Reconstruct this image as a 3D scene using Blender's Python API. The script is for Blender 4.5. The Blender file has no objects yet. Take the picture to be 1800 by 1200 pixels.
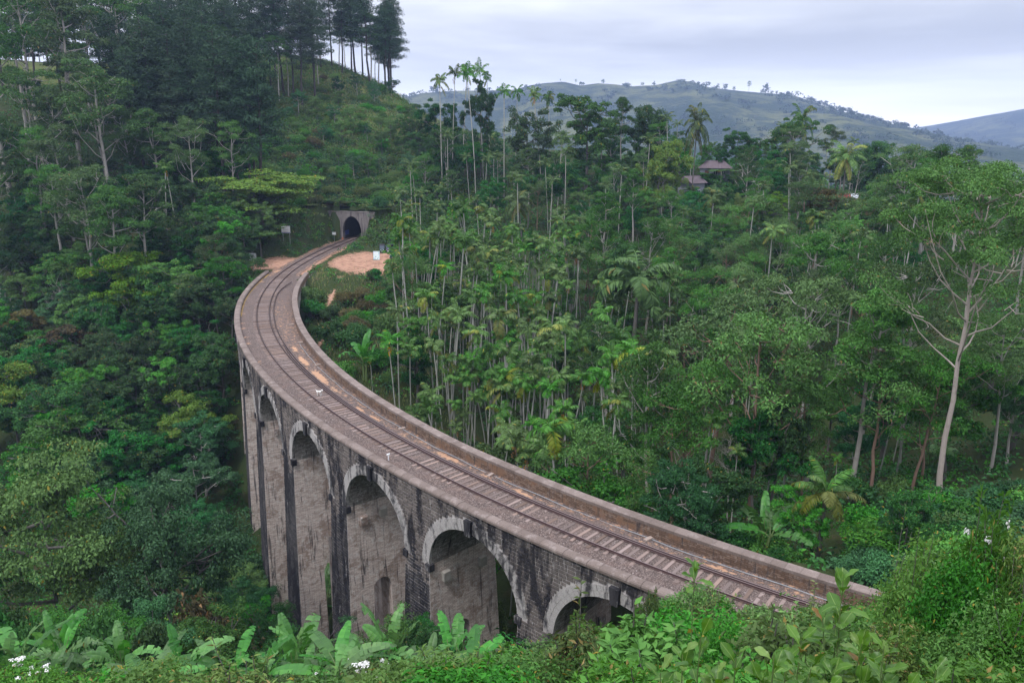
import bpy, bmesh, math, random
import numpy as np
from mathutils import Vector, Matrix, noise as mnoise

# ------------------------------------------------------------------ camera
scene = bpy.context.scene
COL = scene.collection
CAM_H, PITCH, FPX = 26.06, math.radians(15.24), 1400.0
cam_data = bpy.data.cameras.new("camera")
cam_data.sensor_width = 36.0
cam_data.lens = 28.0
cam_data.clip_start = 0.2
cam_data.clip_end = 30000.0
cam = bpy.data.objects.new("camera", cam_data)
COL.objects.link(cam)
cam.location = (0, 0, CAM_H)
cam.rotation_euler = (math.radians(90) - PITCH, 0, 0)
scene.camera = cam

# ------------------------------------------------------------------ sky, sun, exposure
SUN_EL, SUN_AZ = math.radians(58), math.radians(215)     # veiled by cloud, high behind the camera
world = bpy.data.worlds.new("World")
scene.world = world
world.use_nodes = True
wn, wl = world.node_tree.nodes, world.node_tree.links
wn.clear()
w_out = wn.new("ShaderNodeOutputWorld")
w_bg = wn.new("ShaderNodeBackground")
w_bg.inputs["Strength"].default_value = 1.0
wl.new(w_bg.outputs[0], w_out.inputs[0])
w_sky = wn.new("ShaderNodeTexSky")
w_sky.sky_type = "NISHITA"
w_sky.sun_disc = False
w_sky.sun_elevation = SUN_EL
w_sky.sun_rotation = SUN_AZ
w_skys = wn.new("ShaderNodeVectorMath"); w_skys.operation = "SCALE"
w_skys.inputs["Scale"].default_value = 0.09
wl.new(w_sky.outputs[0], w_skys.inputs[0])
w_tc = wn.new("ShaderNodeTexCoord")
w_sep = wn.new("ShaderNodeSeparateXYZ"); wl.new(w_tc.outputs["Generated"], w_sep.inputs[0])
def wmath(op, a, b=None, clamp=False):
    n = wn.new("ShaderNodeMath"); n.operation = op; n.use_clamp = clamp
    for i, v in enumerate((a, b)):
        if v is None: continue
        if isinstance(v, (int, float)): n.inputs[i].default_value = v
        else: wl.new(v, n.inputs[i])
    return n.outputs[0]
zc = wmath("ADD", wmath("MAXIMUM", w_sep.outputs[2], 0.0), 0.045)
w_u = wmath("DIVIDE", w_sep.outputs[0], zc); w_v = wmath("DIVIDE", w_sep.outputs[1], zc)
w_cmb = wn.new("ShaderNodeCombineXYZ"); wl.new(w_u, w_cmb.inputs[0]); wl.new(w_v, w_cmb.inputs[1])
def wnoise(scale, detail, rough, offs):
    m = wn.new("ShaderNodeMapping"); m.inputs["Location"].default_value = offs
    wl.new(w_cmb.outputs[0], m.inputs[0])
    n = wn.new("ShaderNodeTexNoise"); n.inputs["Scale"].default_value = scale
    n.inputs["Detail"].default_value = detail; n.inputs["Roughness"].default_value = rough
    n.inputs["Distortion"].default_value = 0.35
    wl.new(m.outputs[0], n.inputs["Vector"]); return n.outputs["Fac"]
n1 = wnoise(0.17, 5.0, 0.52, (3.1, 1.7, 0.0))
n2 = wnoise(0.75, 6.0, 0.55, (7.3, 4.2, 0.0))
cl = wmath("ADD", wmath("MULTIPLY", n1, 0.82), wmath("MULTIPLY", n2, 0.18))
w_ramp = wn.new("ShaderNodeValToRGB"); wl.new(cl, w_ramp.inputs[0])
cr = w_ramp.color_ramp; cr.interpolation = "B_SPLINE"
cr.elements[0].position = 0.38; cr.elements[0].color = (0.34, 0.345, 0.375, 1)
cr.elements[1].position = 0.62; cr.elements[1].color = (0.82, 0.82, 0.82, 1)
e = cr.elements.new(0.50); e.color = (0.58, 0.585, 0.61, 1)
# brighter thin cloud all round the horizon
hb = wmath("POWER", wmath("SUBTRACT", 1.0, wmath("MULTIPLY", w_sep.outputs[2], 10.5), True), 1.6)
n3 = wnoise(0.10, 3.0, 0.5, (11.0, 9.0, 0.0))
hb = wmath("MULTIPLY", hb, wmath("ADD", wmath("MULTIPLY", n3, 1.6), 0.25), True)
w_mx = wn.new("ShaderNodeMix"); w_mx.data_type = "RGBA"
wl.new(hb, w_mx.inputs["Factor"]); wl.new(w_ramp.outputs[0], w_mx.inputs[6]); w_mx.inputs[7].default_value = (1.75, 1.72, 1.62, 1)
w_m2 = wn.new("ShaderNodeMix"); w_m2.data_type = "RGBA"
w_m2.inputs["Factor"].default_value = 0.10                 # a little clear-sky light through the cloud
wl.new(w_mx.outputs[2], w_m2.inputs[6]); wl.new(w_skys.outputs[0], w_m2.inputs[7])
# an overcast sky is about three times as bright overhead as at the horizon
w_ov = wn.new("ShaderNodeVectorMath"); w_ov.operation = "SCALE"
wl.new(w_m2.outputs[2], w_ov.inputs[0]); wl.new(wmath("ADD", wmath("MULTIPLY", wmath("MAXIMUM", w_sep.outputs[2], 0.0), 3.2), 1.0), w_ov.inputs["Scale"])
wl.new(w_ov.outputs[0], w_bg.inputs["Color"])

sun_data = bpy.data.lights.new("sun", "SUN")
sun_data.energy = 1.5
sun_data.angle = math.radians(12)
sun_data.color = (1.0, 0.97, 0.93)
sun = bpy.data.objects.new("sun", sun_data)
COL.objects.link(sun)
sun_dir = Vector((math.sin(SUN_AZ) * math.cos(SUN_EL), math.cos(SUN_AZ) * math.cos(SUN_EL), math.sin(SUN_EL)))
sun.rotation_euler = sun_dir.to_track_quat("Z", "Y").to_euler()
sun.location = (0, 0, 120)

scene.view_settings.view_transform = "Standard"
scene.view_settings.look = "None"
scene.view_settings.exposure = 0.5
scene.view_settings.gamma = 1.0
scene.view_settings.use_curve_mapping = False
scene.render.engine = "CYCLES"
cy_ = scene.cycles
cy_.max_bounces = 5; cy_.diffuse_bounces = 2; cy_.glossy_bounces = 2
cy_.transmission_bounces = 3; cy_.volume_bounces = 0; cy_.transparent_max_bounces = 4
cy_.caustics_reflective = False; cy_.caustics_refractive = False

# ------------------------------------------------------------------ helpers
RNG = np.random.default_rng(7)

def nrm(a):
    return a / np.maximum(np.linalg.norm(a, axis=-1, keepdims=True), 1e-9)

def proj(P):
    """world points -> photo pixel x, y (1800 x 1200) and depth"""
    P = np.atleast_2d(np.asarray(P, float))
    c, s = math.cos(PITCH), math.sin(PITCH)
    d = P[:, 2] - CAM_H
    zc_ = P[:, 1] * c - d * s
    up = P[:, 1] * s + d * c
    zz = np.maximum(zc_, 0.01)
    return 900 + FPX * P[:, 0] / zz, 600 - FPX * up / zz, zc_

def ray(px, py, y):
    """the world point at distance y ahead that stands at this place in the view"""
    c, s = math.cos(PITCH), math.sin(PITCH)
    yv = (600 - py) / FPX
    dy, dz = c + s * yv, -s + c * yv
    t = y / dy
    return np.array([(px - 900) / FPX * t, y, CAM_H + dz * t])

def mesh_np(name, V, F, mats=(), smooth=False, mat_idx=None):
    """mesh from arrays; F an (n,k) array or a list of such"""
    me = bpy.data.meshes.new(name)
    Fs = F if isinstance(F, list) else [F]
    Fs = [np.asarray(f, np.int32) for f in Fs if len(f)]
    V = np.asarray(V, np.float32)
    loops = np.concatenate([f.ravel() for f in Fs])
    sizes = np.concatenate([np.full(len(f), f.shape[1], np.int32) for f in Fs])
    starts = np.concatenate([[0], np.cumsum(sizes)[:-1]]).astype(np.int32)
    me.vertices.add(len(V)); me.vertices.foreach_set("co", V.ravel())
    me.loops.add(len(loops)); me.loops.foreach_set("vertex_index", loops)
    me.polygons.add(len(sizes)); me.polygons.foreach_set("loop_start", starts)
    try: me.polygons.foreach_set("loop_total", sizes)
    except Exception: pass
    for m in mats: me.materials.append(m)
    if smooth: me.polygons.foreach_set("use_smooth", np.ones(len(sizes), bool))
    if mat_idx is not None: me.polygons.foreach_set("material_index", np.asarray(mat_idx, np.int32))
    me.update(calc_edges=True)
    return me

def link(name, me, parent=None, loc=None, rz=0.0, scale=None):
    o = bpy.data.objects.new(name, me)
    COL.objects.link(o)
    if parent is not None: o.parent = parent
    if loc is not None: o.location = tuple(float(v) for v in loc)
    if rz: o.rotation_euler = (0, 0, rz)
    if scale is not None: o.scale = (scale,) * 3 if isinstance(scale, (int, float)) else tuple(scale)
    return o

def tag(o, label=None, cat=None, group=None, kind=None):
    if label: o["label"] = label
    if cat: o["category"] = cat
    if group: o["group"] = group
    if kind: o["kind"] = kind
    return o

class MB:
    """collects faces for one mesh"""
    def __init__(self): self.V, self.F, self.M = [], [], []
    def add(self, V, F, m=0):
        b = len(self.V); self.V += [tuple(map(float, v)) for v in V]
        self.F += [tuple(i + b for i in f) for f in F]; self.M += [m] * len(F)
    def hexa(self, v8, m=0):
        self.add(v8, [(0, 3, 2, 1), (4, 5, 6, 7), (0, 1, 5, 4), (1, 2, 6, 5), (2, 3, 7, 6), (3, 0, 4, 7)], m)
    def box(self, c, d, rz=0.0, m=0):
        x, y, z = d[0] / 2, d[1] / 2, d[2] / 2
        ca, sa = math.cos(rz), math.sin(rz)
        P = [(-x, -y, -z), (x, -y, -z), (x, y, -z), (-x, y, -z), (-x, -y, z), (x, -y, z), (x, y, z), (-x, y, z)]
        self.hexa([(c[0] + ca * a - sa * b, c[1] + sa * a + ca * b, c[2] + h) for a, b, h in P], m)
    def tube(self, pts, rad, n=8, m=0, cap=True):
        V, F = tube_np(np.asarray(pts, float), np.asarray(rad, float), n)
        k = len(pts)
        F = [tuple(f) for f in F]
        if cap: F += [tuple(range(n))[::-1], tuple(range((k - 1) * n, k * n))]
        self.add(V, F, m)
    def disc(self, c, r, axis, th, n=16, m=0):
        a = Vector(axis).normalized() * th / 2
        self.tube([Vector(c) - a, Vector(c) + a], [r, r], n, m)
    def mesh(self, name, mats, smooth=False):
        me = bpy.data.meshes.new(name); me.from_pydata(self.V, [], self.F)
        for mm in mats: me.materials.append(mm)
        me.polygons.foreach_set("material_index", self.M)
        if smooth: me.polygons.foreach_set("use_smooth", [True] * len(self.F))
        me.update(); return me
    def build(self, name, mats, parent=None, smooth=False, loc=None, rz=0.0):
        if not isinstance(mats, (list, tuple)): mats = [mats]
        return link(name, self.mesh(name, mats, smooth), parent, loc, rz)

def tube_np(pts, rad, n=6):
    pts = np.asarray(pts, float); k = len(pts)
    d = np.gradient(pts, axis=0) if k > 2 else np.repeat(pts[1:] - pts[:-1], 2, 0)
    d = nrm(d)
    ref = np.where(np.abs(d[:, 2:3]) > 0.95, np.array([[1.0, 0, 0]]), np.array([[0, 0, 1.0]]))
    if abs(d[:, 2]).max() > 0.95: ref = np.tile(np.array([[1.0, 0.02, 0]]), (k, 1))
    a = nrm(np.cross(d, ref)); b = np.cross(d, a)
    t = np.arange(n) * 2 * math.pi / n
    V = pts[:, None] + np.asarray(rad)[:, None, None] * (np.cos(t)[None, :, None] * a[:, None] + np.sin(t)[None, :, None] * b[:, None])
    i, j = np.meshgrid(np.arange(k - 1), np.arange(n), indexing="ij")
    F = np.stack([i * n + j, i * n + (j + 1) % n, (i + 1) * n + (j + 1) % n, (i + 1) * n + j], -1).reshape(-1, 4)
    return V.reshape(-1, 3), F

def join_np(parts):
    V, F, b = [], [], 0
    for v, f in parts:
        V.append(v); F.append(np.asarray(f) + b); b += len(v)
    return np.concatenate(V), np.concatenate(F)

def empty(name, loc=(0, 0, 0), rz=0.0, scale=None):
    return link(name, None, None, loc, rz, scale)

# ------------------------------------------------------------------ materials
class NT:
    def __init__(self, name):
        self.m = bpy.data.materials.new(name); self.m.use_nodes = True
        self.n, self.l = self.m.node_tree.nodes, self.m.node_tree.links
        self.n.clear()
        self.out = self.n.new("ShaderNodeOutputMaterial")
    def node(self, t, **kw):
        x = self.n.new(t)
        for k, v in kw.items(): setattr(x, k, v)
        return x
    def put(self, sock, v):
        if v is None: return
        if hasattr(v, "is_output") or hasattr(v, "links"): self.l.new(v, sock)
        else:
            if isinstance(v, tuple) and len(v) == 3 and sock.type == "RGBA": v = v + (1,)
            sock.default_value = v
    def coord(self, which="Object"):
        return self.node("ShaderNodeTexCoord").outputs[which]
    def pos(self): return self.node("ShaderNodeNewGeometry").outputs["Position"]
    def map(self, v, scale=(1, 1, 1), rot=(0, 0, 0), loc=(0, 0, 0)):
        x = self.node("ShaderNodeMapping"); self.put(x.inputs[0], v)
        x.inputs["Scale"].default_value = scale; x.inputs["Rotation"].default_value = rot; x.inputs["Location"].default_value = loc
        return x.outputs[0]
    def noise(self, v, scale, detail=4, rough=0.55, dist=0.0, out="Fac"):
        x = self.node("ShaderNodeTexNoise"); self.put(x.inputs["Vector"], v)
        x.inputs["Scale"].default_value = scale; x.inputs["Detail"].default_value = detail
        x.inputs["Roughness"].default_value = rough; x.inputs["Distortion"].default_value = dist
        return x.outputs[out]
    def voro(self, v, scale, feature="F1", out="Distance", rnd=1.0):
        x = self.node("ShaderNodeTexVoronoi", feature=feature); self.put(x.inputs["Vector"], v)
        x.inputs["Scale"].default_value = scale; x.inputs["Randomness"].default_value = rnd
        return x.outputs[out]
    def ramp(self, f, stops, interp="LINEAR"):
        x = self.node("ShaderNodeValToRGB"); self.put(x.inputs[0], f)
        c = x.color_ramp; c.interpolation = interp
        while len(c.elements) > 1: c.elements.remove(c.elements[-1])
        for i, (p, col) in enumerate(stops):
            e = c.elements[0] if i == 0 else c.elements.new(p)
            e.position = p
            if isinstance(col, (int, float)): col = (col, col, col)
            e.color = tuple(col) + (1,)
        return x.outputs[0]
    def mix(self, f, a, b, mode="MIX"):
        x = self.node("ShaderNodeMix", data_type="RGBA", blend_type=mode)
        self.put(x.inputs["Factor"], f); self.put(x.inputs[6], a); self.put(x.inputs[7], b)
        return x.outputs[2]
    def math(self, op, a, b=None, clamp=False):
        x = self.node("ShaderNodeMath", operation=op, use_clamp=clamp)
        self.put(x.inputs[0], a); self.put(x.inputs[1], b); return x.outputs[0]
    def hsv(self, col, h=0.5, s=1.0, v=1.0):
        x = self.node("ShaderNodeHueSaturation")
        self.put(x.inputs["Hue"], h); self.put(x.inputs["Saturation"], s); self.put(x.inputs["Value"], v); self.put(x.inputs["Color"], col)
        return x.outputs[0]
    def bump(self, h, strength=0.5, dist=0.05):
        x = self.node("ShaderNodeBump"); self.put(x.inputs["Height"], h)
        x.inputs["Strength"].default_value = strength; x.inputs["Distance"].default_value = dist
        return x.outputs[0]
    def rand_obj(self): return self.node("ShaderNodeObjectInfo").outputs["Random"]
    def island(self): return self.node("ShaderNodeNewGeometry").outputs["Random Per Island"]
    def attr(self, name, out="Fac"):
        return self.node("ShaderNodeAttribute", attribute_name=name).outputs[out]
    def bsdf(self, col, rough=0.8, spec=0.3, normal=None, metal=0.0, trans=None, trans_w=0.0):
        b = self.node("ShaderNodeBsdfPrincipled")
        self.put(b.inputs["Base Color"], col); self.put(b.inputs["Roughness"], rough)
        self.put(b.inputs["Specular IOR Level"], spec); self.put(b.inputs["Metallic"], metal)
        self.put(b.inputs["Normal"], normal)
        o = b.outputs[0]
        if trans_w:
            t = self.node("ShaderNodeBsdfTranslucent"); self.put(t.inputs[0], trans)
            mx = self.node("ShaderNodeMixShader"); mx.inputs[0].default_value = trans_w
            self.l.new(o, mx.inputs[1]); self.l.new(t.outputs[0], mx.inputs[2]); o = mx.outputs[0]
        self.l.new(o, self.out.inputs[0]); return self.m

def plain(name, col, rough=0.7, spec=0.3, metal=0.0, var=0.25, scale=6.0):
    t = NT(name); v = t.coord()
    f = t.noise(v, scale, 5)
    c = t.mix(f, tuple(x * (1 - var) for x in col), tuple(min(1, x * (1 + var)) for x in col))
    return t.bsdf(c, rough, spec, t.bump(f, 0.15, 0.02), metal)

def leaf_mat(name, a, b, dry=None, dry_amt=0.03, trans=0.15, rough=0.55, spec=0.14, hue=0.045, val=0.85):
    """a..b: darker and lighter leaf colour; each leaf and each plant differs a little"""
    t = NT(name)
    isl, ob = t.island(), t.rand_obj()
    c = t.mix(t.math("ADD", t.math("MULTIPLY", isl, 0.55), 0.22), a, b)
    c = t.hsv(c, t.math("ADD", t.math("MULTIPLY", t.math("SUBTRACT", ob, 0.5), hue), 0.5),
              t.math("ADD", t.math("MULTIPLY", ob, 0.3), 0.8),
              t.math("ADD", t.math("MULTIPLY", t.math("FRACT", t.math("MULTIPLY", ob, 7.13)), val), 1.0 - val / 2))
    if dry is not None:
        m = t.math("LESS_THAN", t.math("FRACT", t.math("MULTIPLY", isl, 17.3)), dry_amt)
        c = t.mix(m, c, dry)
    return t.bsdf(c, rough, spec, trans=t.hsv(c, 0.485, 1.1, 1.5), trans_w=trans)

def bark_mat(name, a, b, sc=3.0, streak=6.0):
    t = NT(name); v = t.coord()
    f = t.noise(t.map(v, (streak, streak, 1.0)), sc, 5, 0.6)
    g = t.noise(v, 0.9, 3)
    c = t.mix(t.math("MULTIPLY", t.math("ADD", f, g), 0.5), a, b)
    c = t.mix(t.ramp(g, [(0.55, 0.0), (0.7, 0.55)]), c, tuple(x * 0.45 for x in a))
    return t.bsdf(c, 0.9, 0.15, t.bump(f, 0.5, 0.04))

BARK_PALE = bark_mat("bark_pale", (0.22, 0.20, 0.18), (0.46, 0.44, 0.42))
BARK_PINK = bark_mat("bark_pinkish_pale", (0.24, 0.19, 0.165), (0.50, 0.45, 0.42))
BARK_GREY = bark_mat("bark_grey", (0.07, 0.065, 0.06), (0.17, 0.16, 0.15))
BARK_DARK = bark_mat("bark_dark", (0.03, 0.026, 0.024), (0.085, 0.075, 0.07))
BARK_RED = bark_mat("bark_red", (0.13, 0.075, 0.05), (0.30, 0.21, 0.17))
BARK_PALM = bark_mat("bark_palm", (0.20, 0.20, 0.18), (0.44, 0.44, 0.41), 4.0, 2.0)
# ------------------------------------------------------------------ the line of the railway
CX, CY, RAD = 95.9, 150.64, 137.37
def ease(s):
    """the curve slackens towards the tunnel"""
    return 0.00150 * np.minimum(np.asarray(s, float) + 5.0, 0.0) ** 2
def B(s, off, z):
    th = s / RAD; r = RAD + off + float(ease(s))
    return (CX - r * math.cos(th), CY - r * math.sin(th), z)
def Bn(s, off, z):
    s, off, z = np.broadcast_arrays(np.asarray(s, float), np.asarray(off, float), np.asarray(z, float))
    th = s / RAD; r = RAD + off + ease(s)
    return np.stack([CX - r * np.cos(th), CY - r * np.sin(th), z], -1)
def to_so(x, y):
    dx, dy = CX - x, CY - y
    s = np.arctan2(dy, dx) * RAD
    return s, np.hypot(dx, dy) - RAD - ease(s)
S_KEY = [120.8 - 12.2 * k for k in range(9)]
HB = 6.1                                      # half a bay
S_A, S_B = 13.2, 125.8                        # faces of the abutments
def oL(s): return np.interp(s, [-10, 10, 30, 42, 70, 96, 125, 140], [4.1, 4.05, 4.05, 3.88, 3.62, 3.45, 3.37, 3.3])
def oR(s): return np.interp(s, [0, 12, 25, 42, 60, 80, 100, 125, 140], [-4.2, -4.1, -4.1, -4.15, -3.8, -3.2, -2.68, -2.75, -2.8])
S_PORTAL = -38.0

# ------------------------------------------------------------------ ground
CTRL = np.array([
 # the hillside the picture is taken from
 (0,0,24.3),(8,-25,36),(-25,-10,24),(32,-10,31),(3,6.5,19.4),(0,14,13.6),(9,14,14.4),(18,20,10.2),(-10,15,10.6),(0,24,5.6),
 (-10,29,2.2),(10,29,3.4),(-25,30,1.6),(-40,27,2.0),(-18,33,-0.6),(-32,35,-2.5),(22,38,0.2),(14,37,-0.2),(33,38,3.0),(50,36,8),(40,22,12),(60,10,22),(-60,26,1),(-60,40,-9),(-45,-10,10),
 (4,36,-0.5),(-5,36,-2.5),(-20,39,-6),(-38,41,-8),(2,42,-5),
 # under and beside the viaduct
 (11.5,41.6,-0.8),(7,46.5,-7),(-2,56,-17),(-10,65,-26.5),(-17,75,-28.5),(-23,85,-27.5),(-29,96,-23),(-33,107,-16.5),(-36.5,118,-11),(-39,128,-5),(-40.5,136,-1.5),
 (-12,48,-19),(-22,58,-27),(-33,58,-25),(-30,72,-32),(-40,90,-30),(-42,108,-21),(-46,122,-14),(-47,135,-5),
 (-60,60,-26),(-70,80,-29),(-66,110,-22),(-80,120,-21),(-90,90,-27),(-60,140,-8),(-80,150,-6),
 (-51,154,-0.4),(-60,162,2.5),(-62,185,10),(-78,180,10),(-100,175,9),(-115,195,19),(-140,190,21),(-130,240,37),(-110,300,47),(-170,240,42),(-160,160,6),(-130,120,-14),(-170,100,-12),
 # tunnel hill
 (-34,194,8.5),(-45,196,10),(-24,192,6.5),(-44,230,23),(-52,260,34),(-60,290,45),(-40,288,35),(-75,285,48),(-95,265,43),(-25,255,26),(-20,225,15),(-12,195,4.5),(-60,320,44),(-40,330,28),(-100,350,44),
 # clearing by the tunnel
 (-34,142,-0.4),(-26,150,-0.4),(-20,165,-0.2),(-28,175,-0.1),(-18,178,1.0),(-31,132,-3),(-26,118,-5.2),(-28,110,-6.0),(-20,100,-7.5),(-24,128,-4.5),(-16,140,-3),
 # valley and slope on the far side
 (-10,88,-17),(0,75,-16),(10,66,-11),(22,52,-4.5),(36,60,-3.5),(60,55,3),(85,60,6),(60,85,-5),(30,85,-13),(8,95,-16),(0,112,-12),(-8,128,-8),(20,120,-10),(45,115,-7),(80,110,0),(110,100,8),
 (5,150,-3),(30,150,-1),(60,150,1),(95,150,2),(130,150,4),(10,180,4),(35,185,7),(55,205,14.5),(30,215,14),(70,190,9),(83,200,8),(110,205,6),(140,200,4),(160,160,6),
 (0,215,12),(-5,245,20),(-22,262,25),(10,255,19),(40,240,16),(60,235,13),(90,235,5),(130,240,0),
 # behind the ridges
 (0,300,12),(40,300,0),(90,300,-12),(150,300,-18),(-20,350,10),(40,380,-25),(120,380,-35),(220,300,-25),(220,180,0),(200,80,14),(-60,420,15),(-160,420,20),(-230,300,40),(-240,160,10),(-240,60,-10),(120,20,24),(160,-30,34),(-120,0,4),(-120,-40,10),(0,-45,42),(220,0,30),(60,470,-45),(-100,480,-10),(240,440,-55),(-240,470,0),
], float)
def _phi(r2): return 0.5 * r2 * np.log(r2 + 1e-9)
_sc = 100.0
_C = CTRL[:, :2] / _sc
_K = _phi(((_C[:, None] - _C[None]) ** 2).sum(-1)) + np.eye(len(_C)) * 0.0025
_Pm = np.c_[np.ones(len(_C)), _C]
_A = np.block([[_K, _Pm], [_Pm.T, np.zeros((3, 3))]])
_W = np.linalg.solve(_A, np.r_[CTRL[:, 2], 0, 0, 0])
_nz = np.random.default_rng(3)
_waves = [( _nz.normal(0, 1, 2), _nz.uniform(0, 6.28)) for _ in range(18)]
def H0(x, y):
    q = np.stack([np.ravel(x), np.ravel(y)], -1) / _sc
    out = np.empty(len(q))
    for i in range(0, len(q), 20000):
        qq = q[i:i + 20000]
        out[i:i + 20000] = _phi(((qq[:, None] - _C[None]) ** 2).sum(-1)) @ _W[:-3] + np.c_[np.ones(len(qq)), qq] @ _W[-3:]
    return out.reshape(np.shape(x))
def sstep(a, b, v):
    t = np.clip((v - a) / (b - a), 0, 1); return t * t * (3 - 2 * t)
def H(x, y, detail=True):
    x, y = np.asarray(x, float), np.asarray(y, float)
    z = H0(x, y)
    if detail:
        d = np.zeros_like(z)
        for k, (w, p) in enumerate(_waves):
            f = 0.05 * 1.22 ** k
            d += np.sin(x * w[0] * f + y * w[1] * f + p) * (0.05 / f) ** 0.9 * 0.30
        z = z + d * np.clip(np.hypot(x, y) / 60, 0.25, 1)
    s, o = to_so(x, y)
    # level bed of the line outside the viaduct; cutting in front of the tunnel
    bed = -0.42
    far = sstep(16, 11, s) * (s > S_PORTAL)
    near = sstep(124.5, 129, s)
    wide = sstep(9.0, 5.2, np.abs(o)) 
    widef = np.where(s > -2, sstep(8.5, 5.0, np.abs(o)), sstep(7.2, 3.6, np.abs(o)))
    z = z * (1 - far * widef) + bed * far * widef
    z = z * (1 - near * wide) + bed * near * wide
    # clearing of bare earth right of the line, level
    cl = np.exp(-(((x + 28) / 9.0) ** 2 + ((y - 159) / 17.0) ** 2) ** 2)
    z = z * (1 - cl) + (-0.45) * cl
    c2 = np.exp(-(((x + 48) / 5.5) ** 2 + ((y - 157) / 9.0) ** 2) ** 2)
    z = z * (1 - c2) + (-0.45) * c2
    # open below the arches
    mid = sstep(13.6, 17, s) * sstep(125.4, 122, s) * sstep(7, 4.6, np.abs(o))
    cap = -1.2 - 2.6 * np.clip(np.minimum(s - 14, 125.4 - s) / 5, 0, 1)
    z = np.where(mid > 0, np.minimum(z, z * (1 - mid) + np.minimum(z, cap) * mid), z)
    # hill closes over the tunnel
    beh = (s < S_PORTAL - 0.4) & (s > S_PORTAL - 30) & (np.abs(o) < 9)
    z = np.where(beh, np.maximum(z, 6.6 + (S_PORTAL - s) * 0.22), z)
    return z

def soil_mat():
    t = NT("soil_and_leaf_litter"); v = t.pos()
    n1 = t.noise(v, 0.35, 6, 0.6); n2 = t.noise(v, 3.5, 5, 0.6)
    c = t.mix(n2, (0.016, 0.026, 0.010), (0.045, 0.065, 0.02))
    c = t.mix(t.ramp(n1, [(0.55, 0.0), (0.68, 0.6)]), c, (0.075, 0.05, 0.03))
    dirt = t.attr("bare"); dn = t.noise(v, 0.9, 6, 0.65)
    dc = t.mix(n2, (0.30, 0.155, 0.10), (0.50, 0.315, 0.235))
    dc = t.mix(t.ramp(dn, [(0.46, 0.0), (0.62, 0.75)]), dc, (0.19, 0.10, 0.068))
    dc = t.mix(t.ramp(t.noise(v, 1.7, 7, 0.7), [(0.56, 0.0), (0.64, 0.6)]), dc, (0.10, 0.10, 0.05))
    m = t.ramp(t.math("ADD", dirt, t.math("ADD", t.math("MULTIPLY", t.math("SUBTRACT", dn, 0.5), 1.1), t.math("MULTIPLY", t.math("SUBTRACT", n2, 0.5), 0.7))), [(0.44, 0.0), (0.60, 1.0)])
    c = t.mix(m, c, dc)
    g = t.attr("meadow")
    gc = t.mix(n2, (0.06, 0.11, 0.025), (0.17, 0.19, 0.06))
    gc = t.mix(t.ramp(n1, [(0.5, 0.0), (0.7, 0.6)]), gc, (0.20, 0.17, 0.075))
    c = t.mix(t.math("MULTIPLY", g, t.math("SUBTRACT", 1.0, m)), c, gc)
    return t.bsdf(c, 0.95, 0.1, t.bump(t.math("ADD", n2, n1), 0.6, 0.25))
SOIL = soil_mat()

def bare_mask(x, y):
    """where the ground is trodden bare: clearing by the tunnel, path down the slope, patches by the track"""
    s, o = to_so(x, y)
    m = np.exp(-((((x + 28.0) / 8.8) ** 2 + ((y - 158) / 15.0) ** 2) ** 2.2))
    m = np.maximum(m, 0.9 * np.exp(-((((x + 47) / 4.8) ** 2 + ((y - 156) / 8.0) ** 2) ** 2)))
    m = np.maximum(m, 0.75 * sstep(4.4, 2.8, np.abs(o)) * (s < 8) * sstep(S_PORTAL + 1.0, S_PORTAL + 4.0, s))
    path = np.array([(-31, 142), (-31.5, 137), (-30.5, 132), (-30.2, 126), (-29, 121), (-29.6, 116), (-28.4, 111), (-26.6, 106)])
    d = np.full(np.shape(x), 99.0)
    for a, b in zip(path[:-1], path[1:]):
        ab = b - a; tt = np.clip(((x - a[0]) * ab[0] + (y - a[1]) * ab[1]) / (ab @ ab), 0, 1)
        d = np.minimum(d, np.hypot(x - a[0] - tt * ab[0], y - a[1] - tt * ab[1]))
    m = np.maximum(m, 0.85 * sstep(0.8, 0.1, d))
    for (px, py, r) in ((-25, 262, 4), (-20, 118, 1.2), (84, 160, 3), (86, 175, 4)):
        m = np.maximum(m, np.exp(-(((x - px) ** 2 + (y - py) ** 2) / r ** 2)))
    return m
def meadow_mask(x, y):
    m = np.exp(-((((x + 38) / 22.0) ** 2 + ((y - 262) / 34.0) ** 2) ** 2))
    m = np.maximum(m, 0.8 * np.exp(-((((x + 110) / 60.0) ** 2 + ((y - 262) / 34.0) ** 2) ** 2)))
    return m

gx = np.concatenate([np.arange(-260, -62, 3.0), np.arange(-62, 40, 1.25), np.arange(40, 262, 3.0)])
gy = np.concatenate([np.arange(-46, 30, 1.5), np.arange(30, 200, 1.25), np.arange(200, 482, 3.0)])
GX, GY = np.meshgrid(gx, gy, indexing="ij")
GZ = H(GX, GY)
GXf, GYf = GX.copy(), GY.copy()
edge = np.maximum.reduce([sstep(200, 258, np.abs(GX)), sstep(400, 478, GY)])
GZ = GZ * (1 - edge) + (-70) * edge
nx, ny = GX.shape
I, J = np.meshgrid(np.arange(nx - 1), np.arange(ny - 1), indexing="ij")
F = np.stack([I * ny + J, (I + 1) * ny + J, (I + 1) * ny + J + 1, I * ny + J + 1], -1).reshape(-1, 4)
VV = np.stack([GX, GY, GZ], -1).reshape(-1, 3)
fs, fo = to_so(VV[F][:, :, 0], VV[F][:, :, 1]); fz = VV[F][:, :, 2]
step = ((fz.max(1) > 1.0) & (fz.min(1) < 1.0) & (np.abs(fo).min(1) < 2.7) & (fs.mean(1) < S_PORTAL + 4) & (fs.mean(1) > S_PORTAL - 5))
F = F[~step]
me = mesh_np("ground", VV, F, [SOIL], smooth=True)
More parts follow.
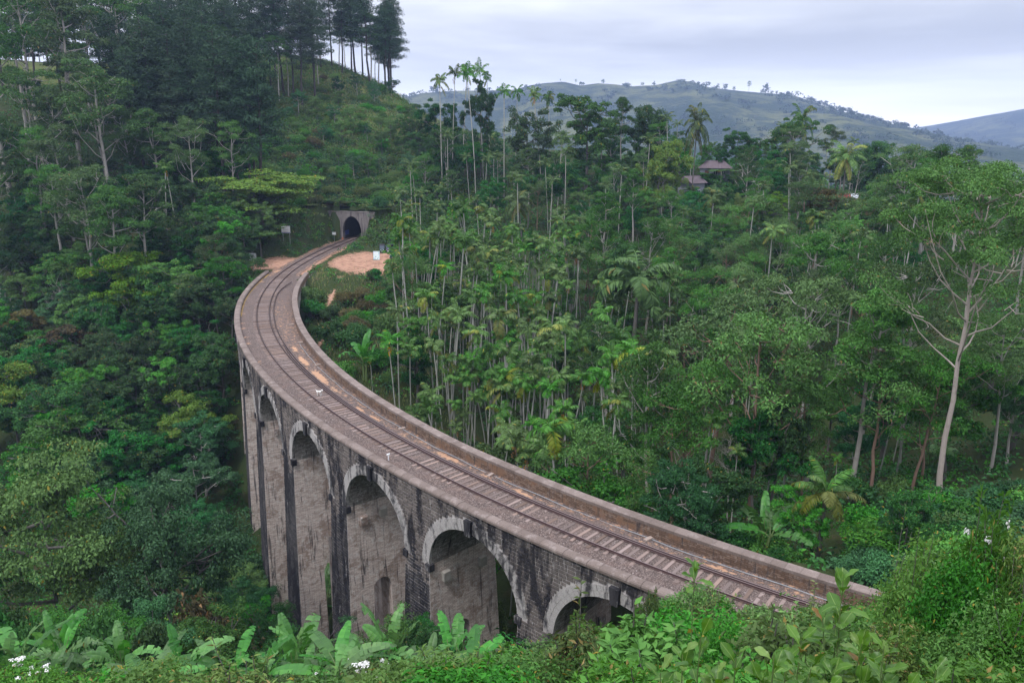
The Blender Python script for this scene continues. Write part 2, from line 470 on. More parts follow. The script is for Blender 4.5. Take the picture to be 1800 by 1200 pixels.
for nm, fn in (("bare", bare_mask), ("meadow", meadow_mask)):
    a = me.attributes.new(nm, "FLOAT", "POINT"); a.data.foreach_set("value", fn(VV[:, 0], VV[:, 1]).astype(np.float32))
tag(link("ground", me), kind="structure")

# lowland sheet to the horizon
low = mesh_np("valley_ground", [(-1700, -70, -75), (3900, -70, -75), (3900, 4900, -75), (-1700, 4900, -75)], np.array([[0, 1, 2, 3]]), [SOIL])
tag(link("valley_ground", low), kind="structure")

# ------------------------------------------------------------------ far mountains
def hill_mat():
    t = NT("mountain_cover"); v = t.pos()
    a = t.noise(v, 0.0045, 7, 0.62, 0.6); b = t.noise(v, 0.02, 6, 0.65); f = t.noise(v, 0.07, 4, 0.7)
    c = t.mix(t.ramp(a, [(0.42, 0.0), (0.56, 1.0)]), (0.028, 0.05, 0.022), (0.125, 0.14, 0.055))
    c = t.mix(t.ramp(b, [(0.46, 0.0), (0.56, 0.85)]), c, (0.022, 0.042, 0.02))
    c = t.mix(t.ramp(t.math("MULTIPLY", a, f), [(0.36, 0.0), (0.42, 0.7)]), c, (0.22, 0.18, 0.15))
    return t.bsdf(c, 0.95, 0.05, t.bump(t.math("ADD", b, f), 1.0, 14.0))
HILLM = hill_mat()
def hill(name, Y, prof, depth, base=-80.0, seed=1, nx=260, ny=90, spur=0.20):
    """a ridge whose crest stands at distance Y; prof: crest points as bearings in the view and their heights"""
    cr = np.array([ray(px, py, Y) for px, py in prof])
    xs = np.linspace(cr[0, 0], cr[-1, 0], nx)
    zr = np.interp(xs, cr[:, 0], cr[:, 2])
    ts = np.linspace(0, 1.5, ny)                        # 0 foot toward us, 1 crest, then the back slope
    X, T = np.meshgrid(xs, ts, indexing="ij")
    Yg = Y - depth + depth * T
    fr = np.where(T <= 1, np.clip(T, 0, 1) ** 1.15, 1 - (T - 1) * 0.9)
    Z = base + (zr[:, None] - base) * fr
    amp = (zr[:, None] - base)
    mod = np.zeros_like(Z)
    for i in range(X.shape[0]):
        for j in range(X.shape[1]):
            p = Vector((X[i, j] / 340.0 + seed * 9.1, Yg[i, j] / 700.0, seed * 3.3))
            mod[i, j] = (1 - abs(mnoise.noise(p)) * 2.2) * 0.7 + mnoise.noise(p * 2.9) * 0.35 + mnoise.noise(p * 7.0) * 0.16
    env = np.sin(np.clip(T, 0, 1) * math.pi) * 0.9 + 0.06
    Z = Z + mod * amp * spur * env - amp * spur * 0.35 * env
    nx_, ny_ = X.shape
    I, J = np.meshgrid(np.arange(nx_ - 1), np.arange(ny_ - 1), indexing="ij")
    Fh = np.stack([I * ny_ + J, (I + 1) * ny_ + J, (I + 1) * ny_ + J + 1, I * ny_ + J + 1], -1).reshape(-1, 4)
    o = link(name, mesh_np(name, np.stack([X, Yg, Z], -1).reshape(-1, 3), Fh, [HILLM], smooth=True))
    tag(o, kind="structure")
    crest = np.stack([X[:, int(ny_ / 1.5)], Yg[:, int(ny_ / 1.5)], Z[:, int(ny_ / 1.5)]], -1)
    return crest, (X, Yg, Z, T)
PROF1 = [(300,230),(560,190),(700,172),(745,162),(800,158),(860,158),(905,157),(930,150),(960,146),(990,143),(1020,150),(1050,146),(1075,148),(1110,152),(1150,150),(1190,141),(1215,143),(1240,152),
         (1290,158),(1340,163),(1390,167),(1420,176),(1450,188),(1480,196),(1510,203),(1540,216),(1570,228),(1600,236),(1640,240),(1670,252),(1700,278),(1740,300),(1800,318),(1950,340)]
CREST1, HG1 = hill("mountain_ridge", 2300.0, PROF1, 1500.0, seed=1)
PROF2 = [(1300,280),(1450,258),(1560,247),(1650,238),(1700,230),(1740,220),(1770,208),(1800,196),(1860,180),(1950,165),(2100,170)]
CREST2, HG2 = hill("far_mountain", 3600.0, PROF2, 1900.0, seed=5, nx=160, ny=60)
# ------------------------------------------------------------------ masonry materials
def stone_mat(name, lo, hi, black=0.5, sc=1.0):
    t = NT(name); v = t.pos(); isl = t.island()
    n = t.noise(v, 2.2 * sc, 6, 0.62); st = t.noise(t.map(v, (0.55, 0.55, 0.10)), 1.6, 6, 0.62, 0.8)
    fine = t.noise(v, 14, 4, 0.6)
    c = t.mix(t.math("MULTIPLY", t.math("ADD", n, isl), 0.5), lo, hi)
    c = t.mix(t.ramp(t.math("ADD", st, t.math("MULTIPLY", t.math("SUBTRACT", n, 0.5), 0.3)), [(0.50 - 0.12 * black, 0.0), (0.60 - 0.06 * black, 0.92)]), c, (0.016, 0.016, 0.021))
    lime = t.noise(t.map(v, (1.3, 1.3, 0.3)), 2.4, 6, 0.7)
    c = t.mix(t.ramp(lime, [(0.60, 0.0), (0.69, 0.7)]), c, (0.42, 0.40, 0.39))
    c = t.mix(t.ramp(fine, [(0.3, 0.35), (0.6, 0.0)]), c, (0.03, 0.03, 0.03))
    return t.bsdf(c, 0.9, 0.15, t.bump(t.math("ADD", n, fine), 0.6, 0.04))
BLOCK = stone_mat("spandrel_stone", (0.06, 0.052, 0.05), (0.27, 0.232, 0.212), 0.40)
BLOCKP = stone_mat("blackened_pier_stone", (0.030, 0.029, 0.033), (0.11, 0.10, 0.10), 0.85)
MORTAR = stone_mat("lime_mortar", (0.34, 0.31, 0.30), (0.60, 0.56, 0.55), 0.25)
RINGM = stone_mat("arch_ring_stone", (0.27, 0.25, 0.245), (0.56, 0.53, 0.515), 0.24)
KEYM = stone_mat("dark_keystone", (0.03, 0.03, 0.034), (0.07, 0.065, 0.07), 0.7)
def brick_mat(name, tone=1.0, brown=0.5, c1=(0.205, 0.165, 0.15), c2=(0.36, 0.30, 0.285), lime=0.75):
    t = NT(name); uv = t.node("ShaderNodeUVMap").outputs[0]; v = t.pos()
    b = t.node("ShaderNodeTexBrick"); t.put(b.inputs["Vector"], uv)
    b.inputs["Scale"].default_value = 1.0; b.inputs["Brick Width"].default_value = 0.46; b.inputs["Row Height"].default_value = 0.13
    b.inputs["Mortar Size"].default_value = 0.014; b.inputs["Mortar Smooth"].default_value = 0.3; b.inputs["Bias"].default_value = -0.1
    b.inputs["Color1"].default_value = tuple(q * tone for q in c1) + (1,); b.inputs["Color2"].default_value = tuple(q * tone for q in c2) + (1,)
    b.inputs["Mortar"].default_value = tuple(q * 0.62 * tone for q in c1) + (1,)
    n = t.noise(v, 0.55, 6, 0.65, 0.5); st = t.noise(t.map(v, (1.9, 1.9, 0.15)), 1.5, 8, 0.7, 0.4); f = t.noise(v, 3.2, 8, 0.75)
    c = b.outputs["Color"]
    c = t.mix(t.ramp(n, [(0.52, 0.0), (0.60, brown)]), c, (0.19, 0.115, 0.075))
    c = t.mix(t.ramp(f, [(0.53, 0.0), (0.60, lime)]), c, (0.66, 0.63, 0.61))
    c = t.mix(t.ramp(st, [(0.55, 0.0), (0.63, 0.85)]), c, (0.045, 0.042, 0.046))
    c = t.mix(t.ramp(t.math("MULTIPLY", n, f), [(0.34, 0.0), (0.40, 0.7)]), c, (0.10, 0.055, 0.04))
    h = t.math("SUBTRACT", t.math("MULTIPLY", f, 0.12), b.outputs["Fac"])
    return t.bsdf(c, 0.92, 0.12, t.bump(h, 0.6, 0.012))
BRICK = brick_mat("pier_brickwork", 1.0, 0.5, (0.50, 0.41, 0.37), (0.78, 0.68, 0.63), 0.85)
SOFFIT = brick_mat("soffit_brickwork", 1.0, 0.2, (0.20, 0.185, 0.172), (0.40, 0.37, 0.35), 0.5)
PARB = brick_mat("parapet_brickwork", 1.0, 0.9, (0.115, 0.075, 0.055), (0.215, 0.15, 0.115), 0.12)
def coping_mat():
    t = NT("coping_stone_brown"); v = t.pos(); isl = t.rand_obj()
    n = t.noise(v, 1.4, 6, 0.65); f = t.noise(v, 12, 5, 0.7)
    c = t.mix(t.math("MULTIPLY", t.math("ADD", n, isl), 0.5), (0.115, 0.088, 0.077), (0.235, 0.19, 0.172))
    c = t.mix(t.ramp(n, [(0.52, 0.0), (0.68, 0.5)]), c, (0.34, 0.29, 0.275))
    c = t.mix(t.ramp(f, [(0.32, 0.5), (0.5, 0.0)]), c, (0.06, 0.048, 0.046))
    return t.bsdf(c, 0.9, 0.2, t.bump(t.math("ADD", f, n), 0.5, 0.03))
COPING = coping_mat()
CONC = plain("weathered_concrete", (0.36, 0.34, 0.31), 0.9, 0.15, var=0.35, scale=1.8)

class Patches:
    def __init__(self): self.P, self.U, self.F, self.M, self.n = [], [], [], [], 0
    def grid(self, P, U, m=0, flip=False):
        a, b = P.shape[:2]
        I, J = np.meshgrid(np.arange(a - 1), np.arange(b - 1), indexing="ij")
        q = [I * b + J, (I + 1) * b + J, (I + 1) * b + J + 1, I * b + J + 1]
        if flip: q = q[::-1]
        self.F.append(np.stack(q, -1).reshape(-1, 4) + self.n); self.M.append(np.full((a - 1) * (b - 1), m))
        self.P.append(P.reshape(-1, 3)); self.U.append(np.asarray(U, float).reshape(-1, 2)); self.n += a * b
    def build(self, name, mats, parent=None):
        F = np.concatenate(self.F); U = np.concatenate(self.U)
        me = mesh_np(name, np.concatenate(self.P), F, mats, mat_idx=np.concatenate(self.M))
        uv = me.uv_layers.new(name="UVMap"); uv.data.foreach_set("uv", U[F.ravel()].astype(np.float32).ravel())
        return link(name, me, parent)

viaduct = empty("railway_viaduct", B(70, 0, -24))
tag(viaduct, "curved stone railway viaduct with nine tall arches crossing the wooded valley", "viaduct")
def part(o): 
    o.matrix_parent_inverse = viaduct.matrix_world.inverted(); return o
bpy.context.view_layer.update()
VP = Matrix.Translation(viaduct.location).inverted()
def under(o, parent=viaduct):
    o.parent = parent
    if parent is viaduct: o.matrix_parent_inverse = VP
    return o

ZS, AR, ZTOP = -6.35, 4.58, -0.14          # springing, arch radius, underside of the copings
def half_open(z): return np.where(z >= ZS, np.sqrt(np.maximum(AR ** 2 - (z - ZS) ** 2, 0)), AR - 0.03 * (ZS - z))
def fL(s, z): return oL(s) - 0.20 + 0.035 * np.maximum(ZS - z, 0)
def fR(s, z): return oR(s) - 0.68 - 0.035 * np.maximum(ZS - z, 0)
def bottom(s): 
    p = Bn(s, np.array([-4.0, 0, 4.0]), 0); return float(H(p[:, 0], p[:, 1], False).min()) - 9.0

# spandrel walls, both sides: core with the joints; the blocks are laid over it
sp = Patches()
for side in (0, 1):
    for k, sk in enumerate(S_KEY):
        t = np.linspace(0, math.pi, 41)
        ds = np.concatenate([[-HB], -AR * np.cos(t), [HB]])
        zb = np.concatenate([[ZS], ZS + AR * np.sin(t), [ZS]])
        ss = sk + ds
        P = np.stack([Bn(ss, (fL if side == 0 else fR)(ss, np.full_like(ss, ZS)), zb + (ZTOP - zb) * w) for w in np.linspace(0, 1, 5)], 1)
        U = np.stack([np.stack([ss, zb + (ZTOP - zb) * w], -1) for w in np.linspace(0, 1, 5)], 1)
        sp.grid(P, U, 0 if side == 0 else 1, flip=side == 1)
    for a, b in ((4.0, S_KEY[8] - HB), (S_KEY[0] + HB, 137.0)):
        ss = np.linspace(a, b, 8); zz = np.linspace(-9.0, ZTOP, 8)
        SS, ZZ = np.meshgrid(ss, zz, indexing="ij")
        sp.grid(Bn(SS, (fL if side == 0 else fR)(SS, np.full_like(SS, ZS)), ZZ), np.stack([SS, ZZ], -1), 0 if side == 0 else 1, flip=side == 1)
CONCW = stone_mat("rendered_wall", (0.24, 0.22, 0.20), (0.40, 0.37, 0.34), 0.05)
spandrel = under(sp.build("spandrel_wall", [MORTAR, CONCW]))

# arch barrels
for k, sk in enumerate(S_KEY):
    t = np.linspace(0, math.pi, 33); w = np.linspace(0, 1, 7)
    T, Wd = np.meshgrid(t, w, indexing="ij")
    SS = sk - AR * np.cos(T); ZZ = ZS + AR * np.sin(T)
    zs0 = np.full_like(SS, ZS)
    OO = fR(SS, zs0) + 0.002 + (fL(SS, zs0) - fR(SS, zs0) - 0.004) * Wd
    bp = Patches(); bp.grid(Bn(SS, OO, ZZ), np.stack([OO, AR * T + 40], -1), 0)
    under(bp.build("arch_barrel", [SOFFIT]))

# piers
RELIEF = {0: None, 1: -12.3, 2: -14.2, 3: -15.5, 4: -15.5, 5: -12.0, 6: None, 7: None}
PIERS = []
for k in range(8):
    sc = (S_KEY[k] + S_KEY[k + 1]) / 2
    zb = bottom(sc)
    zo = RELIEF[k]
    pp = Patches()
    zz = np.linspace(zb, ZS, 24)
    th = lambda z: HB - half_open(z)
    for sd, fn in ((1, fL), (-1, fR)):
        u = np.linspace(-1, 1, 6)
        U_, Z_ = np.meshgrid(u, zz, indexing="ij")
        SS = sc + U_ * th(Z_)
        pp.grid(Bn(SS, fn(SS, Z_), Z_), np.stack([SS, Z_], -1), 1 if sd == 1 else 0, flip=sd == -1)
    oc = float(oL(sc) + oR(sc)) / 2
    rw = 0.95
    for sd in (1, -1):
        n_in = 13
        cols = np.concatenate([np.linspace(0, 1, 6)[:-1], np.linspace(0, 1, n_in), np.linspace(0, 1, 6)[1:]])
        P, U = [], []
        for ci in range(len(cols)):
            zlow = zb; fixed = None
            if zo is not None:
                if ci < 5: fr = cols[ci]; lo_, hi_ = "R", oc - rw
                elif ci < 5 + n_in:
                    fixed = oc - rw + 2 * rw * cols[ci]
                    zlow = zo - rw + math.sqrt(max(rw ** 2 - (fixed - oc) ** 2, 0)) if 5 <= ci < 5 + n_in else zb
                else: fr = cols[ci]; lo_ = "L"
            zc_ = np.linspace(zlow, ZS, 24)
            hz = th(zc_); s_ = sc + sd * hz
            a_, b_ = fR(s_, zc_), fL(s_, zc_)
            if zo is None: o_ = a_ + (b_ - a_) * (ci / (len(cols) - 1))
            elif fixed is not None: o_ = np.full(24, fixed)
            elif ci < 5: o_ = a_ + (oc - rw - a_) * cols[ci]
            else: o_ = oc + rw + (b_ - oc - rw) * cols[ci]
            P.append(Bn(s_, o_, zc_)); U.append(np.stack([o_ + 20 * k, zc_], -1))
        if zo is not None:       # jambs of the relief opening run to the ground
            def colz(o_const, zl):
                zc_ = np.linspace(zl, ZS, 24); hz = th(zc_); s_ = sc + sd * hz
                return Bn(s_, np.full(24, o_const), zc_), np.stack([np.full(24, o_const + 20 * k), zc_], -1)
            pa, ua = colz(oc - rw, zb); pb, ub = colz(oc + rw, zb)
            P1, U1 = P[:5] + [pa], U[:5] + [ua]
            P2, U2 = P[5:5 + n_in], U[5:5 + n_in]
            P3, U3 = [pb] + P[5 + n_in:], [ub] + U[5 + n_in:]
            for Pq, Uq in ((P1, U1), (P2, U2), (P3, U3)):
                pp.grid(np.stack(Pq), np.stack(Uq), 0, flip=sd == -1)
        else:
            pp.grid(np.stack(P), np.stack(U), 0, flip=sd == -1)
    if zo is not None:
        t = np.linspace(0, math.pi, 15)
        oo = np.concatenate([[oc - rw], oc - rw * np.cos(t), [oc + rw]])
        zl = np.concatenate([[zb], zo - rw + rw * np.sin(t), [zb]])
        P = np.stack([Bn(sc + v * th(zl), oo, zl) for v in np.linspace(-1, 1, 5)], 1)
        U = np.stack([np.stack([np.full_like(zl, v * 3), np.arange(len(zl)) * 0.25], -1) for v in np.linspace(-1, 1, 5)], 1)
        pp.grid(P, U, 0)
    pier = under(pp.build("pier", [BRICK, MORTAR]))
    PIERS.append((sc, zb))
    # projecting corbel blocks below the springing, on the side that faces us
    for sd in (-1, 1):
        for j, w in enumerate((0.22, 0.5, 0.78)):
            if (k * 3 + j + (sd > 0)) % 7 == 5: continue
            zc_ = ZS - 1.3 - 0.25 * ((k + j) % 3)
            s_ = sc + sd * float(th(np.array(zc_)))
            o_ = float(fR(s_, zc_)) + float(fL(s_, zc_) - fR(s_, zc_)) * w
            m = MB()
            d = 0.34
            vs = []
            for z_ in (zc_ - 0.38, zc_ + 0.38):
                for so, oo_ in ((-0.15, -0.34), (-0.15, 0.34), (d, 0.34), (d, -0.34)):
                    vs.append(B(s_ + sd * so, o_ + oo_, z_ - (0.06 if so > 0 else 0)))
            m.hexa(vs); ob = m.build("corbel_block", [CONC if (k + j) % 2 else BRICK])
            ob.parent = pier
    # impost block at the springing on the outer face
    for sd in (-1, 1):
        s_ = sc + sd * (HB - AR); m = MB(); o_ = float(fL(s_, ZS)); vs = []
        for z_ in (ZS - 0.45, ZS + 0.12):
            for so, oo_ in ((-0.35, -0.3), (0.22, -0.3), (0.22, 0.16), (-0.35, 0.16)): vs.append(B(s_ + sd * -1 * so * -1, o_ + oo_, z_))
        m.hexa(vs); ob = m.build("impost_block", [KEYM]); ob.parent = pier

# ring stones on the outer face
def wedge(sk, r0, r1, a0, a1, d0, d1, g=0.018):
    vs = []
    for rr, (x0, x1) in ((r0, (a0 + g / r0, a1 - g / r0)), (r1, (a0 + g / r1, a1 - g / r1))):
        for an in (x0, x1):
            s_ = sk - rr * math.cos(an); z_ = ZS + rr * math.sin(an)
            f_ = float(fL(s_, ZS)); vs.append((s_, z_, f_))
    b = [B(s_, f_ + d0, z_) for s_, z_, f_ in vs]; f = [B(s_, f_ + d1, z_) for s_, z_, f_ in vs]
    return [b[0], b[1], b[3], b[2], f[0], f[1], f[3], f[2]]
rnd = random.Random(4)
for k, sk in enumerate(S_KEY):
    rings = ((AR - 0.015, AR + 0.40), (AR + 0.415, AR + 0.82)) if k < 2 else ((AR - 0.015, AR + 0.80),)
    ring = None
    for ri, (r0, r1) in enumerate(rings):
        n = (34, 31)[ri] if k < 2 else 24
        key = 0.30 / AR
        for half in (0, 1):
            lo_, hi_ = (0.06, math.pi / 2 - key) if half == 0 else (math.pi / 2 + key, math.pi - 0.06)
            m_ = n // 2
            for i in range(m_):
                a0 = lo_ + (hi_ - lo_) * i / m_; a1 = lo_ + (hi_ - lo_) * (i + 1) / m_
                m = MB(); m.hexa(wedge(sk, r0, r1, a0, a1, -0.2, 0.055 + rnd.uniform(0, 0.03)))
                ob = m.build("voussoir", [RINGM])
                under(ob)
    m = MB(); vs = []
    for off in (-0.2, 0.28):
        for ds, z_ in ((-0.26, ZS + AR - 0.18), (0.26, ZS + AR - 0.18), (0.34, ZS + AR + 1.0), (-0.34, ZS + AR + 1.0)):
            vs.append(B(sk + ds, float(fL(sk + ds, ZS)) + off, z_))
    m.hexa(vs); under(m.build("keystone", [KEYM]))

# stone courses on the outer face
BLOCKS = []
row_h = 0.27; zr = ZTOP - 0.02; row = 0
arch_edges = sorted(S_KEY)
while zr > -30:
    z1, z0 = zr, zr - row_h
    zm = (z0 + z1) / 2
    rr = AR + 0.84
    if z0 >= ZS + rr: wd = None
    elif z1 > ZS:
        zz_ = max(z0, ZS); wd = math.sqrt(max(rr ** 2 - (zz_ - ZS) ** 2, 0))
    else: wd = float(half_open(np.array(z1))) + 0.03
    spans = []
    if wd is None: spans = [(6.0, 136.0)]
    else:
        e_ = [6.0] + [v for sk in arch_edges for v in (sk - wd, sk + wd)] + [136.0]
        spans = [(e_[i], e_[i + 1]) for i in range(0, len(e_), 2)]
    for a, b in spans:
        if b - a < 0.15: continue
        s_ = a - (0.0 if row % 2 == 0 else 0.30)
        while s_ < b:
            ln = 0.60 + rnd.uniform(-0.05, 0.05)
            x0, x1 = max(a, s_), min(b, s_ + ln)
            if b - x1 < 0.12: x1 = b
            if x1 - x0 > 0.10: BLOCKS.append((x0, x1, z0, z1))
            s_ = max(x1, s_ + ln)
    zr -= row_h; row += 1
BL = np.array(BLOCKS)
mid = Bn((BL[:, 0] + BL[:, 1]) / 2, 4.0, BL[:, 3])
gh = H(mid[:, 0], mid[:, 1], False)
BL = BL[gh < BL[:, 3] + 0.1]
def block_verts(r, g=0.019):
    x0, x1, z0, z1 = r[0] + g, r[1] - g, r[2] + g, r[3] - g
    pr = 0.035 + rnd.random() * 0.03; ch = 0.02
    zm = (z0 + z1) / 2
    V = []
    for (sa, za) in ((x0, z0), (x1, z0), (x1, z1), (x0, z1)):
        V.append(B(sa, float(fL(sa, zm)) - 0.02, za))
    for (sa, za) in ((x0 + ch, z0 + ch), (x1 - ch, z0 + ch), (x1 - ch, z1 - ch), (x0 + ch, z1 - ch)):
        V.append(B(sa, float(fL(sa, zm)) + pr, za))
    return V
BF = [(4, 5, 6, 7), (0, 1, 5, 4), (1, 2, 6, 5), (2, 3, 7, 6), (3, 0, 4, 7)]
c_ = Bn((BL[:, 0] + BL[:, 1]) / 2, 3.4, (BL[:, 2] + BL[:, 3]) / 2)
bpx, bpy_, bd = proj(c_)
size = (BL[:, 1] - BL[:, 0]) / bd * ((bpx > -20) & (bpx < 1820) & (bpy_ < 1150) & (bpy_ > 0))
vis = (BL[:, 3] > -7.5) & (BL[:, 0] < 123)
order = np.argsort(-(size * vis))
near_set = set(order[:280].tolist())
rest = MB()
for i, r in enumerate(BL):
    if i in near_set:
        m = MB(); m.add(block_verts(r), BF); ob = m.build("stone_block", [BLOCK]); ob.parent = spandrel
    else: rest.add(block_verts(r), BF, 1 if r[3] < ZS - 0.4 + 1.2 * math.sin(r[0] * 2.3) else 0)
ob = rest.build("stone_courses", [BLOCK, BLOCKP]); ob.parent = spandrel; tag(ob, kind="stuff")

# parapets with separate coping stones
def cope_profile(side):
    if side == "L":
        w = 0.82
        pts = [(0.0, -0.14), (0.0, 0.02), (-0.06, 0.10), (-0.20, 0.155), (-0.45, 0.165), (-0.68, 0.13), (-0.78, 0.06), (-w, -0.06), (-w, -0.14)]
        return [(float(0) + a, z) for a, z in pts]
    pts = [(0.02, 0.40), (0.02, 0.60), (-0.02, 0.63), (-0.72, 0.64), (-0.78, 0.60), (-0.78, 0.40)]
    return pts
def coping(parent, s0, s1, ln, side):
    prof = cope_profile(side); n = len(prof)
    s_ = s0
    while s_ < s1 - 0.1:
        e_ = min(s_ + ln * rnd.uniform(0.94, 1.06), s1); g = 0.012 if side == 'L' else 0.006
        V = []; jt = 0.012 if side == "L" else 0.003; dz = rnd.uniform(-jt, jt); do = rnd.uniform(-jt, jt)
        for q in (s_ + g, e_ - g):
            base = float(oL(q)) if side == "L" else float(oR(q))
            V += [B(q, base + a + do, z + dz) for a, z in prof]
        Fq = [(i, (i + 1) % n, n + (i + 1) % n, n + i) for i in range(n)] + [tuple(range(n))[::-1], tuple(range(n, 2 * n))]
        m = MB(); m.add(V, Fq); ob = m.build("coping_stone", [COPING]); ob.parent = parent
        s_ = e_
lp = Patches()
ss = np.linspace(4.5, 136, 120); zz = np.array([-0.55, -0.16])
SS, ZZ = np.meshgrid(ss, zz, indexing="ij")
lp.grid(Bn(SS, oL(SS) - 0.74, ZZ), np.stack([SS, ZZ], -1), 0, True)
lpar = under(lp.build("parapet", [PARB])); lpar["label"] = "low parapet with rounded brown coping stones"
coping(lpar, 6.0, 136.0, 0.93, "L")
rp = Patches()
ss = np.linspace(11.0, 136.5, 120)
for o_in, zz, fl in ((0.0, np.array([-0.55, 0.42]), True), (-0.72, np.array([ZTOP - 0.3, 0.42]), False)):
    SS, ZZ = np.meshgrid(ss, zz, indexing="ij")
    rp.grid(Bn(SS, oR(SS) + o_in, ZZ), np.stack([SS, ZZ], -1), 0, not fl)
for se in (11.0, 136.5):
    SS, OO = np.meshgrid(np.array([se]), np.array([0.0, -0.72]), indexing="ij")
    P = np.stack([Bn(np.array([se, se]), oR(se) + np.array([0.0, -0.72]), z_) for z_ in (-0.55, 0.36)], 0)
    rp.grid(P, np.zeros((2, 2, 2)), 0)
rpar = under(rp.build("parapet", [PARB])); rpar["label"] = "chest-high brick parapet with flat coping"
coping(rpar, 11.0, 136.5, 0.93, "R")

# ------------------------------------------------------------------ deck ballast
def ballast_mat():
    t = NT("ballast_gravel"); v = t.pos()
    d = t.voro(v, 16.0, "F1", "Color"); dist = t.voro(v, 16.0)
    n = t.noise(v, 0.8, 6, 0.6); n2 = t.noise(v, 7.0, 5, 0.7)
    bw = t.node("ShaderNodeRGBToBW"); t.l.new(d, bw.inputs[0])
    c = t.ramp(bw.outputs[0], [(0.0, (0.036, 0.027, 0.024)), (0.55, (0.125, 0.095, 0.086)), (0.88, (0.215, 0.172, 0.16)), (1.0, (0.50, 0.45, 0.43))])
    c = t.mix(t.ramp(n, [(0.45, 0.0), (0.68, 0.55)]), c, (0.17, 0.118, 0.102))
    dirt = t.attr("dirt")
    m = t.ramp(t.math("ADD", dirt, t.math("MULTIPLY", t.math("SUBTRACT", t.noise(v, 2.6, 6, 0.7), 0.5), 2.2)), [(0.42, 0.0), (0.62, 0.9)])
    dc = t.mix(t.noise(v, 2.0, 5), (0.36, 0.17, 0.10), (0.50, 0.34, 0.22))
    c = t.mix(m, c, dc)
    yl = t.attr("paint"); c = t.mix(t.math("MULTIPLY", yl, t.ramp(n2, [(0.35, 0.0), (0.5, 0.8)])), c, (0.42, 0.27, 0.05))
    h = t.math("MULTIPLY", t.math("SUBTRACT", 1.0, dist), t.math("SUBTRACT", 1.0, m))
    return t.bsdf(c, 0.92, 0.2, t.bump(h, 1.0, 0.05))
BALLAST = ballast_mat()
ss = np.arange(S_PORTAL - 26, 142, 0.34); w = np.linspace(0, 1, 49)
SS, Wd = np.meshgrid(ss, w, indexing="ij")
edgeR = np.where(SS < 8, -2.6 - 0.1 * np.sin(SS), oR(SS) + 0.0); edgeL = np.where(SS < 2, 2.9, oL(SS) - 0.76)
edgeR = np.where((SS >= 8) & (SS < 12), np.interp(SS, [8, 12], [-2.6, -4.08]), edgeR); edgeL = np.where((SS >= 2) & (SS < 6), np.interp(SS, [2, 6], [2.9, 3.74]), edgeL)
OO = edgeR + (edgeL - edgeR) * Wd
prof = np.interp(np.abs(OO), [0, 0.6, 1.35, 1.6, 2.1, 3.0, 4.5], [-0.215, -0.205, -0.20, -0.22, -0.33, -0.36, -0.38])
bump = np.zeros_like(prof); pn = np.random.default_rng(5)
for i in range(14):
    q = pn.normal(0, 1, 2) * 1.6 * 1.25 ** i * 0.4; bump += np.sin(SS * q[0] + OO * q[1] + pn.uniform(0, 6)) * 0.018 / (1 + 0.18 * i)
ZZ = prof + bump * np.interp(np.abs(OO), [0, 1.3, 2.0, 4], [0.55, 0.6, 1.0, 1.0])
dirt = np.zeros_like(ZZ)
for (s_, o_, a_, b_, v_) in ((66, -2.1, 2.6, 0.42, 1.0), (72.5, -2.1, 3.0, 0.5, 1.0), (75, -1.9, 1.4, 0.4, .8), (60, -2.3, 1.6, 0.3, .9), (85, -1.75, 0.9, 0.3, 1.0), (88, -1.8, 1.4, 0.3, .85), (100, -1.9, 2.2, 0.45, .8), (109, -1.75, 1.4, 0.3, .8),
                             (125, -1.8, 2.0, 0.3, .6), (78.5, -2.0, 2.5, .3, .6), (47, 3.1, 0.5, .8, .75), (44, 3.0, 0.35, .8, .8), (52, 2.7, .5, .5, .6), (38, 3.1, 0.5, .7, .7), (33, 3.1, 0.4, .8, .5), (55, 2.6, .7, .5, .6), (14, 3, 1.0, .9, .6), (4, 2.4, 2, .9, .7), (64, 2.5, 1.0, .4, .45), (19, 3.2, .4, .6, .7)):
    dirt = np.maximum(dirt, v_ * np.exp(-((((SS - s_) / a_) ** 2 + ((OO - o_) / b_) ** 2) ** 1.5)))
dirt = np.maximum(dirt, 0.42 * (SS < 9) * (np.abs(OO) > 2.0))
dirt = np.maximum(dirt, 0.36 * (OO < -1.45) * np.clip((SS - 8) / 30, 0, 1))
nb = len(w)
I, J = np.meshgrid(np.arange(len(ss) - 1), np.arange(nb - 1), indexing="ij")
F = np.stack([I * nb + J, (I + 1) * nb + J, (I + 1) * nb + J + 1, I * nb + J + 1], -1).reshape(-1, 4)
me = mesh_np("gravel", Bn(SS, OO, ZZ).reshape(-1, 3), F, [BALLAST], smooth=True)
a = me.attributes.new("dirt", "FLOAT", "POINT"); a.data.foreach_set("value", dirt.ravel().astype(np.float32))
pv = ((np.abs(OO - (oL(SS) - 0.92)) < 0.12) & (SS > 7) & (SS < 40)).astype(np.float32)
a = me.attributes.new("paint", "FLOAT", "POINT"); a.data.foreach_set("value", pv.ravel())
tag(link("gravel", me), kind="stuff")

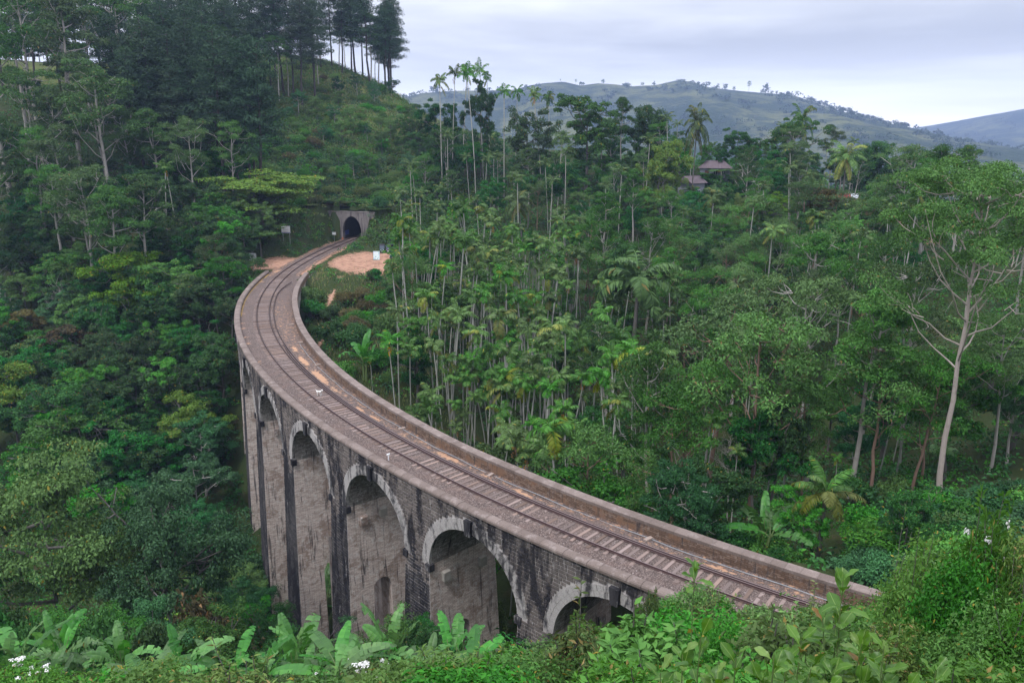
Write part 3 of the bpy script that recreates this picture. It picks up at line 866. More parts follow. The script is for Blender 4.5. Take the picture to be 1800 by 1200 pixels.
# ------------------------------------------------------------------ the track
track = empty("railway_track", B(70, 0, -0.3))
tag(track, "single railway track on sleepers curving over the viaduct into the tunnel", "railway track")
TP = Matrix.Translation(track.location).inverted()
def on_track(o): o.parent = track; o.matrix_parent_inverse = TP; return o
RAILM = plain("rusty_rail_steel", (0.085, 0.05, 0.048), 0.55, 0.5, 0.5, 0.4, 9)
RAILT = plain("worn_rail_head", (0.20, 0.15, 0.15), 0.32, 0.5, 0.8, 0.25, 9)
def rail_mesh(offs, s0, s1, hh=0.17, mats=None, step=1.0, ztop=0.0):
    prof = [(-0.065, -hh), (0.065, -hh), (0.065, -hh + 0.02), (0.012, -hh + 0.045), (0.012, -0.045), (0.036, -0.032), (0.036, -0.004), (0.028, 0.0), (-0.028, 0.0), (-0.036, -0.004), (-0.036, -0.032), (-0.012, -0.045), (-0.012, -hh + 0.045), (-0.065, -hh + 0.02)]
    qs = np.arange(s0, s1 + 1e-6, step); n = len(prof)
    V = np.concatenate([Bn(np.full(n, q), (offs(q) if callable(offs) else offs) + np.array([p[0] for p in prof]), ztop + np.array([p[1] for p in prof])) for q in qs])
    k = len(qs); I, J = np.meshgrid(np.arange(k - 1), np.arange(n), indexing="ij")
    Fq = np.stack([I * n + J, I * n + (J + 1) % n, (I + 1) * n + (J + 1) % n, (I + 1) * n + J], -1).reshape(-1, 4)
    mi = np.where((J.ravel() >= 6) & (J.ravel() <= 8), 1, 0)
    return mesh_np("rail", V, Fq, [RAILM, RAILT], mat_idx=mi)
on_track(link("rail", rail_mesh(0.872, S_PORTAL - 24, 141)))
on_track(link("rail", rail_mesh(-0.872, S_PORTAL - 24, 141)))
def guard_off(s): return float(np.interp(s, [16, 22, 26, 60, 90, 141], [-2.6, -1.75, -1.5, -1.42, -1.26, -1.22]))
g1 = on_track(link("guard_rail", rail_mesh(guard_off, 16, 91, 0.13, ztop=-0.035))); g1["label"] = "old rail lying along the sleeper ends"
g2 = on_track(link("guard_rail", rail_mesh(lambda s: float(np.interp(s, [58, 64, 141], [-1.30, -1.12, -1.12])), 58, 141, 0.13, ztop=-0.03)))
def sleeper_mat():
    t = NT("sleeper_timber"); v = t.coord(); r = t.rand_obj()
    n = t.noise(t.map(v, (1, 9, 9)), 2.2, 5, 0.6)
    c = t.mix(n, (0.135, 0.095, 0.082), (0.28, 0.212, 0.19))
    c = t.hsv(c, t.math("ADD", 0.49, t.math("MULTIPLY", r, 0.02)), t.math("ADD", 0.7, t.math("MULTIPLY", r, 0.5)), t.math("ADD", 0.62, t.math("MULTIPLY", t.math("FRACT", t.math("MULTIPLY", r, 5.3)), 0.7)))
    return t.bsdf(c, 0.9, 0.15, t.bump(n, 0.5, 0.02))
SLEEPM = sleeper_mat()
m = MB()
L_, W_, D_ = 1.38, 0.125, 0.14
m.hexa([(-L_, -W_, -D_), (L_, -W_, -D_), (L_, W_, -D_), (-L_, W_, -D_), (-L_ + .01, -W_ + .015, 0), (L_ - .01, -W_ + .015, 0), (L_ - .01, W_ - .015, 0), (-L_ + .01, W_ - .015, 0)])
for rx in (-0.872, 0.872):
    for sx in (-1, 1): m.box((rx + sx * 0.11, 0, 0.015), (0.06, 0.16, 0.05))
sl = m.mesh("sleeper", [SLEEPM])
s_ = S_PORTAL - 6; i = 0
while s_ < 140.5:
    th = s_ / RAD
    cover = -0.172 + rnd.uniform(-0.012, 0.004)
    if s_ > 72:
        cover -= 0.018 * max(0, math.sin(s_ * 0.9) + 0.3 * math.sin(s_ * 2.7))
    o = link("sleeper", sl, None, B(s_, rnd.uniform(-0.04, 0.04), cover), th + rnd.uniform(-0.012, 0.012))
    on_track(o); s_ += 0.635 + rnd.uniform(-0.03, 0.03)
# ------------------------------------------------------------------ leaves, crowns, trunks
def leaf_quads(P, D, N, L, W, fold=0.25):
    D = nrm(D); S = nrm(np.cross(D, N)); N = np.cross(S, D)
    L = np.asarray(L)[:, None]; W = np.asarray(W)[:, None]
    m = P + D * L * 0.45
    V = np.stack([P, m + S * W * 0.5 + N * W * fold, P + D * L - N * L * 0.12, m - S * W * 0.5 + N * W * fold], 1)
    n = len(P)
    return V.reshape(-1, 3), np.arange(n * 4).reshape(n, 4)

def clumps(rng, C, R, per, L, W, up=0.6, droop=0.25, low=-0.55, jit=0.5, inner=0.55):
    """leaf faces spread through rounded clumps: C (n,3) centres, R (n,3) radii"""
    C = np.asarray(C, float); R = np.asarray(R, float)
    if R.ndim == 1: R = np.stack([R, R, R * 0.75], -1)
    n = len(C)
    z = rng.uniform(low, 1, (n, per)); a = rng.uniform(0, 2 * math.pi, (n, per)); r = np.sqrt(1 - z * z)
    u = np.stack([r * np.cos(a), r * np.sin(a), z], -1)
    rad = inner + (1 - inner) * np.sqrt(rng.random((n, per, 1)))
    rad = rad * (1 + 0.22 * np.sin(a * 3 + rng.uniform(0, 6, (n, 1)))[..., None])
    P = (C[:, None] + u * rad * R[:, None]).reshape(-1, 3)
    u = u.reshape(-1, 3)
    N = nrm(u + np.array([0, 0, up]) + rng.normal(0, jit, u.shape))
    D = np.cross(N, rng.normal(0, 1, u.shape)); D = nrm(D) + u * 0.35 + np.array([0, 0, -droop])
    k = len(P)
    sz = rng.uniform(0.65, 1.25, k)
    return leaf_quads(P, D, N, L * sz, W * sz)

def limb(rng, a, b, r0, r1, sag=0.12, n=6, sides=6):
    a, b = np.asarray(a, float), np.asarray(b, float)
    t = np.linspace(0, 1, n)[:, None]; d = np.linalg.norm(b - a)
    p = a + (b - a) * t
    off = rng.normal(0, 1, 3) * d * sag
    p = p + off * np.sin(t * math.pi) + np.array([0, 0, 1]) * (np.sin(t * math.pi) * -0.08 * d)
    p += rng.normal(0, 0.012 * d, p.shape) * (t > 0) * (t < 1)
    return tube_np(p, np.linspace(r0, r1, n), sides)

PROTO = {}
BLADES = {}                 # kind -> list (per variant) of separate leaf or frond meshes
def proto(kind, trunk, crown, height, width):
    PROTO.setdefault(kind, []).append((trunk, crown, height, width))

def mk(name, VF, mat, smooth=False):
    return mesh_np(name, VF[0], VF[1], [mat], smooth)

L_DARK = leaf_mat("leaves_dark_green", (0.010, 0.045, 0.012), (0.052, 0.171, 0.033), (0.20, 0.15, 0.03), 0.012)
L_MID = leaf_mat("leaves_mid_green", (0.020, 0.078, 0.014), (0.096, 0.275, 0.037), (0.24, 0.20, 0.03), 0.015)
L_BRIGHT = leaf_mat("leaves_yellow_green", (0.050, 0.110, 0.016), (0.157, 0.275, 0.036), (0.28, 0.22, 0.03), 0.03, hue=0.02, val=0.4)
L_BLUE = leaf_mat("leaves_blue_green", (0.014, 0.062, 0.026), (0.063, 0.201, 0.061), None, 0, hue=0.02)
L_GUM = leaf_mat("leaves_gum_tree", (0.022, 0.066, 0.018), (0.099, 0.226, 0.046), (0.20, 0.15, 0.05), 0.01, hue=0.025)
L_PINE = leaf_mat("needles_dark", (0.016, 0.046, 0.022), (0.048, 0.100, 0.046), None, 0, trans=0.1, val=0.4)
L_PALM = leaf_mat("palm_leaflets", (0.026, 0.085, 0.016), (0.106, 0.250, 0.036), (0.24, 0.22, 0.03), 0.02, rough=0.45, spec=0.22)
L_PALMY = leaf_mat("palm_leaflets_yellowing", (0.09, 0.14, 0.02), (0.25, 0.27, 0.04), None, 0, rough=0.45, hue=0.01)
L_BANANA = leaf_mat("banana_leaf", (0.030, 0.120, 0.022), (0.100, 0.270, 0.050), None, 0, trans=0.3, rough=0.4, spec=0.3, hue=0.03, val=0.8)
L_BANANAY = leaf_mat("banana_leaf_bright", (0.16, 0.30, 0.03), (0.30, 0.40, 0.05), None, 0, trans=0.35, rough=0.4, hue=0.01, val=0.2)
L_WEED = leaf_mat("weed_leaves", (0.036, 0.105, 0.018), (0.110, 0.225, 0.040), (0.26, 0.20, 0.06), 0.02, trans=0.3)
L_BROWN = leaf_mat("leaves_olive_brown", (0.055, 0.060, 0.020), (0.13, 0.115, 0.045), (0.22, 0.13, 0.06), 0.08, hue=0.02)
L_DEAD = leaf_mat("dry_palm_leaf", (0.20, 0.11, 0.03), (0.42, 0.23, 0.05), None, 0, hue=0.02)
L_FRUIT = leaf_mat("orange_fruit_bunch", (0.35, 0.14, 0.02), (0.55, 0.25, 0.03), None, 0, hue=0.02)
L_WHITE = leaf_mat("white_flower_heads", (0.62, 0.62, 0.60), (0.82, 0.82, 0.82), None, 0, hue=0.0, val=0.1)
L_GRASSY = leaf_mat("bank_leaves", (0.05, 0.10, 0.022), (0.15, 0.22, 0.055), (0.26, 0.20, 0.08), 0.08, hue=0.03)
L_GRASS = leaf_mat("grass_blades", (0.05, 0.13, 0.025), (0.14, 0.26, 0.055), (0.30, 0.26, 0.12), 0.06, trans=0.3, hue=0.01, val=0.15)
L_STRAW = leaf_mat("dry_grass_blades", (0.09, 0.13, 0.035), (0.24, 0.25, 0.10), (0.36, 0.28, 0.16), 0.2, trans=0.2, hue=0.01, val=0.15)

# broadleaf trees: limbs, branches and twigs, a leaf clump at each twig; gaps stay open between them
def broad(kind, seed, hgt, wid, mat, bark, nl=9, nj=4, nk=3, per=150, ll=0.27, layers=False, low=0.30, flat=0.62, cr=0.072, lean=0.0):
    rng = np.random.default_rng(seed); parts_ = []; C = []
    z = np.linspace(-1.0, hgt * 0.9, 7); bend = np.cumsum(rng.normal(0, 0.03, (7, 2)), 0) * hgt * 0.3; bend[:2] *= 0.3
    stem = np.c_[bend, z]; parts_.append(tube_np(stem, np.linspace(hgt * 0.019, 0.03, 7), 8))
    at = lambda zz: np.array([np.interp(zz, z, stem[:, 0]), np.interp(zz, z, stem[:, 1]), zz])
    skew = rng.uniform(0, 6.28)
    for i in range(nl):
        f = low + (0.80 - low) * (i / nl) ** 0.9; az = i * 2.4 + rng.uniform(-0.6, 0.6)
        reach = wid * 0.5 * rng.uniform(0.55, 1.08) * (1.0 - 0.55 * ((f - low) / (1 - low)) ** 2) * (1 + 0.22 * math.cos(az - skew))
        b0 = at(hgt * f); rise = reach * rng.uniform(0.25, 0.9) if not layers else reach * rng.uniform(0.1, 0.65)
        tip = b0 + np.array([math.cos(az) * reach, math.sin(az) * reach, rise]); tip[2] = min(tip[2], hgt * 0.98)
        parts_.append(limb(rng, b0, tip, hgt * 0.0085 * (1.1 - f * 0.5), 0.03, 0.10, 6, 5))
        for j in range(nj):
            tt = rng.uniform(0.40, 1.04); p = b0 + (tip - b0) * tt + rng.normal(0, 1, 3) * wid * 0.085 * np.array([1, 1, 0.25 if layers else 0.7])
            p[2] = min(max(p[2], hgt * low * 0.9), hgt)
            parts_.append(limb(rng, b0 + (tip - b0) * tt * 0.8, p, 0.05, 0.02, 0.12, 4, 4))
            for k in range(nk): C.append(p + rng.normal(0, 1, 3) * wid * 0.055 * np.array([1, 1, 0.2 if layers else 0.75]))
    for k in range(nj * nk // 2 + 3): C.append(at(hgt * rng.uniform(0.72, 0.97)) + rng.normal(0, 1, 3) * wid * 0.10 * np.array([1, 1, 0.4]))
    C = np.array(C); C[:, 2] = np.clip(C[:, 2], hgt * low * 0.8, hgt * 0.98)
    r = rng.uniform(0.6, 1.3, len(C)) * wid * cr
    R = np.stack([r, r, r * (0.34 if layers else flat)], -1)
    if layers: R[:, :2] *= 1.35
    crown = clumps(rng, C, R, per, ll, ll * 0.52, up=0.9 if layers else 0.5, droop=0.1 if layers else 0.35, low=-0.45, jit=0.6, inner=0.35)
    proto(kind, mk("trunk", join_np(parts_), bark, True), mk("crown", crown, mat), hgt, wid)
for sd in range(4): broad("broad_dark", 11 + sd, 12, (9, 8, 10, 7.5)[sd], L_DARK, BARK_GREY, low=(.3, .35, .25, .3)[sd])
for sd in range(4): broad("broad_mid", 21 + sd, 12, (9, 8, 10, 7)[sd], L_MID, BARK_GREY, ll=0.26, low=(.3, .4, .25, .35)[sd], flat=0.55)
broad("fine_mid", 26, 12, 10, L_MID, BARK_GREY, nl=11, nj=5, nk=4, per=140, ll=0.195, layers=True, low=0.42, cr=0.06)
broad("fine_mid", 29, 12, 9, L_MID, BARK_GREY, nl=11, nj=5, nk=4, per=140, ll=0.195, low=0.3, cr=0.058)
broad("fine_dark", 28, 12, 10, L_DARK, BARK_GREY, nl=11, nj=5, nk=4, per=140, ll=0.195, low=0.25, cr=0.058)
broad("fine_dark", 30, 12, 8, L_DARK, BARK_GREY, nl=11, nj=5, nk=4, per=140, ll=0.19, low=0.3, cr=0.06)
broad("fine_blue", 27, 12, 9.5, L_BLUE, BARK_GREY, nl=12, nj=5, nk=4, per=150, ll=0.175, low=0.2, cr=0.06)
broad("broad_bright", 31, 10, 9.5, L_BRIGHT, BARK_GREY, nl=14, per=160, ll=0.24, layers=True, cr=0.08, low=0.22)
broad("broad_bright", 32, 10, 9, L_BRIGHT, BARK_GREY, nl=12, nj=5, per=170, ll=0.23, low=0.2, cr=0.075)
broad("round_dark", 35, 11, 7.0, L_DARK, BARK_DARK, nl=16, nj=5, nk=3, per=130, ll=0.24, low=0.10, flat=0.9, cr=0.085)
broad("blue_green", 38, 11, 9.0, L_BLUE, BARK_PALE, per=170, ll=0.22, low=0.34, flat=0.45)
broad("blue_green", 39, 12, 7.5, L_BLUE, BARK_PALE, per=170, ll=0.22, low=0.3, flat=0.45)
broad("brown_tree", 41, 9, 7.5, L_BROWN, BARK_GREY, nl=11, per=160, ll=0.23, low=0.2)

# gum trees: tall pale stem, steep limbs, airy tufts
def gum(kind, seed, hgt, wid, mat, bark, tufts=30, per=120, first=0.42, ll=0.42, limb_r=1.0, tr_=0.105):
    rng = np.random.default_rng(seed); parts_ = []; C = []
    z = np.linspace(-1.2, hgt * 0.93, 9)
    bend = np.cumsum(rng.normal(0, 0.018, (9, 2)), 0) * hgt * 0.35
    stem = np.c_[bend, z]
    parts_.append(tube_np(stem, np.linspace(hgt * 0.0135, hgt * 0.003, 9) * limb_r, 8))
    at = lambda zz: np.array([np.interp(zz, z, stem[:, 0]), np.interp(zz, z, stem[:, 1]), zz])
    nl = max(7, tufts // 3)
    for i in range(nl):
        f = first + (0.95 - first) * i / nl; a = i * 2.4 + rng.uniform(-0.5, 0.5)
        reach = wid * 0.5 * rng.uniform(0.55, 1.0) * (1.12 - 0.6 * (f - first) / (1 - first))
        b0 = at(hgt * f); rise = reach * rng.uniform(0.6, 1.5)
        tip = b0 + np.array([math.cos(a) * reach, math.sin(a) * reach, rise]); tip[2] = min(tip[2], hgt)
        parts_.append(limb(rng, b0, tip, hgt * 0.0038 * limb_r, 0.02, 0.06, 6, 5))
        for j in range(3):
            tt = rng.uniform(0.55, 1.05); p = b0 + (tip - b0) * tt + rng.normal(0, 0.10 * wid, 3) * np.array([1, 1, 0.45])
            C.append(p); parts_.append(limb(rng, b0 + (tip - b0) * tt * 0.75, p, 0.05, 0.02, 0.1, 4, 4))
    C.append(at(hgt * 0.96)); C.append(at(hgt * 0.9) + np.array([0.6, 0.3, 0]))
    C = np.array(C); r = rng.uniform(0.7, 1.35, len(C)) * wid * tr_
    crown = clumps(rng, C, np.stack([r * 1.2, r * 1.2, r * 0.62], -1), per, ll, ll * 0.36, up=0.5, droop=0.5, low=-0.3, jit=0.6, inner=0.3)
    proto(kind, mk("trunk", join_np(parts_), bark, True), mk("crown", crown, mat), hgt, wid)
for sd in range(4): gum("gum", 51 + sd, 20, (9.5, 7.5, 8.5, 10)[sd], L_GUM, BARK_PALE, 36, 280, ll=0.30, first=(.42, .5, .38, .45)[sd])
gum("gum_big", 57, 27, 15, L_GUM, BARK_PINK, 66, 620, first=0.42, ll=0.25, limb_r=0.82, tr_=0.085)
for sd in range(2): gum("gum_low", 61 + sd, 14, 8.5, L_GUM, BARK_RED, 33, 210, first=0.30, ll=0.29)

# dark straight conifers of the hilltop
def pine(seed, hgt, wid):
    rng = np.random.default_rng(seed); parts_ = []; C = []; R = []
    z = np.linspace(-1.2, hgt * 0.98, 8); stem = np.c_[np.cumsum(rng.normal(0, 0.006, (8, 2)), 0) * hgt, z]
    parts_.append(tube_np(stem, np.linspace(hgt * 0.0115, 0.04, 8), 7))
    n = 34; f0 = rng.uniform(0.30, 0.42)
    for i in range(n):
        f = f0 + (0.98 - f0) * i / n; a = i * 2.39 + rng.uniform(-0.4, 0.4)
        reach = wid * 0.5 * (1.05 - f) / (1.05 - f0) * rng.uniform(0.6, 1.1) + 0.5
        b0 = np.array([np.interp(hgt * f, z, stem[:, 0]), np.interp(hgt * f, z, stem[:, 1]), hgt * f])
        tip = b0 + np.array([math.cos(a) * reach, math.sin(a) * reach, reach * rng.uniform(-0.15, 0.35)])
        parts_.append(limb(rng, b0, tip, 0.06, 0.02, 0.06, 4, 4))
        for tt in ((0.55, 1.0) if reach > 1.6 else (0.9,)):
            C.append(b0 + (tip - b0) * tt); q = rng.uniform(0.7, 1.15) * wid * 0.13; R.append((q * 1.3, q * 1.3, q * 0.62))
    crown = clumps(rng, np.array(C), np.array(R), 130, 0.48, 0.11, up=0.4, droop=0.35, low=-0.5, jit=0.7)
    proto("pine", mk("trunk", join_np(parts_), BARK_DARK, True), mk("crown", crown, L_PINE), hgt, wid)
for sd in range(3): pine(71 + sd, 24, 8)

# palms
def frond(rng, base, az, el, ln, droop, pairs, lw, ll, hang=0.55):
    t = np.linspace(0, 1, 10)
    e = el - droop * t ** 1.3
    st = ln / 9
    d = np.stack([np.cos(e) * math.cos(az), np.cos(e) * math.sin(az), np.sin(e)], -1)
    p = base + np.concatenate([[np.zeros(3)], np.cumsum(d[:-1] * st, 0)])
    rach = tube_np(p, np.linspace(0.035, 0.008, 10) * (ln / 2.2), 4)
    tt = np.linspace(0.14, 0.99, pairs)
    P = np.stack([np.interp(tt, t, p[:, i]) for i in range(3)], -1); Dr = nrm(np.stack([np.interp(tt, t, d[:, i]) for i in range(3)], -1))
    side = nrm(np.cross(Dr, [0, 0, 1.0])); up = np.cross(side, Dr)
    Ps, Ds, Ns, Ls = [], [], [], []
    for sg in (-1, 1):
        D = side * sg * 0.85 + Dr * (0.35 + 0.5 * tt[:, None]) - up * hang * rng.uniform(0.5, 1.2, (pairs, 1)) + rng.normal(0, 0.10, (pairs, 3))
        Ps.append(P); Ds.append(D); Ns.append(up + rng.normal(0, 0.3, (pairs, 3))); Ls.append(ll * np.sin(np.clip(tt * 0.85 + 0.12, 0, 1) * math.pi) ** 0.6 * rng.uniform(0.85, 1.1, pairs) + 0.1)
    q = leaf_quads(np.concatenate(Ps), np.concatenate(Ds), np.concatenate(Ns), np.concatenate(Ls), np.full(pairs * 2, lw), 0.15)
    return rach, q
def palm(kind, seed, hgt, nf, ln, pairs, lw, ll, trunk_r, mat, fruit=0, dead=0, droop=1.6, lean=0.03, el=(0.15, 1.35), bark=BARK_PALM):
    rng = np.random.default_rng(seed)
    z = np.linspace(-1.0, hgt, 9); lx = lean * hgt * (np.clip(z, 0, None) / hgt) ** 1.6
    stem = np.c_[lx, 0 * z, z]
    tr = [tube_np(stem, np.linspace(trunk_r * 1.15, trunk_r * 0.8, 9), 7)]
    top = stem[-1]
    shaft = tube_np(np.array([top, top + [0, 0, 0.45], top + [0, 0, 0.9]]) if kind.startswith("areca") else np.array([top, top + [0, 0, .2], top + [0, 0, 0.35]]), np.array([trunk_r * 1.1, trunk_r * 1.25, trunk_r * 0.6]), 7)
    Vs, Fs, Ms, b = [], [], [], 0
    def put(vf, m):
        nonlocal b
        Vs.append(vf[0]); Fs.append(vf[1] + b); Ms.append(np.full(len(vf[1]), m)); b += len(vf[0])
    put(shaft, 0)
    tip = top + np.array([0, 0, 0.75 if kind.startswith("areca") else 0.25])
    for i in range(nf):
        f = i / max(nf - 1, 1)
        r_, q = frond(rng, tip, i * 2.4 + rng.uniform(-.3, .3), el[0] + (el[1] - el[0]) * f + rng.uniform(-.12, .12), ln * rng.uniform(0.85, 1.1), droop * rng.uniform(0.8, 1.15), pairs, lw, ll)
        if kind == "coconut_yellow":
            bv = join_np([r_, q]); BLADES.setdefault(kind, [[]])[0].append(mesh_np("frond", bv[0], bv[1], [L_PALMY if f < 0.55 else L_PALM]))
        put(r_, 0); put(q, 0 if (rng.random() > 0.12 or dead == 0) else 1)
    for i in range(fruit):
        a = rng.uniform(0, 6.3); C = tip + np.array([math.cos(a) * 0.28, math.sin(a) * 0.28, -0.95])
        put(clumps(rng, C[None], np.array([[0.22, 0.22, 0.5]]), 46, 0.16, 0.10, low=-1), 2)
    for i in range(dead):
        r_, q = frond(rng, tip - [0, 0, 0.4], rng.uniform(0, 6.3), -0.7, ln * 0.9, 0.7, pairs, lw, ll * 0.8, 0.3); put(r_, 2 if fruit == 0 else 1); put(q, 1)
    me = mesh_np("crown", np.concatenate(Vs), np.concatenate(Fs), [mat, L_PALMY, L_FRUIT if fruit else L_DEAD], mat_idx=np.concatenate(Ms))
    proto(kind, mk("trunk", join_np(tr), bark, True), me, hgt, ln * 1.8)
for sd in range(8):
    palm("areca", 81 + sd, 13.5, (9, 8, 10, 7, 9, 6, 9, 8)[sd], (1.9, 1.7, 2.1, 1.8, 2.0, 1.5, 1.8, 2.1)[sd], 19, 0.11, 0.62, (.085, .07, .095, .075, .08, .07, .10, .085)[sd], L_PALM, fruit=1 if sd == 1 else 0, dead=1 if sd in (0, 2, 5) else 0,
         lean=(0.01, 0.06, -0.04, 0.10, -0.08, 0.02, 0.0, -0.12)[sd], droop=(1.6, 1.3, 1.9, 1.4, 1.1, 2.2, 1.5, 1.7)[sd], el=((0.15, 1.35), (0.3, 1.4), (-0.1, 1.3), (0.35, 1.45), (0.0, 1.4), (0.2, 1.2), (0.1, 1.45), (-0.2, 1.35))[sd])
palm("areca_thin", 99, 13.5, 8, 2.2, 12, 0.15, 0.62, 0.08, L_PALM, lean=0.03)
palm("coconut", 91, 9.5, 18, 4.6, 34, 0.14, 0.95, 0.16, L_PALM, dead=2, droop=1.7, el=(-0.35, 1.4), lean=0.05, bark=BARK_GREY)
palm("coconut_yellow", 92, 4.8, 15, 2.7, 44, 0.075, 0.60, 0.16, L_PALMY, dead=1, droop=1.5, el=(-0.2, 1.45), lean=0.0, bark=BARK_GREY)
palm("kitul", 93, 9.0, 13, 3.6, 34, 0.20, 0.75, 0.15, L_GUM, dead=0, droop=2.0, el=(-0.3, 1.4), lean=0.03, bark=BARK_GREY)

# banana: leaning blades with a midrib, torn edges
def banana(kind, seed, hgt, nl, mat, ln=2.2, wd=0.55, mats2=None):
    rng = np.random.default_rng(seed); Vs, Fs, b = [], [], 0
    stems = []; blades = []
    for st in range(1 if nl < 8 else 2):
        bx = rng.normal(0, 0.35, 2) * (st > 0); h = hgt * (1 - 0.25 * st)
        top = np.array([bx[0] + rng.normal(0, .1), bx[1] + rng.normal(0, .1), h])
        stems.append(tube_np(np.array([[bx[0], bx[1], -0.5], [bx[0], bx[1], h * 0.5], top]), np.array([0.16, 0.13, 0.07]), 7))
        for i in range(nl // (1 if nl < 8 else 2)):
            az = i * 2.4 + rng.uniform(-.4, .4) + st; f = i / nl
            el = rng.uniform(0.2, 1.35); n = 15; t = np.linspace(0, 1, n); droop = rng.uniform(0.6, 2.0) * (1.5 - el) + rng.uniform(0, 0.5)
            L = ln * rng.uniform(0.75, 1.15); e = el - droop * t ** 1.6
            d = np.stack([np.cos(e) * math.cos(az), np.cos(e) * math.sin(az), np.sin(e)], -1)
            pet = top + d[0] * 0.35
            p = pet + np.concatenate([[np.zeros(3)], np.cumsum(d[:-1] * L / (n - 1), 0)])
            stems.append(tube_np(np.array([top - [0, 0, .2], pet, p[3]]), np.array([.05, .035, .025]), 5))
            sd_ = nrm(np.cross(d, [0, 0, 1.0]) + 1e-6); up = np.cross(sd_, d)
            roll = rng.uniform(-0.5, 0.5); sd2 = sd_ * math.cos(roll) + up * math.sin(roll); up2 = np.cross(sd2, d)
            w = wd * rng.uniform(.85, 1.15) / 2 * np.sin(np.clip(t * 0.93 + 0.05, 0, 1) * math.pi) ** 0.45
            v0, f0 = len(Vs), b
            for sg in (-1, 1):
                tear = rng.uniform(0, 1, n) < 0.30
                for j in range(n - 1):
                    hang0 = rng.uniform(0.05, 0.35) + (0.5 if tear[j] else 0); gap = 0.10 if tear[j] else 0.0
                    a0, a1 = p[j], p[j + 1]
                    e0 = p[j] + (p[j + 1] - p[j]) * gap
                    o0 = e0 + sd2[j] * sg * w[j] + up2[j] * w[j] * (0.35 - hang0); o1 = a1 + sd2[j + 1] * sg * w[j + 1] + up2[j + 1] * w[j + 1] * (0.35 - hang0)
                    m0 = (e0 + o0) / 2 + up2[j] * w[j] * .16; m1 = (a1 + o1) / 2 + up2[j] * w[j] * .16
                    Vs.append(np.array([a0, a1, m1, m0, o0, o1])); Fs.append(np.array([[0, 1, 2, 3], [3, 2, 5, 4]]) + b); b += 6
            blades.append(mesh_np("leaf", np.concatenate(Vs[v0:]), np.concatenate(Fs[v0:]) - f0, [mat]))
    BLADES.setdefault(kind, []).append(blades)
    me = mesh_np("crown", np.concatenate(Vs), np.concatenate(Fs), [mat])
    proto(kind, mk("trunk", join_np(stems), STEMG, True), me, hgt + ln * 0.8, ln * 1.6)
STEMG = plain("banana_stem", (0.10, 0.15, 0.05), 0.6, 0.3, var=0.4)
for sd in range(3): banana("banana", 101 + sd, 1.9, 9, L_BANANA, 2.5, 0.62)
banana("banana_bright", 105, 1.3, 3, L_BANANAY, 2.3, 0.6)

# shrubs: leafy to the ground
def shrub(kind, seed, hgt, wid, mat, ll, nc=26, per=130, flowers=0, wr=0.5, up=0.6, spiky=False):
    rng = np.random.default_rng(seed)
    a = rng.uniform(0, 6.28, nc); r = np.sqrt(rng.random(nc)) * wid * 0.42
    zt = hgt * (1 - 0.55 * (r / (wid * 0.5)) ** 2)
    C = np.stack([r * np.cos(a), r * np.sin(a), zt * rng.uniform(0.35, 0.9, nc)], -1)
    R = rng.uniform(0.7, 1.25, nc) * wid * 0.17
    V = [clumps(rng, C, np.stack([R, R, R * (1.1 if spiky else 0.8)], -1), per, ll, ll * wr, up=up, droop=0.15, low=-0.5, jit=0.6)]
    br = [limb(rng, rng.normal(0, 0.12, 3) * [1, 1, 0] + [0, 0, -0.4], c, 0.03 * hgt / 2, 0.012, 0.1, 5, 4) for c in C[:14]]
    if spiky:          # upright leafy shoots
        for i in range(16):
            c = C[rng.integers(0, nc)]; L = hgt * rng.uniform(0.25, 0.5); n = 26
            t = rng.random(n); ax = nrm(np.array([rng.normal(0, .25), rng.normal(0, .25), 1.0])); P = c + ax * (t[:, None] * L)
            N = rng.normal(0, 1, (n, 3)) * [1, 1, .4] + [0, 0, .6]; D = rng.normal(0, 1, (n, 3)) * [1, 1, .3] + [0, 0, 0.35]
            V.append(leaf_quads(P, D, N, np.full(n, ll * 1.1), np.full(n, ll * wr)))
            br.append(limb(rng, c, c + ax * L, 0.015, 0.006, 0.02, 4, 4))
    cv = join_np(V); mats = [mat]; mi = np.zeros(len(cv[1]), int)
    if flowers:
        T = np.array([C[i] for i in rng.integers(0, nc, flowers)]); T[:, 2] = T[:, 2] + R.mean() * 0.9 + hgt * 0.06
        fv = clumps(rng, T, np.full((flowers, 3), 1.0) * [0.06, 0.06, 0.03] * (wid / 2.0) ** 0.5, 24, 0.035, 0.035, up=1.2, low=-0.1)
        cv2 = join_np([cv, fv]); mi = np.concatenate([mi, np.ones(len(fv[1]), int)]); cv = cv2; mats.append(L_WHITE)
    me = mesh_np("foliage", cv[0], cv[1], mats, mat_idx=mi)
    proto(kind, mk("stems", join_np(br), BARK_GREY, True), me, hgt, wid)
for sd in range(2): shrub("shrub_dark", 111 + sd, 3.0, 4.0, L_DARK, 0.26)
for sd in range(2): shrub("shrub_mid", 113 + sd, 2.8, 4.0, L_MID, 0.24)
for sd in range(3): shrub("bank_shrub", 151 + sd, 1.9, 4.6, (L_WEED, L_MID, L_GRASSY)[sd], 0.20, 34, 170, spiky=sd == 2, wr=0.45)
for sd in range(2): shrub("shrub_blue", 115 + sd, 2.6, 3.8, L_BLUE, 0.22)
for sd in range(2): shrub("weed", 117 + sd, 1.5, 2.0, L_WEED, 0.13, 26, 110, spiky=True, wr=0.36)
shrub("weed", 122, 1.6, 1.8, L_MID, 0.17, 22, 90, spiky=True, wr=0.42)
shrub("weed", 123, 1.9, 1.5, L_GRASSY, 0.15, 18, 80, spiky=True, wr=0.26)
shrub("weed", 124, 1.2, 1.8, L_WEED, 0.20, 16, 60, spiky=True, wr=0.5)
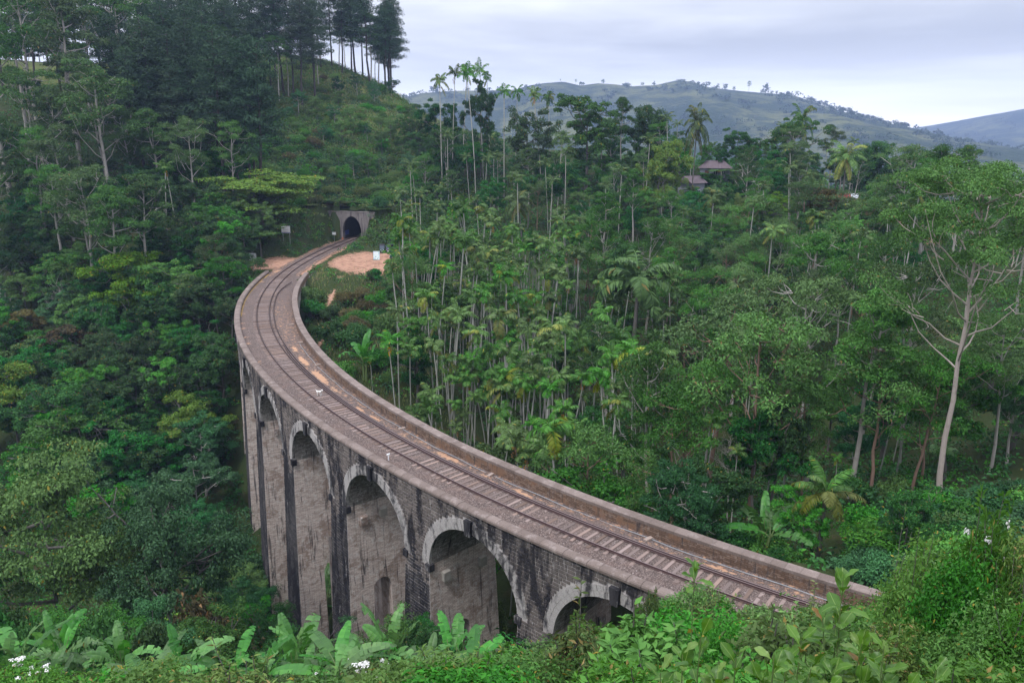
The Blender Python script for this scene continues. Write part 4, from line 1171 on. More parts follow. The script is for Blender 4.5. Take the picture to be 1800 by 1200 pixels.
for sd in range(2): shrub("shrub_near", 125 + sd, 2.2, 2.8, L_MID, 0.125, 40, 190, wr=0.42)
shrub("flower_shrub", 131, 1.9, 1.9, L_WEED, 0.15, 30, 120, flowers=14, wr=0.28, spiky=True)
shrub("flower_low", 132, 1.1, 1.9, L_WEED, 0.09, 30, 150, flowers=38, wr=0.4)
shrub("mound", 133, 2.0, 3.0, L_WEED, 0.13, 46, 210, wr=0.42)
shrub("yellow_shrub", 134, 1.9, 2.8, L_BRIGHT, 0.15, 34, 120, spiky=True, wr=0.5)
shrub("brown_shrub", 135, 3.2, 4.2, L_BROWN, 0.22, 30, 150)

shrub("tall_bush", 161, 3.6, 2.6, L_WEED, 0.13, 56, 150, wr=0.36, spiky=True)
shrub("tall_bush", 162, 3.6, 2.8, L_MID, 0.12, 60, 150, wr=0.45)
shrub("tall_bush", 163, 3.6, 2.6, L_GRASSY, 0.15, 46, 130, wr=0.30, spiky=True)
# bare and dying trees
def bare(seed, hgt, wid, bark=BARK_PALE):
    rng = np.random.default_rng(seed); parts_ = []
    z = np.linspace(-1, hgt, 9); stem = np.c_[np.cumsum(rng.normal(0, 0.012, (9, 2)), 0) * hgt, z]
    parts_.append(tube_np(stem, np.linspace(hgt * 0.012, 0.02, 9), 7)); tw = []
    for i in range(26):
        f = rng.uniform(0.35, 0.97); a = rng.uniform(0, 6.28); reach = wid * 0.5 * (1.15 - f) * rng.uniform(0.7, 1.3)
        b0 = np.array([np.interp(hgt * f, z, stem[:, 0]), np.interp(hgt * f, z, stem[:, 1]), hgt * f]); tip = b0 + [math.cos(a) * reach, math.sin(a) * reach, reach * rng.uniform(0.3, 1.0)]
        parts_.append(limb(rng, b0, tip, 0.06, 0.02, 0.12, 5, 4))
        for j in range(4):
            c = b0 + (tip - b0) * rng.uniform(0.4, 1.0); tw.append(limb(rng, c, c + rng.normal(0, 0.14 * wid, 3) + [0, 0, .3], 0.022, 0.008, 0.1, 3, 3))
    proto("bare", mk("trunk", join_np(parts_), bark, True), mk("twigs", join_np(tw), bark), hgt, wid)
bare(141, 15, 8); bare(142, 10, 8)
# ------------------------------------------------------------------ placing
HEIGHT_CACHE = {}
def ground_at(px, y):
    x = (px - 900) / FPX * y
    for _ in range(4):
        z = float(H(np.array([x]), np.array([y]))[0])
        x = (px - 900) / FPX * (y * math.cos(PITCH) - (z - CAM_H) * math.sin(PITCH))
    return x, z
NAMES = {"broad_dark": ("broadleaf_tree", "tree"), "broad_mid": ("broadleaf_tree", "tree"), "broad_bright": ("spreading_tree", "tree"), "round_dark": ("round_tree", "tree"), "blue_green": ("shade_tree", "tree"), "brown_tree": ("olive_tree", "tree"),
         "gum": ("gum_tree", "tree"), "gum_big": ("gum_tree", "tree"), "gum_low": ("gum_tree", "tree"), "pine": ("pine_tree", "tree"), "areca": ("areca_palm", "palm"), "coconut": ("coconut_palm", "palm"), "coconut_yellow": ("coconut_palm", "palm"), "kitul": ("fishtail_palm", "palm"),
         "fine_mid": ("broadleaf_tree", "tree"), "fine_dark": ("broadleaf_tree", "tree"), "fine_blue": ("shade_tree", "tree"), "banana": ("banana_plant", "plant"), "banana_bright": ("banana_plant", "plant"), "bare": ("bare_tree", "tree"), "weed": ("leafy_weed", "plant"), "flower_shrub": ("flowering_shrub", "shrub"), "flower_low": ("flowering_shrub", "shrub")}
COUNT = {}
def put(kind, x, y, z, scale, label, group=None, rz=None, var=None, wide=1.0, split=False, tilt=0.0, rnd_=random.Random(99)):
    ps = PROTO[kind]; var = rnd_.randrange(len(ps)) if var is None else var % len(ps)
    tr, cr, h, w = ps[var]
    nm, cat = NAMES.get(kind, ("shrub", "shrub"))
    rz = rnd_.uniform(0, 6.28) if rz is None else rz
    r = empty(nm, (x, y, z), rz, (scale * wide, scale * wide, scale))
    if tilt: r.rotation_euler = (tilt, rnd_.uniform(-tilt, tilt), rz)
    tag(r, label, cat, group)
    link("stems" if kind.startswith(("shrub", "weed", "flower", "mound", "yellow", "brown_s", "tall_b", "bank")) else "trunk", tr, r)
    if split and kind in BLADES:
        for b in BLADES[kind][var]: link("frond" if "coconut" in kind else "leaf", b, r)
    else: link("crown" if cat in ("tree", "palm") else "foliage", cr, r)
    COUNT[kind] = COUNT.get(kind, 0) + 1
    return r

# low-resolution depth picture, to leave out plants that nothing of would be seen
ZW, ZH, CELL = 180, 120, 10
ZB = np.full((ZH, ZW), 1e9)
def splat(P, rad_px=0.0):
    px, py, d = proj(P); ok = (d > 1) & (px > 0) & (px < 1800) & (py > 0) & (py < 1200)
    np.minimum.at(ZB, ((py[ok] / CELL).astype(int), (px[ok] / CELL).astype(int)), d[ok])
tx, ty = np.meshgrid(np.arange(-170, 170, 0.8), np.arange(30, 330, 0.8), indexing="ij")
TPX, TPY, TPD = proj(np.stack([tx, ty, H(tx, ty, False)], -1).reshape(-1, 3))
splat(np.stack([tx, ty, H(tx, ty, False) - 0.5], -1).reshape(-1, 3))
q = np.arange(8, 136, 0.4)
for o_ in np.linspace(-3.5, 3.4, 10): splat(Bn(q, o_, 0.1))
for z_ in np.arange(-3, 0.2, 0.5): splat(Bn(q, oL(q) - 0.2, z_))
def disc(px, py, rx, ry):
    i0, i1 = int(max(0, (py - ry) / CELL)), int(min(ZH - 1, (py + ry) / CELL)); j0, j1 = int(max(0, (px - rx) / CELL)), int(min(ZW - 1, (px + rx) / CELL))
    if i1 < i0 or j1 < j0: return None
    ii, jj = np.meshgrid(np.arange(i0, i1 + 1), np.arange(j0, j1 + 1), indexing="ij")
    m = (((jj + .5) * CELL - px) / max(rx, 5)) ** 2 + (((ii + .5) * CELL - py) / max(ry, 5)) ** 2 <= 1.0
    if not m.any(): return None
    return ii[m], jj[m]
def crown_screen(x, y, z, h, w, lowf=0.3):
    c = np.array([[x, y, z + h * (lowf + 1) / 2]]); px, py, d = proj(c)
    k = FPX / max(d[0], 1)
    return px[0], py[0], d[0], w * 0.5 * k, h * (1 - lowf) * 0.5 * k
def seen(x, y, z, h, w, lowf=0.3, need=0.14, mark=0.75):
    px, py, d, rx, ry = crown_screen(x, y, z, h, w, lowf)
    c = disc(px, py, rx, ry)
    if c is None: return False
    vis_ = (ZB[c] > d - 0.3).mean()
    if vis_ < need: return False
    m = disc(px, py, rx * mark, ry * mark)
    if m is not None: ZB[m] = np.minimum(ZB[m], d)
    return True

# what the open places in view must keep clear of: list of (px0, px1, y_max, lowest allowed top py)
def limit_top(px, y, s, o):
    """highest screen row a plant at this place may reach"""
    if o > 0 and y < 110 and s > 40:
        if px > 425: return float(np.interp(px, [425, 470, 520, 560, 600, 660, 720, 800, 860, 900, 960, 1060, 1120, 1160, 1200, 1300], [930, 985, 1040, 1080, 1095, 1085, 1075, 1085, 1110, 1130, 1120, 1110, 1105, 1080, 1065, 1050]))
    if o < 0 and y < 50 and 1300 < px < 1520: return 960.0
    if o < 0 and y < 64 and px > 1080: return float(np.interp(px, [1080, 1200, 1300, 1420, 1560, 1580, 1740, 1760, 1800], [830, 790, 820, 860, 800, 860, 860, 720, 700]))
    if 365 < px < 480 and y < 174 and s < 20 and o > 0: return 335.0
    if 1222 < px < 1298 and y < 197: return 318.0
    if 1196 < px < 1236 and y < 188: return 335.0
    if 1425 < px < 1540 and y < 184: return 352.0 if 1448 < px < 1512 else 340.0
    if 832 < px < 864 and y < 174: return 350.0
    if o > 0 and px > 380 and y < 156 and s > -8: return float(np.interp(px, [380, 400, 415, 430, 460], [440, 462, 474, 488, 520]))
    if o < 0 and 528 < px < 705 and y < 142: return float(np.interp(px, [528, 545, 600, 690, 705], [500, 498, 505, 500, 470]))
    if 540 < px < 712 and 142 <= y < 188: return 470.0 if px < 690 else 440
    if 470 < px < 560 and y < 184 and s < 12: return 432.0
    if 440 < px < 715 and 184 <= y < (276 if px > 560 else 240): return float(np.interp(px, [440, 520, 600, 660, 715], [185, 150, 118, 130, 165]))
    return -999
SKY = ([690, 740, 760, 800, 850, 900, 950, 1000, 1040, 1080, 1110, 1150, 1200, 1250, 1290, 1330, 1380, 1420, 1460, 1500, 1540, 1600, 1640, 1690, 1730, 1800],
       [185, 178, 185, 215, 225, 205, 190, 200, 185, 195, 200, 205, 230, 245, 235, 240, 220, 235, 250, 262, 262, 275, 275, 292, 305, 320])

def depth_for(px, top, h, y0=30.0, y1=320.0):
    """the distance at which a plant of height h, rooted in the ground on this bearing, tops out at this row"""
    ys = np.arange(y0, y1, 1.0); c, s_ = math.cos(PITCH), math.sin(PITCH)
    yv = (600 - top) / FPX; rz_ = CAM_H + ys * (-s_ + c * yv) / (c + s_ * yv)
    xs = (px - 900) / FPX * (ys * c + (CAM_H - rz_) * s_)
    g = H(xs, ys) + h - rz_
    k = np.where((g[:-1] < 0) & (g[1:] >= 0))[0]
    return float(ys[k[0]]) if len(k) else float(ys[np.argmin(abs(g))])
def hero(kind, px, y, top, label, wide=1.0, var=None, rz=None, group=None, split=False, tilt=0.0, lowf=0.3, depth_mark=True, ht=None, wpx=None, y0=30.0):
    if ht: y = depth_for(px, top, ht, y0)
    x, z = ground_at(px, y)
    zt = ray(px, top, y)[2]
    h0, w0 = PROTO[kind][(var or 0) % len(PROTO[kind])][2:4]
    if kind in ("areca", "coconut", "kitul", "coconut_yellow"): h0 += 1.0
    sc = max((zt - z) / h0, 0.15)
    if wpx: wide = wpx / FPX * proj([[x, y, (z + zt) / 2]])[2][0] / (w0 * sc)
    if depth_mark: seen(x, y, z, h0 * sc, w0 * sc * wide, lowf, 0.0)
    return put(kind, x, y, z, sc, label, group, rz, var or 0, wide, split, tilt)

# --- single trees and palms that stand out
G = "trees standing out on the slopes"
hero("gum", 78, 190, -70, "tallest pale-stemmed gum tree at the left edge, rising out of the picture", 0.9, 0, 0.3)
hero("gum", 150, 182, -25, "tall gum tree with dark airy crown, second from the left edge", 1.0, 1, 1.0)
hero("gum", 200, 168, 112, "gum tree with full olive-green crown in front of the dark pines", 1.15, 2, 2.0)
hero("gum", 345, 168, 205, "slender gum tree with curved pale stem above the banana plants", 0.9, 0, 4.0)
hero("broad_bright", 462, 172, 292, "wide yellow-green tree with layered branches left of the tunnel", 1, 0, 0.4, wpx=185)
hero("broad_mid", 440, 163, 396, "low dark spreading tree shading the bare ground beside the white signboard", 1, 1, 0.4, wpx=130)
hero("broad_bright", 268, 0, 442, "dense yellow-green tree left of the viaduct's far end", 1, 1, 1.2, ht=13, wpx=150)
hero("broad_bright", 0, 0, 640, "yellow-green tree cut by the left edge of the picture", 1, 1, 3.2, ht=13, wpx=150)
hero("broad_mid", 145, 0, 712, "bright rounded tree crown low on the left slope", 1, 0, 0.2, ht=14, wpx=180)
hero("fine_mid", 130, 62, 778, "tree with grey forked trunk standing free at lower left", 1, 0, 0.9, wpx=300)
hero("fine_blue", 315, 60, 842, "leafy tree nearest the foot of the tall piers", 1, 0, 0.5, wpx=285)
hero("brown_shrub", 385, 50, 1025, "olive-brown bushy shrub in front of the pier foot", 1, 0, 0.1, wpx=165)
hero("bare", 120, 0, 500, "pale half-bare tree on the left slope", 0.7, 1, 0.5, ht=11)
hero("bare", 562, 262, 28, "grey leafless tree on the hilltop", 0.8, 0, 0.5)
hero("bare", 508, 250, -35, "tall grey leafless tree on the hilltop reaching the top of the picture", 0.5, 0, 2.5)
hero("areca", 298, 158, 292, "areca palm with orange fruit left of the tunnel", 1.0, 1, 0.5)
hero("areca", 316, 160, 300, "plain areca palm left of the tunnel", 1.0, 3, 2.5)
hero("banana", 335, 0, 428, "large banana plant on the left slope below the signboard", 1.0, 0, 0.5, ht=5.2, y0=70)
hero("banana", 255, 0, 585, "small banana plant low on the left slope", 0.8, 1, 0.5, ht=5.2, y0=70)
hero("gum_big", 1655, 60, 298, "great gum tree with bare pale limbs at the right", 0.92, 0, 2.2)
hero("gum_low", 1312, 66, 560, "gum tree with straight reddish trunk behind the near parapet", 1.0, 0, 1.0)
hero("gum_low", 1240, 84, 540, "gum tree with several thin stems on the right slope", 1.2, 1, 2.0)
hero("coconut_yellow", 1438, 50, 850, "yellowing coconut palm just behind the near parapet", 1.0, 0, 0.3, split=True)
hero("banana", 1345, 51, 884, "banana plant just behind the near parapet", 0.95, 1, 0.3, split=True, wpx=120)
hero("areca", 1232, 64, 742, "areca palm with orange fruit behind the near parapet", 1.0, 1, 0.3)
hero("areca", 1284, 62, 790, "low areca palm with drooping leaves behind the near parapet", 1.0, 0, 0.8)
hero("areca", 1465, 66, 802, "yellowish areca palm left of the great gum tree", 1.0, 2, 0.3)
hero("areca", 968, 66, 785, "short areca palm peeping over the middle of the parapet", 1.0, 0, 1.3)
hero("areca", 870, 72, 778, "leaning short areca palm peeping over the parapet", 1.0, 3, 0.3)
hero("broad_dark", 1775, 74, 600, "large dark tree at the right edge behind the great gum tree", 1, 2, 0.3, wpx=230)
hero("broad_mid", 1735, 92, 560, "mid green tree behind the great gum tree", 1, 1, 0.3, wpx=170)
hero("broad_dark", 1545, 82, 620, "dark tree left of the great gum tree", 1, 3, 1.3, wpx=130)
hero("round_dark", 1457, 128, 388, "dark column-shaped tree on the right slope", 0.85, 0, 0.3)
hero("round_dark", 1082, 128, 425, "dark narrow tree above the fishtail palm", 0.6, 0, 1.3)
hero("kitul", 1106, 108, 478, "fishtail palm with drooping olive leaves on the right slope", 1.0, 0, 0.3)
hero("banana", 1000, 0, 552, "clump of blue-green banana leaves in the middle of the palm grove", 1.35, 2, 0.3, ht=6, y0=70)
hero("banana", 960, 0, 548, "upright banana plant in the middle of the palm grove", 1.0, 1, 1.3, ht=5.2, y0=70)
hero("banana", 640, 0, 598, "banana plant on the open slope beside the viaduct", 1.0, 0, 1.3, ht=5.2, y0=70)
hero("areca", 655, 0, 628, "stunted areca palm on the open slope beside the viaduct", 1.5, 2, 1.3, ht=4.5, y0=70)
hero("brown_tree", 1434, 150, 334, "tree with brownish crown in front of the red shed", 1, 0, 0.5, wpx=62)
hero("coconut", 1215, 186, 208, "coconut palm beside the grey house on the ridge", 0.5, 0, 0.5)
hero("coconut", 1402, 205, 205, "coconut palm on the skyline of the right ridge", 0.5, 0, 2.5)
hero("coconut", 1478, 178, 268, "coconut palm in front of the right ridge", 0.9, 0, 1.5)
hero("coconut", 1556, 150, 335, "coconut palm left of the great gum tree's crown", 0.9, 0, 3.5)
hero("coconut", 1508, 152, 366, "coconut palm just below the red shed", 0.9, 0, 4.4)
hero("gum", 1090, 200, 168, "airy tall tree on the skyline between the palms", 0.75, 1, 0.5)
hero("gum", 1455, 206, 222, "airy flat-topped tree on the skyline above the shed", 0.8, 2, 0.5)
for i, (px, tp) in enumerate([(778, 140), (795, 126), (813, 122), (836, 128), (850, 122), (862, 132), (886, 160), (905, 160), (938, 168), (952, 162), (968, 168)]):
    hero("areca", px, 205 + (i % 3) * 9, tp, "areca palm standing up against the pale sky above the ridge", 0.75, i, i * 1.1, "areca palms on the skyline", tilt=0.04)
for i, (kind, px, y, tp, wd, lab) in enumerate([("broad_dark", 765, 225, 172, .8, "dark broad tree at the left end of the skyline palms"), ("broad_dark", 845, 215, 140, .55, "tall dark tree behind the tallest skyline palms"), ("broad_dark", 925, 205, 188, .8, "dark round tree on the skyline right of the palms"),
      ("broad_mid", 1030, 196, 160, 1.0, "big leafy tree on the skyline in the middle of the ridge"), ("round_dark", 1142, 204, 182, .9, "dense round tree on the skyline"), ("broad_dark", 1292, 200, 225, 1.0, "dark tree behind the grey house"),
      ("broad_mid", 1385, 200, 205, 1.0, "broad tree on the skyline above the brownish crown"), ("round_dark", 1525, 200, 246, 1.1, "dome-shaped dark tree on the right skyline"), ("broad_dark", 1580, 196, 268, 1.0, "dark tree right of the dome-shaped one"), ("broad_mid", 1628, 195, 264, 1.0, "light green tree on the right skyline"),
      ("round_dark", 1697, 190, 284, .8, "small round dark tree at the right end of the ridge"), ("broad_bright", 1155, 175, 250, .6, "yellow-green tree below the skyline in the middle"), ("broad_bright", 1290, 165, 342, .6, "yellow-green tree on the right slope below the house")]):
    hero(kind, px, y, tp, lab, wd, 1 if kind == "broad_bright" else i, i * 0.9)

for i, (k_, px, y, tp) in enumerate([("gum", 20, 176, -60), ("gum", 48, 205, -40), ("pine", 5, 225, -60), ("pine", 110, 225, -70), ("gum", 235, 205, -20), ("pine", 270, 225, -50), ("gum", 300, 215, 30), ("pine", 330, 228, -40), ("pine", 372, 232, -30), ("gum", 405, 222, 40), ("pine", 418, 246, -30), ("pine", 455, 252, -20), ("pine", 485, 262, -30), ("pine", 180, 232, -70), ("pine", 225, 240, -60), ("pine", 530, 270, -20), ("pine", 60, 240, -60), ("gum", 130, 205, 10), ("pine", -12, 250, -60), ("pine", 28, 262, -60), ("pine", 85, 258, -60), ("pine", 140, 255, -70), ("gum", -5, 200, -60), ("gum", 165, 212, -20), ("pine", 300, 250, -50), ("pine", 350, 258, -40), ("pine", 395, 262, -40), ("gum", 12, 285, 30), ("pine", 45, 290, 10), ("gum", 70, 288, 30), ("pine", 100, 292, 20), ("gum", 125, 288, 20), ("pine", 0, 292, 20)]):
    hero(k_, px, y, tp, ("tall dark pine with straight bare stem on the hilltop at upper left" if k_ == "pine" else "tall pale-stemmed gum tree on the slope below the hilltop pines"), 0.95, i, i * 1.7, "tall dark pine with straight bare stems on the hilltop at upper left" if k_ == "pine" else "gum trees below the pines", tilt=0.03)
for i, px in enumerate((-8, 16, 38, 60, 84, 108, 135)):
    hero("broad_dark", px, 282 + (i % 2) * 6, 62 + (i * 17) % 30, "dark broad tree on the hill crest at the upper left corner", 1, i, i * 1.1, "dark trees on the hill crest", wpx=58)
for i, (k_, px, y_, tp, wp, lb_) in enumerate([("broad_mid", 1238, 193, 302, 44, "small leafy tree hiding the left corner of the grey house"), ("areca", 1266, 193, 300, 60, "areca palm with spread crown in front of the grey house"), ("broad_dark", 1288, 194, 304, 40, "small dark tree hiding the right corner of the grey house"), ("shrub_mid", 1252, 195, 306, 46, "shrub under the windows of the grey house")]):
    hero(k_, px, y_, tp, lb_, 1, i, i * 1.3, wpx=wp)
# --- the mass of the forest
rs = random.Random(21)
cand = []
def poisson(y0, y1, n, rmin):
    pts = []; tries = 0
    grid = {}
    while len(pts) < n and tries < n * 30:
        tries += 1
        y = math.sqrt(rs.uniform(y0 * y0, y1 * y1)); px = rs.uniform(-60, 1860)
        x = (px - 900) / FPX * y * 0.98
        r = rmin * (0.75 + 0.5 * y / 200)
        key = (int(x // 6), int(y // 6)); ok = True
        for i in (-1, 0, 1):
            for j in (-1, 0, 1):
                for (a, b) in grid.get((key[0] + i, key[1] + j), ()):
                    if (a - x) ** 2 + (b - y) ** 2 < r * r: ok = False; break
        if ok: pts.append((x, y)); grid.setdefault(key, []).append((x, y))
    return pts
POS = poisson(44, 322, 3200, 2.3)
POS.sort(key=lambda p: p[1])
PX = np.array(POS); PZ = H(PX[:, 0], PX[:, 1]); PS, PO = to_so(PX[:, 0], PX[:, 1]); PPX, PPY, PD = proj(np.c_[PX, PZ]); BM = bare_mask(PX[:, 0], PX[:, 1])
LAB = {
 ("areca", "grove"): ("slender areca palm with thin pale trunk in the grove behind the viaduct", "areca palms of the grove"),
 ("areca", "right"): ("slender areca palm among the trees of the right slope", "areca palms on the right slope"),
 ("areca", "ridge"): ("slender areca palm high on the far slope below the skyline", "areca palms below the ridge"),
 ("areca", "left"): ("slender areca palm among the dark trees of the left slope", "areca palms on the left slope"),
}
def lab(kind, zone):
    if (kind, zone) in LAB: return LAB[(kind, zone)]
    k = {"fine_dark": "dark green broadleaf tree", "fine_mid": "mid green broadleaf tree", "fine_blue": "blue-green tree with flat leaf layers", "broad_dark": "dark green broadleaf tree", "broad_mid": "mid green broadleaf tree", "broad_bright": "yellow-green spreading tree", "round_dark": "dark dense round tree", "blue_green": "blue-green tree with flat leaf layers", "brown_tree": "olive-brown leafy tree", "gum": "tall airy gum tree with pale stem", "gum_low": "airy gum tree with reddish stem", "pine": "tall dark pine with straight bare stem",
         "coconut": "coconut palm with long arching leaves", "kitul": "fishtail palm", "bank_shrub": "low light green bush", "banana": "banana plant", "shrub_dark": "dark green shrub", "shrub_mid": "mid green shrub", "shrub_blue": "blue-green shrub", "brown_shrub": "brownish dry shrub", "bare": "pale bare tree", "weed": "leafy green weed", "areca": "slender areca palm"}[kind]
    zt = {"valley": "in the valley left of the viaduct", "left": "on the left slope below the hilltop", "hill": "on the hilltop at upper left", "tunnel": "on the open hillside above the tunnel", "grove": "in the palm grove behind the viaduct", "right": "on the wooded slope at the right", "ridge": "on the far slope below the skyline", "open": "on the open slope right of the viaduct"}[zone]
    return f"{k} {zt}", f"{k}s {zt}"
def choose(tbl):
    r = rs.random() * sum(w for _, w in tbl)
    for k, w in tbl:
        r -= w
        if r <= 0: return k
    return tbl[-1][0]
MIXES = {
 "valley": [("broad_dark", .38), ("broad_mid", .26), ("blue_green", .16), ("broad_bright", .05), ("gum_low", .05), ("shrub_dark", .05), ("brown_tree", .02), ("banana", .02)],
 "left": [("broad_dark", .34), ("broad_mid", .22), ("gum", .26), ("blue_green", .12), ("areca", .03)],
 "hill": [("pine", .80), ("gum", .10), ("broad_dark", .10)],
 "tunnel": [("bank_shrub", .46), ("shrub_mid", .10), ("shrub_blue", .08), ("brown_shrub", .05), ("broad_mid", .17), ("blue_green", .14)],
 "grove": [("areca", .72), ("broad_mid", .07), ("broad_dark", .08), ("shrub_mid", .06), ("banana", .04), ("coconut", .01), ("gum_low", .03)],
 "right": [("gum_low", .30), ("blue_green", .15), ("broad_mid", .12), ("broad_dark", .12), ("areca", .10), ("banana", .02), ("gum", .10), ("bare", .015)],
 "ridge": [("broad_dark", .24), ("broad_mid", .22), ("areca", .20), ("gum", .12), ("blue_green", .10), ("coconut", .02), ("broad_bright", .02)],
 "open": [("brown_shrub", .35), ("shrub_mid", .35), ("shrub_dark", .25), ("weed", .2)],
}
CAP = 290; by_name = {}
for i, (x, y) in enumerate(POS):
    z, s, o, px = PZ[i], PS[i], PO[i], PPX[i]
    if -45 < s < 140 and -6.2 < o < (6.5 if s > 8 else 5.0): continue
    if s <= -40 and abs(o) < 5 and z < 6: continue
    if BM[i] > 0.25: continue
    left = o > 0 if s > S_PORTAL else px < 600
    if left:
        zone = "hill" if (y > 215 and px < 450) or (y > 240 and px < 560) or (y > 276) else "left" if y > 140 else "valley"
        if zone == "hill" and y <= 240 and px > 430: zone = "tunnel"
    else:
        zone = "hill" if (y > 280 and px < 735) else "tunnel" if (px < 715 and y > 184) else "open" if (px < 700) else "grove" if (px < 1010 and y < 190) else "ridge" if y > 155 else "right"
        if zone == "right" and px < 1120 and rs.random() < 0.4: zone = "grove"
    if left and 430 < px < 640 and y > 186 and y <= 276 and zone != "hill": zone = "tunnel"
    kind = choose(MIXES[zone])
    if zone == "left" and px > 200 and y > 178 and rs.random() < 0.7: kind = "pine"
    if zone == "valley" and y < 92: kind = {"broad_dark": "fine_dark", "broad_mid": "fine_mid", "blue_green": "fine_blue"}.get(kind, kind)
    if kind == "areca" and zone == "grove" and rs.random() < 0.0: continue
    h0, w0 = max((p[2] for p in PROTO[kind])), max((p[3] for p in PROTO[kind]))
    sc = rs.uniform(0.72, 1.12)
    if kind == "areca": sc = rs.uniform(0.85, 1.25) if zone != "ridge" else rs.uniform(0.7, 1.0)
    if kind == "gum" and zone == "left": sc *= 1.35
    if kind.startswith("broad") and zone in ("right", "ridge", "grove"): sc *= 1.05
    if kind == "pine": sc *= 1.42
    if zone == "valley" and y < 85: sc *= 0.8
    if zone == "ridge": sc *= 0.8
    if kind.startswith("shrub"): sc *= 1.15
    if zone == "tunnel" and kind in ("broad_mid", "blue_green"): sc *= 0.58
    lt = limit_top(px, y, s, o)
    if left and y < 156: 
        for fr_ in (0.5, 0.9): lt = max(lt, limit_top(px + fr_ * w0 * sc * 0.5 / max(PD[i], 1) * FPX, y, max(s, 41) if y < 105 else s, o))
    if not left and y > 150 and px > 690: lt = max(lt, float(np.interp(px, SKY[0], SKY[1])) + rs.uniform(0, 25) - (22 if kind == "areca" else 0))
    zt = ray(px, max(lt, -400), y)[2] if lt > -900 else 1e9
    hh = (h0 + (1.0 if kind == "areca" else 0)) * sc
    if z + hh > zt:
        sc2 = sc * (zt - z) / hh
        if sc2 < 0.5 * sc:
            kind = rs.choice(["shrub_dark", "shrub_mid"]); h0, w0 = 3.0, 4.0; sc2 = min(1.0, (zt - z) / 3.0); 
            if sc2 < 0.35: continue
        sc = sc2; hh = h0 * sc
    nm = NAMES.get(kind, ("shrub", "shrub"))[0]
    if by_name.get(nm, 0) >= CAP - (25 if nm == "areca_palm" else 30) or (kind == "areca" and zone in ("right", "ridge") and by_name.get(zone, 0) > 34): continue
    lowf = {"areca": 0.86, "coconut": 0.7, "gum": 0.42, "pine": 0.35}.get(kind, 0.25)
    if not seen(x, y, z, hh, w0 * sc, lowf, 0.20, 0.62 if kind in ("gum", "gum_low", "areca", "pine") else 0.78): continue
    l_, g_ = lab(kind, zone)
    put(kind, x, y, z, sc, l_, g_, tilt=0.07 if kind in ("areca", "gum", "gum_low", "coconut") else 0.03, wide=rs.uniform(0.75, 1.05) if zone in ("right", "ridge", "grove") and kind != "areca" else rs.uniform(0.85, 1.12), rnd_=rs)
    by_name[nm] = by_name.get(nm, 0) + 1
    if kind == "areca": by_name[zone] = by_name.get(zone, 0) + 1
    # palms of the grove stand in bunches
    if kind == "areca" and zone in ("grove", "right") and by_name[nm] < CAP - 26:
        for _ in range(2 if zone == "grove" and y < 150 else 1):
            x2, y2 = x + rs.uniform(-2.2, 2.2), y + rs.uniform(-2.2, 2.2); s2, o2 = to_so(x2, y2)
            if -6 < o2 < 6 and s2 < 140: continue
            if y2 < 178 and (x2 / max(y2, 1)) * FPX * 1.0 + 900 < 712: continue
            z2 = float(H(np.array([x2]), np.array([y2]))[0])
            put("areca", x2, y2, z2, sc * rs.uniform(0.6, 1.15), l_, g_, tilt=0.09, rnd_=rs); by_name[nm] += 1
# palms beyond the three hundred largest: one stand
rx = random.Random(77); Vp, Fp, Mp, bp_ = [], [], [], 0
trm, crm = PROTO["areca_thin"][0][:2]
def arr(me):
    V = np.empty(len(me.vertices) * 3, np.float32); me.vertices.foreach_get("co", V); F_ = np.empty(len(me.loops), np.int32); me.loops.foreach_get("vertex_index", F_); return V.reshape(-1, 3), F_.reshape(-1, 4)
tv, tf = arr(trm); cv, cf = arr(crm); n_ex = 0
for _ in range(4000):
    if n_ex >= 85: break
    px = rx.choice([rx.uniform(700, 1010), rx.uniform(700, 1250), rx.uniform(1150, 1600)]); y = rx.uniform(95, 205); x, z = ground_at(px, y); s_, o_ = to_so(x, y)
    if o_ > -7 or bare_mask(np.array([x]), np.array([y]))[0] > 0.2: continue
    sc = rx.uniform(0.75, 1.2); lt = max(limit_top(px, y, s_, o_), float(np.interp(px, SKY[0], SKY[1])) - 12 if y > 150 else -999)
    if lt > -900: sc = min(sc, (ray(px, lt, y)[2] - z) / 14.5)
    if sc < 0.5: continue
    n_ex += 1; a = rx.uniform(0, 6.28); M = np.array([[math.cos(a), -math.sin(a), 0], [math.sin(a), math.cos(a), 0], [0, 0, 1]]) @ np.array([[1, 0, rx.uniform(-.07, .07)], [0, 1, rx.uniform(-.07, .07)], [0, 0, 1]])
    for vv, ff, mi_ in ((tv, tf, 0), (cv, cf, 1)):
        Vp.append(vv @ M.T * sc + np.array([x, y, z])); Fp.append(ff + bp_); Mp.append(np.full(len(ff), mi_)); bp_ += len(vv)
tag(link("palm_stand", mesh_np("palm_stand", np.concatenate(Vp), np.concatenate(Fp), [BARK_PALM, L_PALM], mat_idx=np.concatenate(Mp))), kind="stuff")
print("PLACED", by_name)
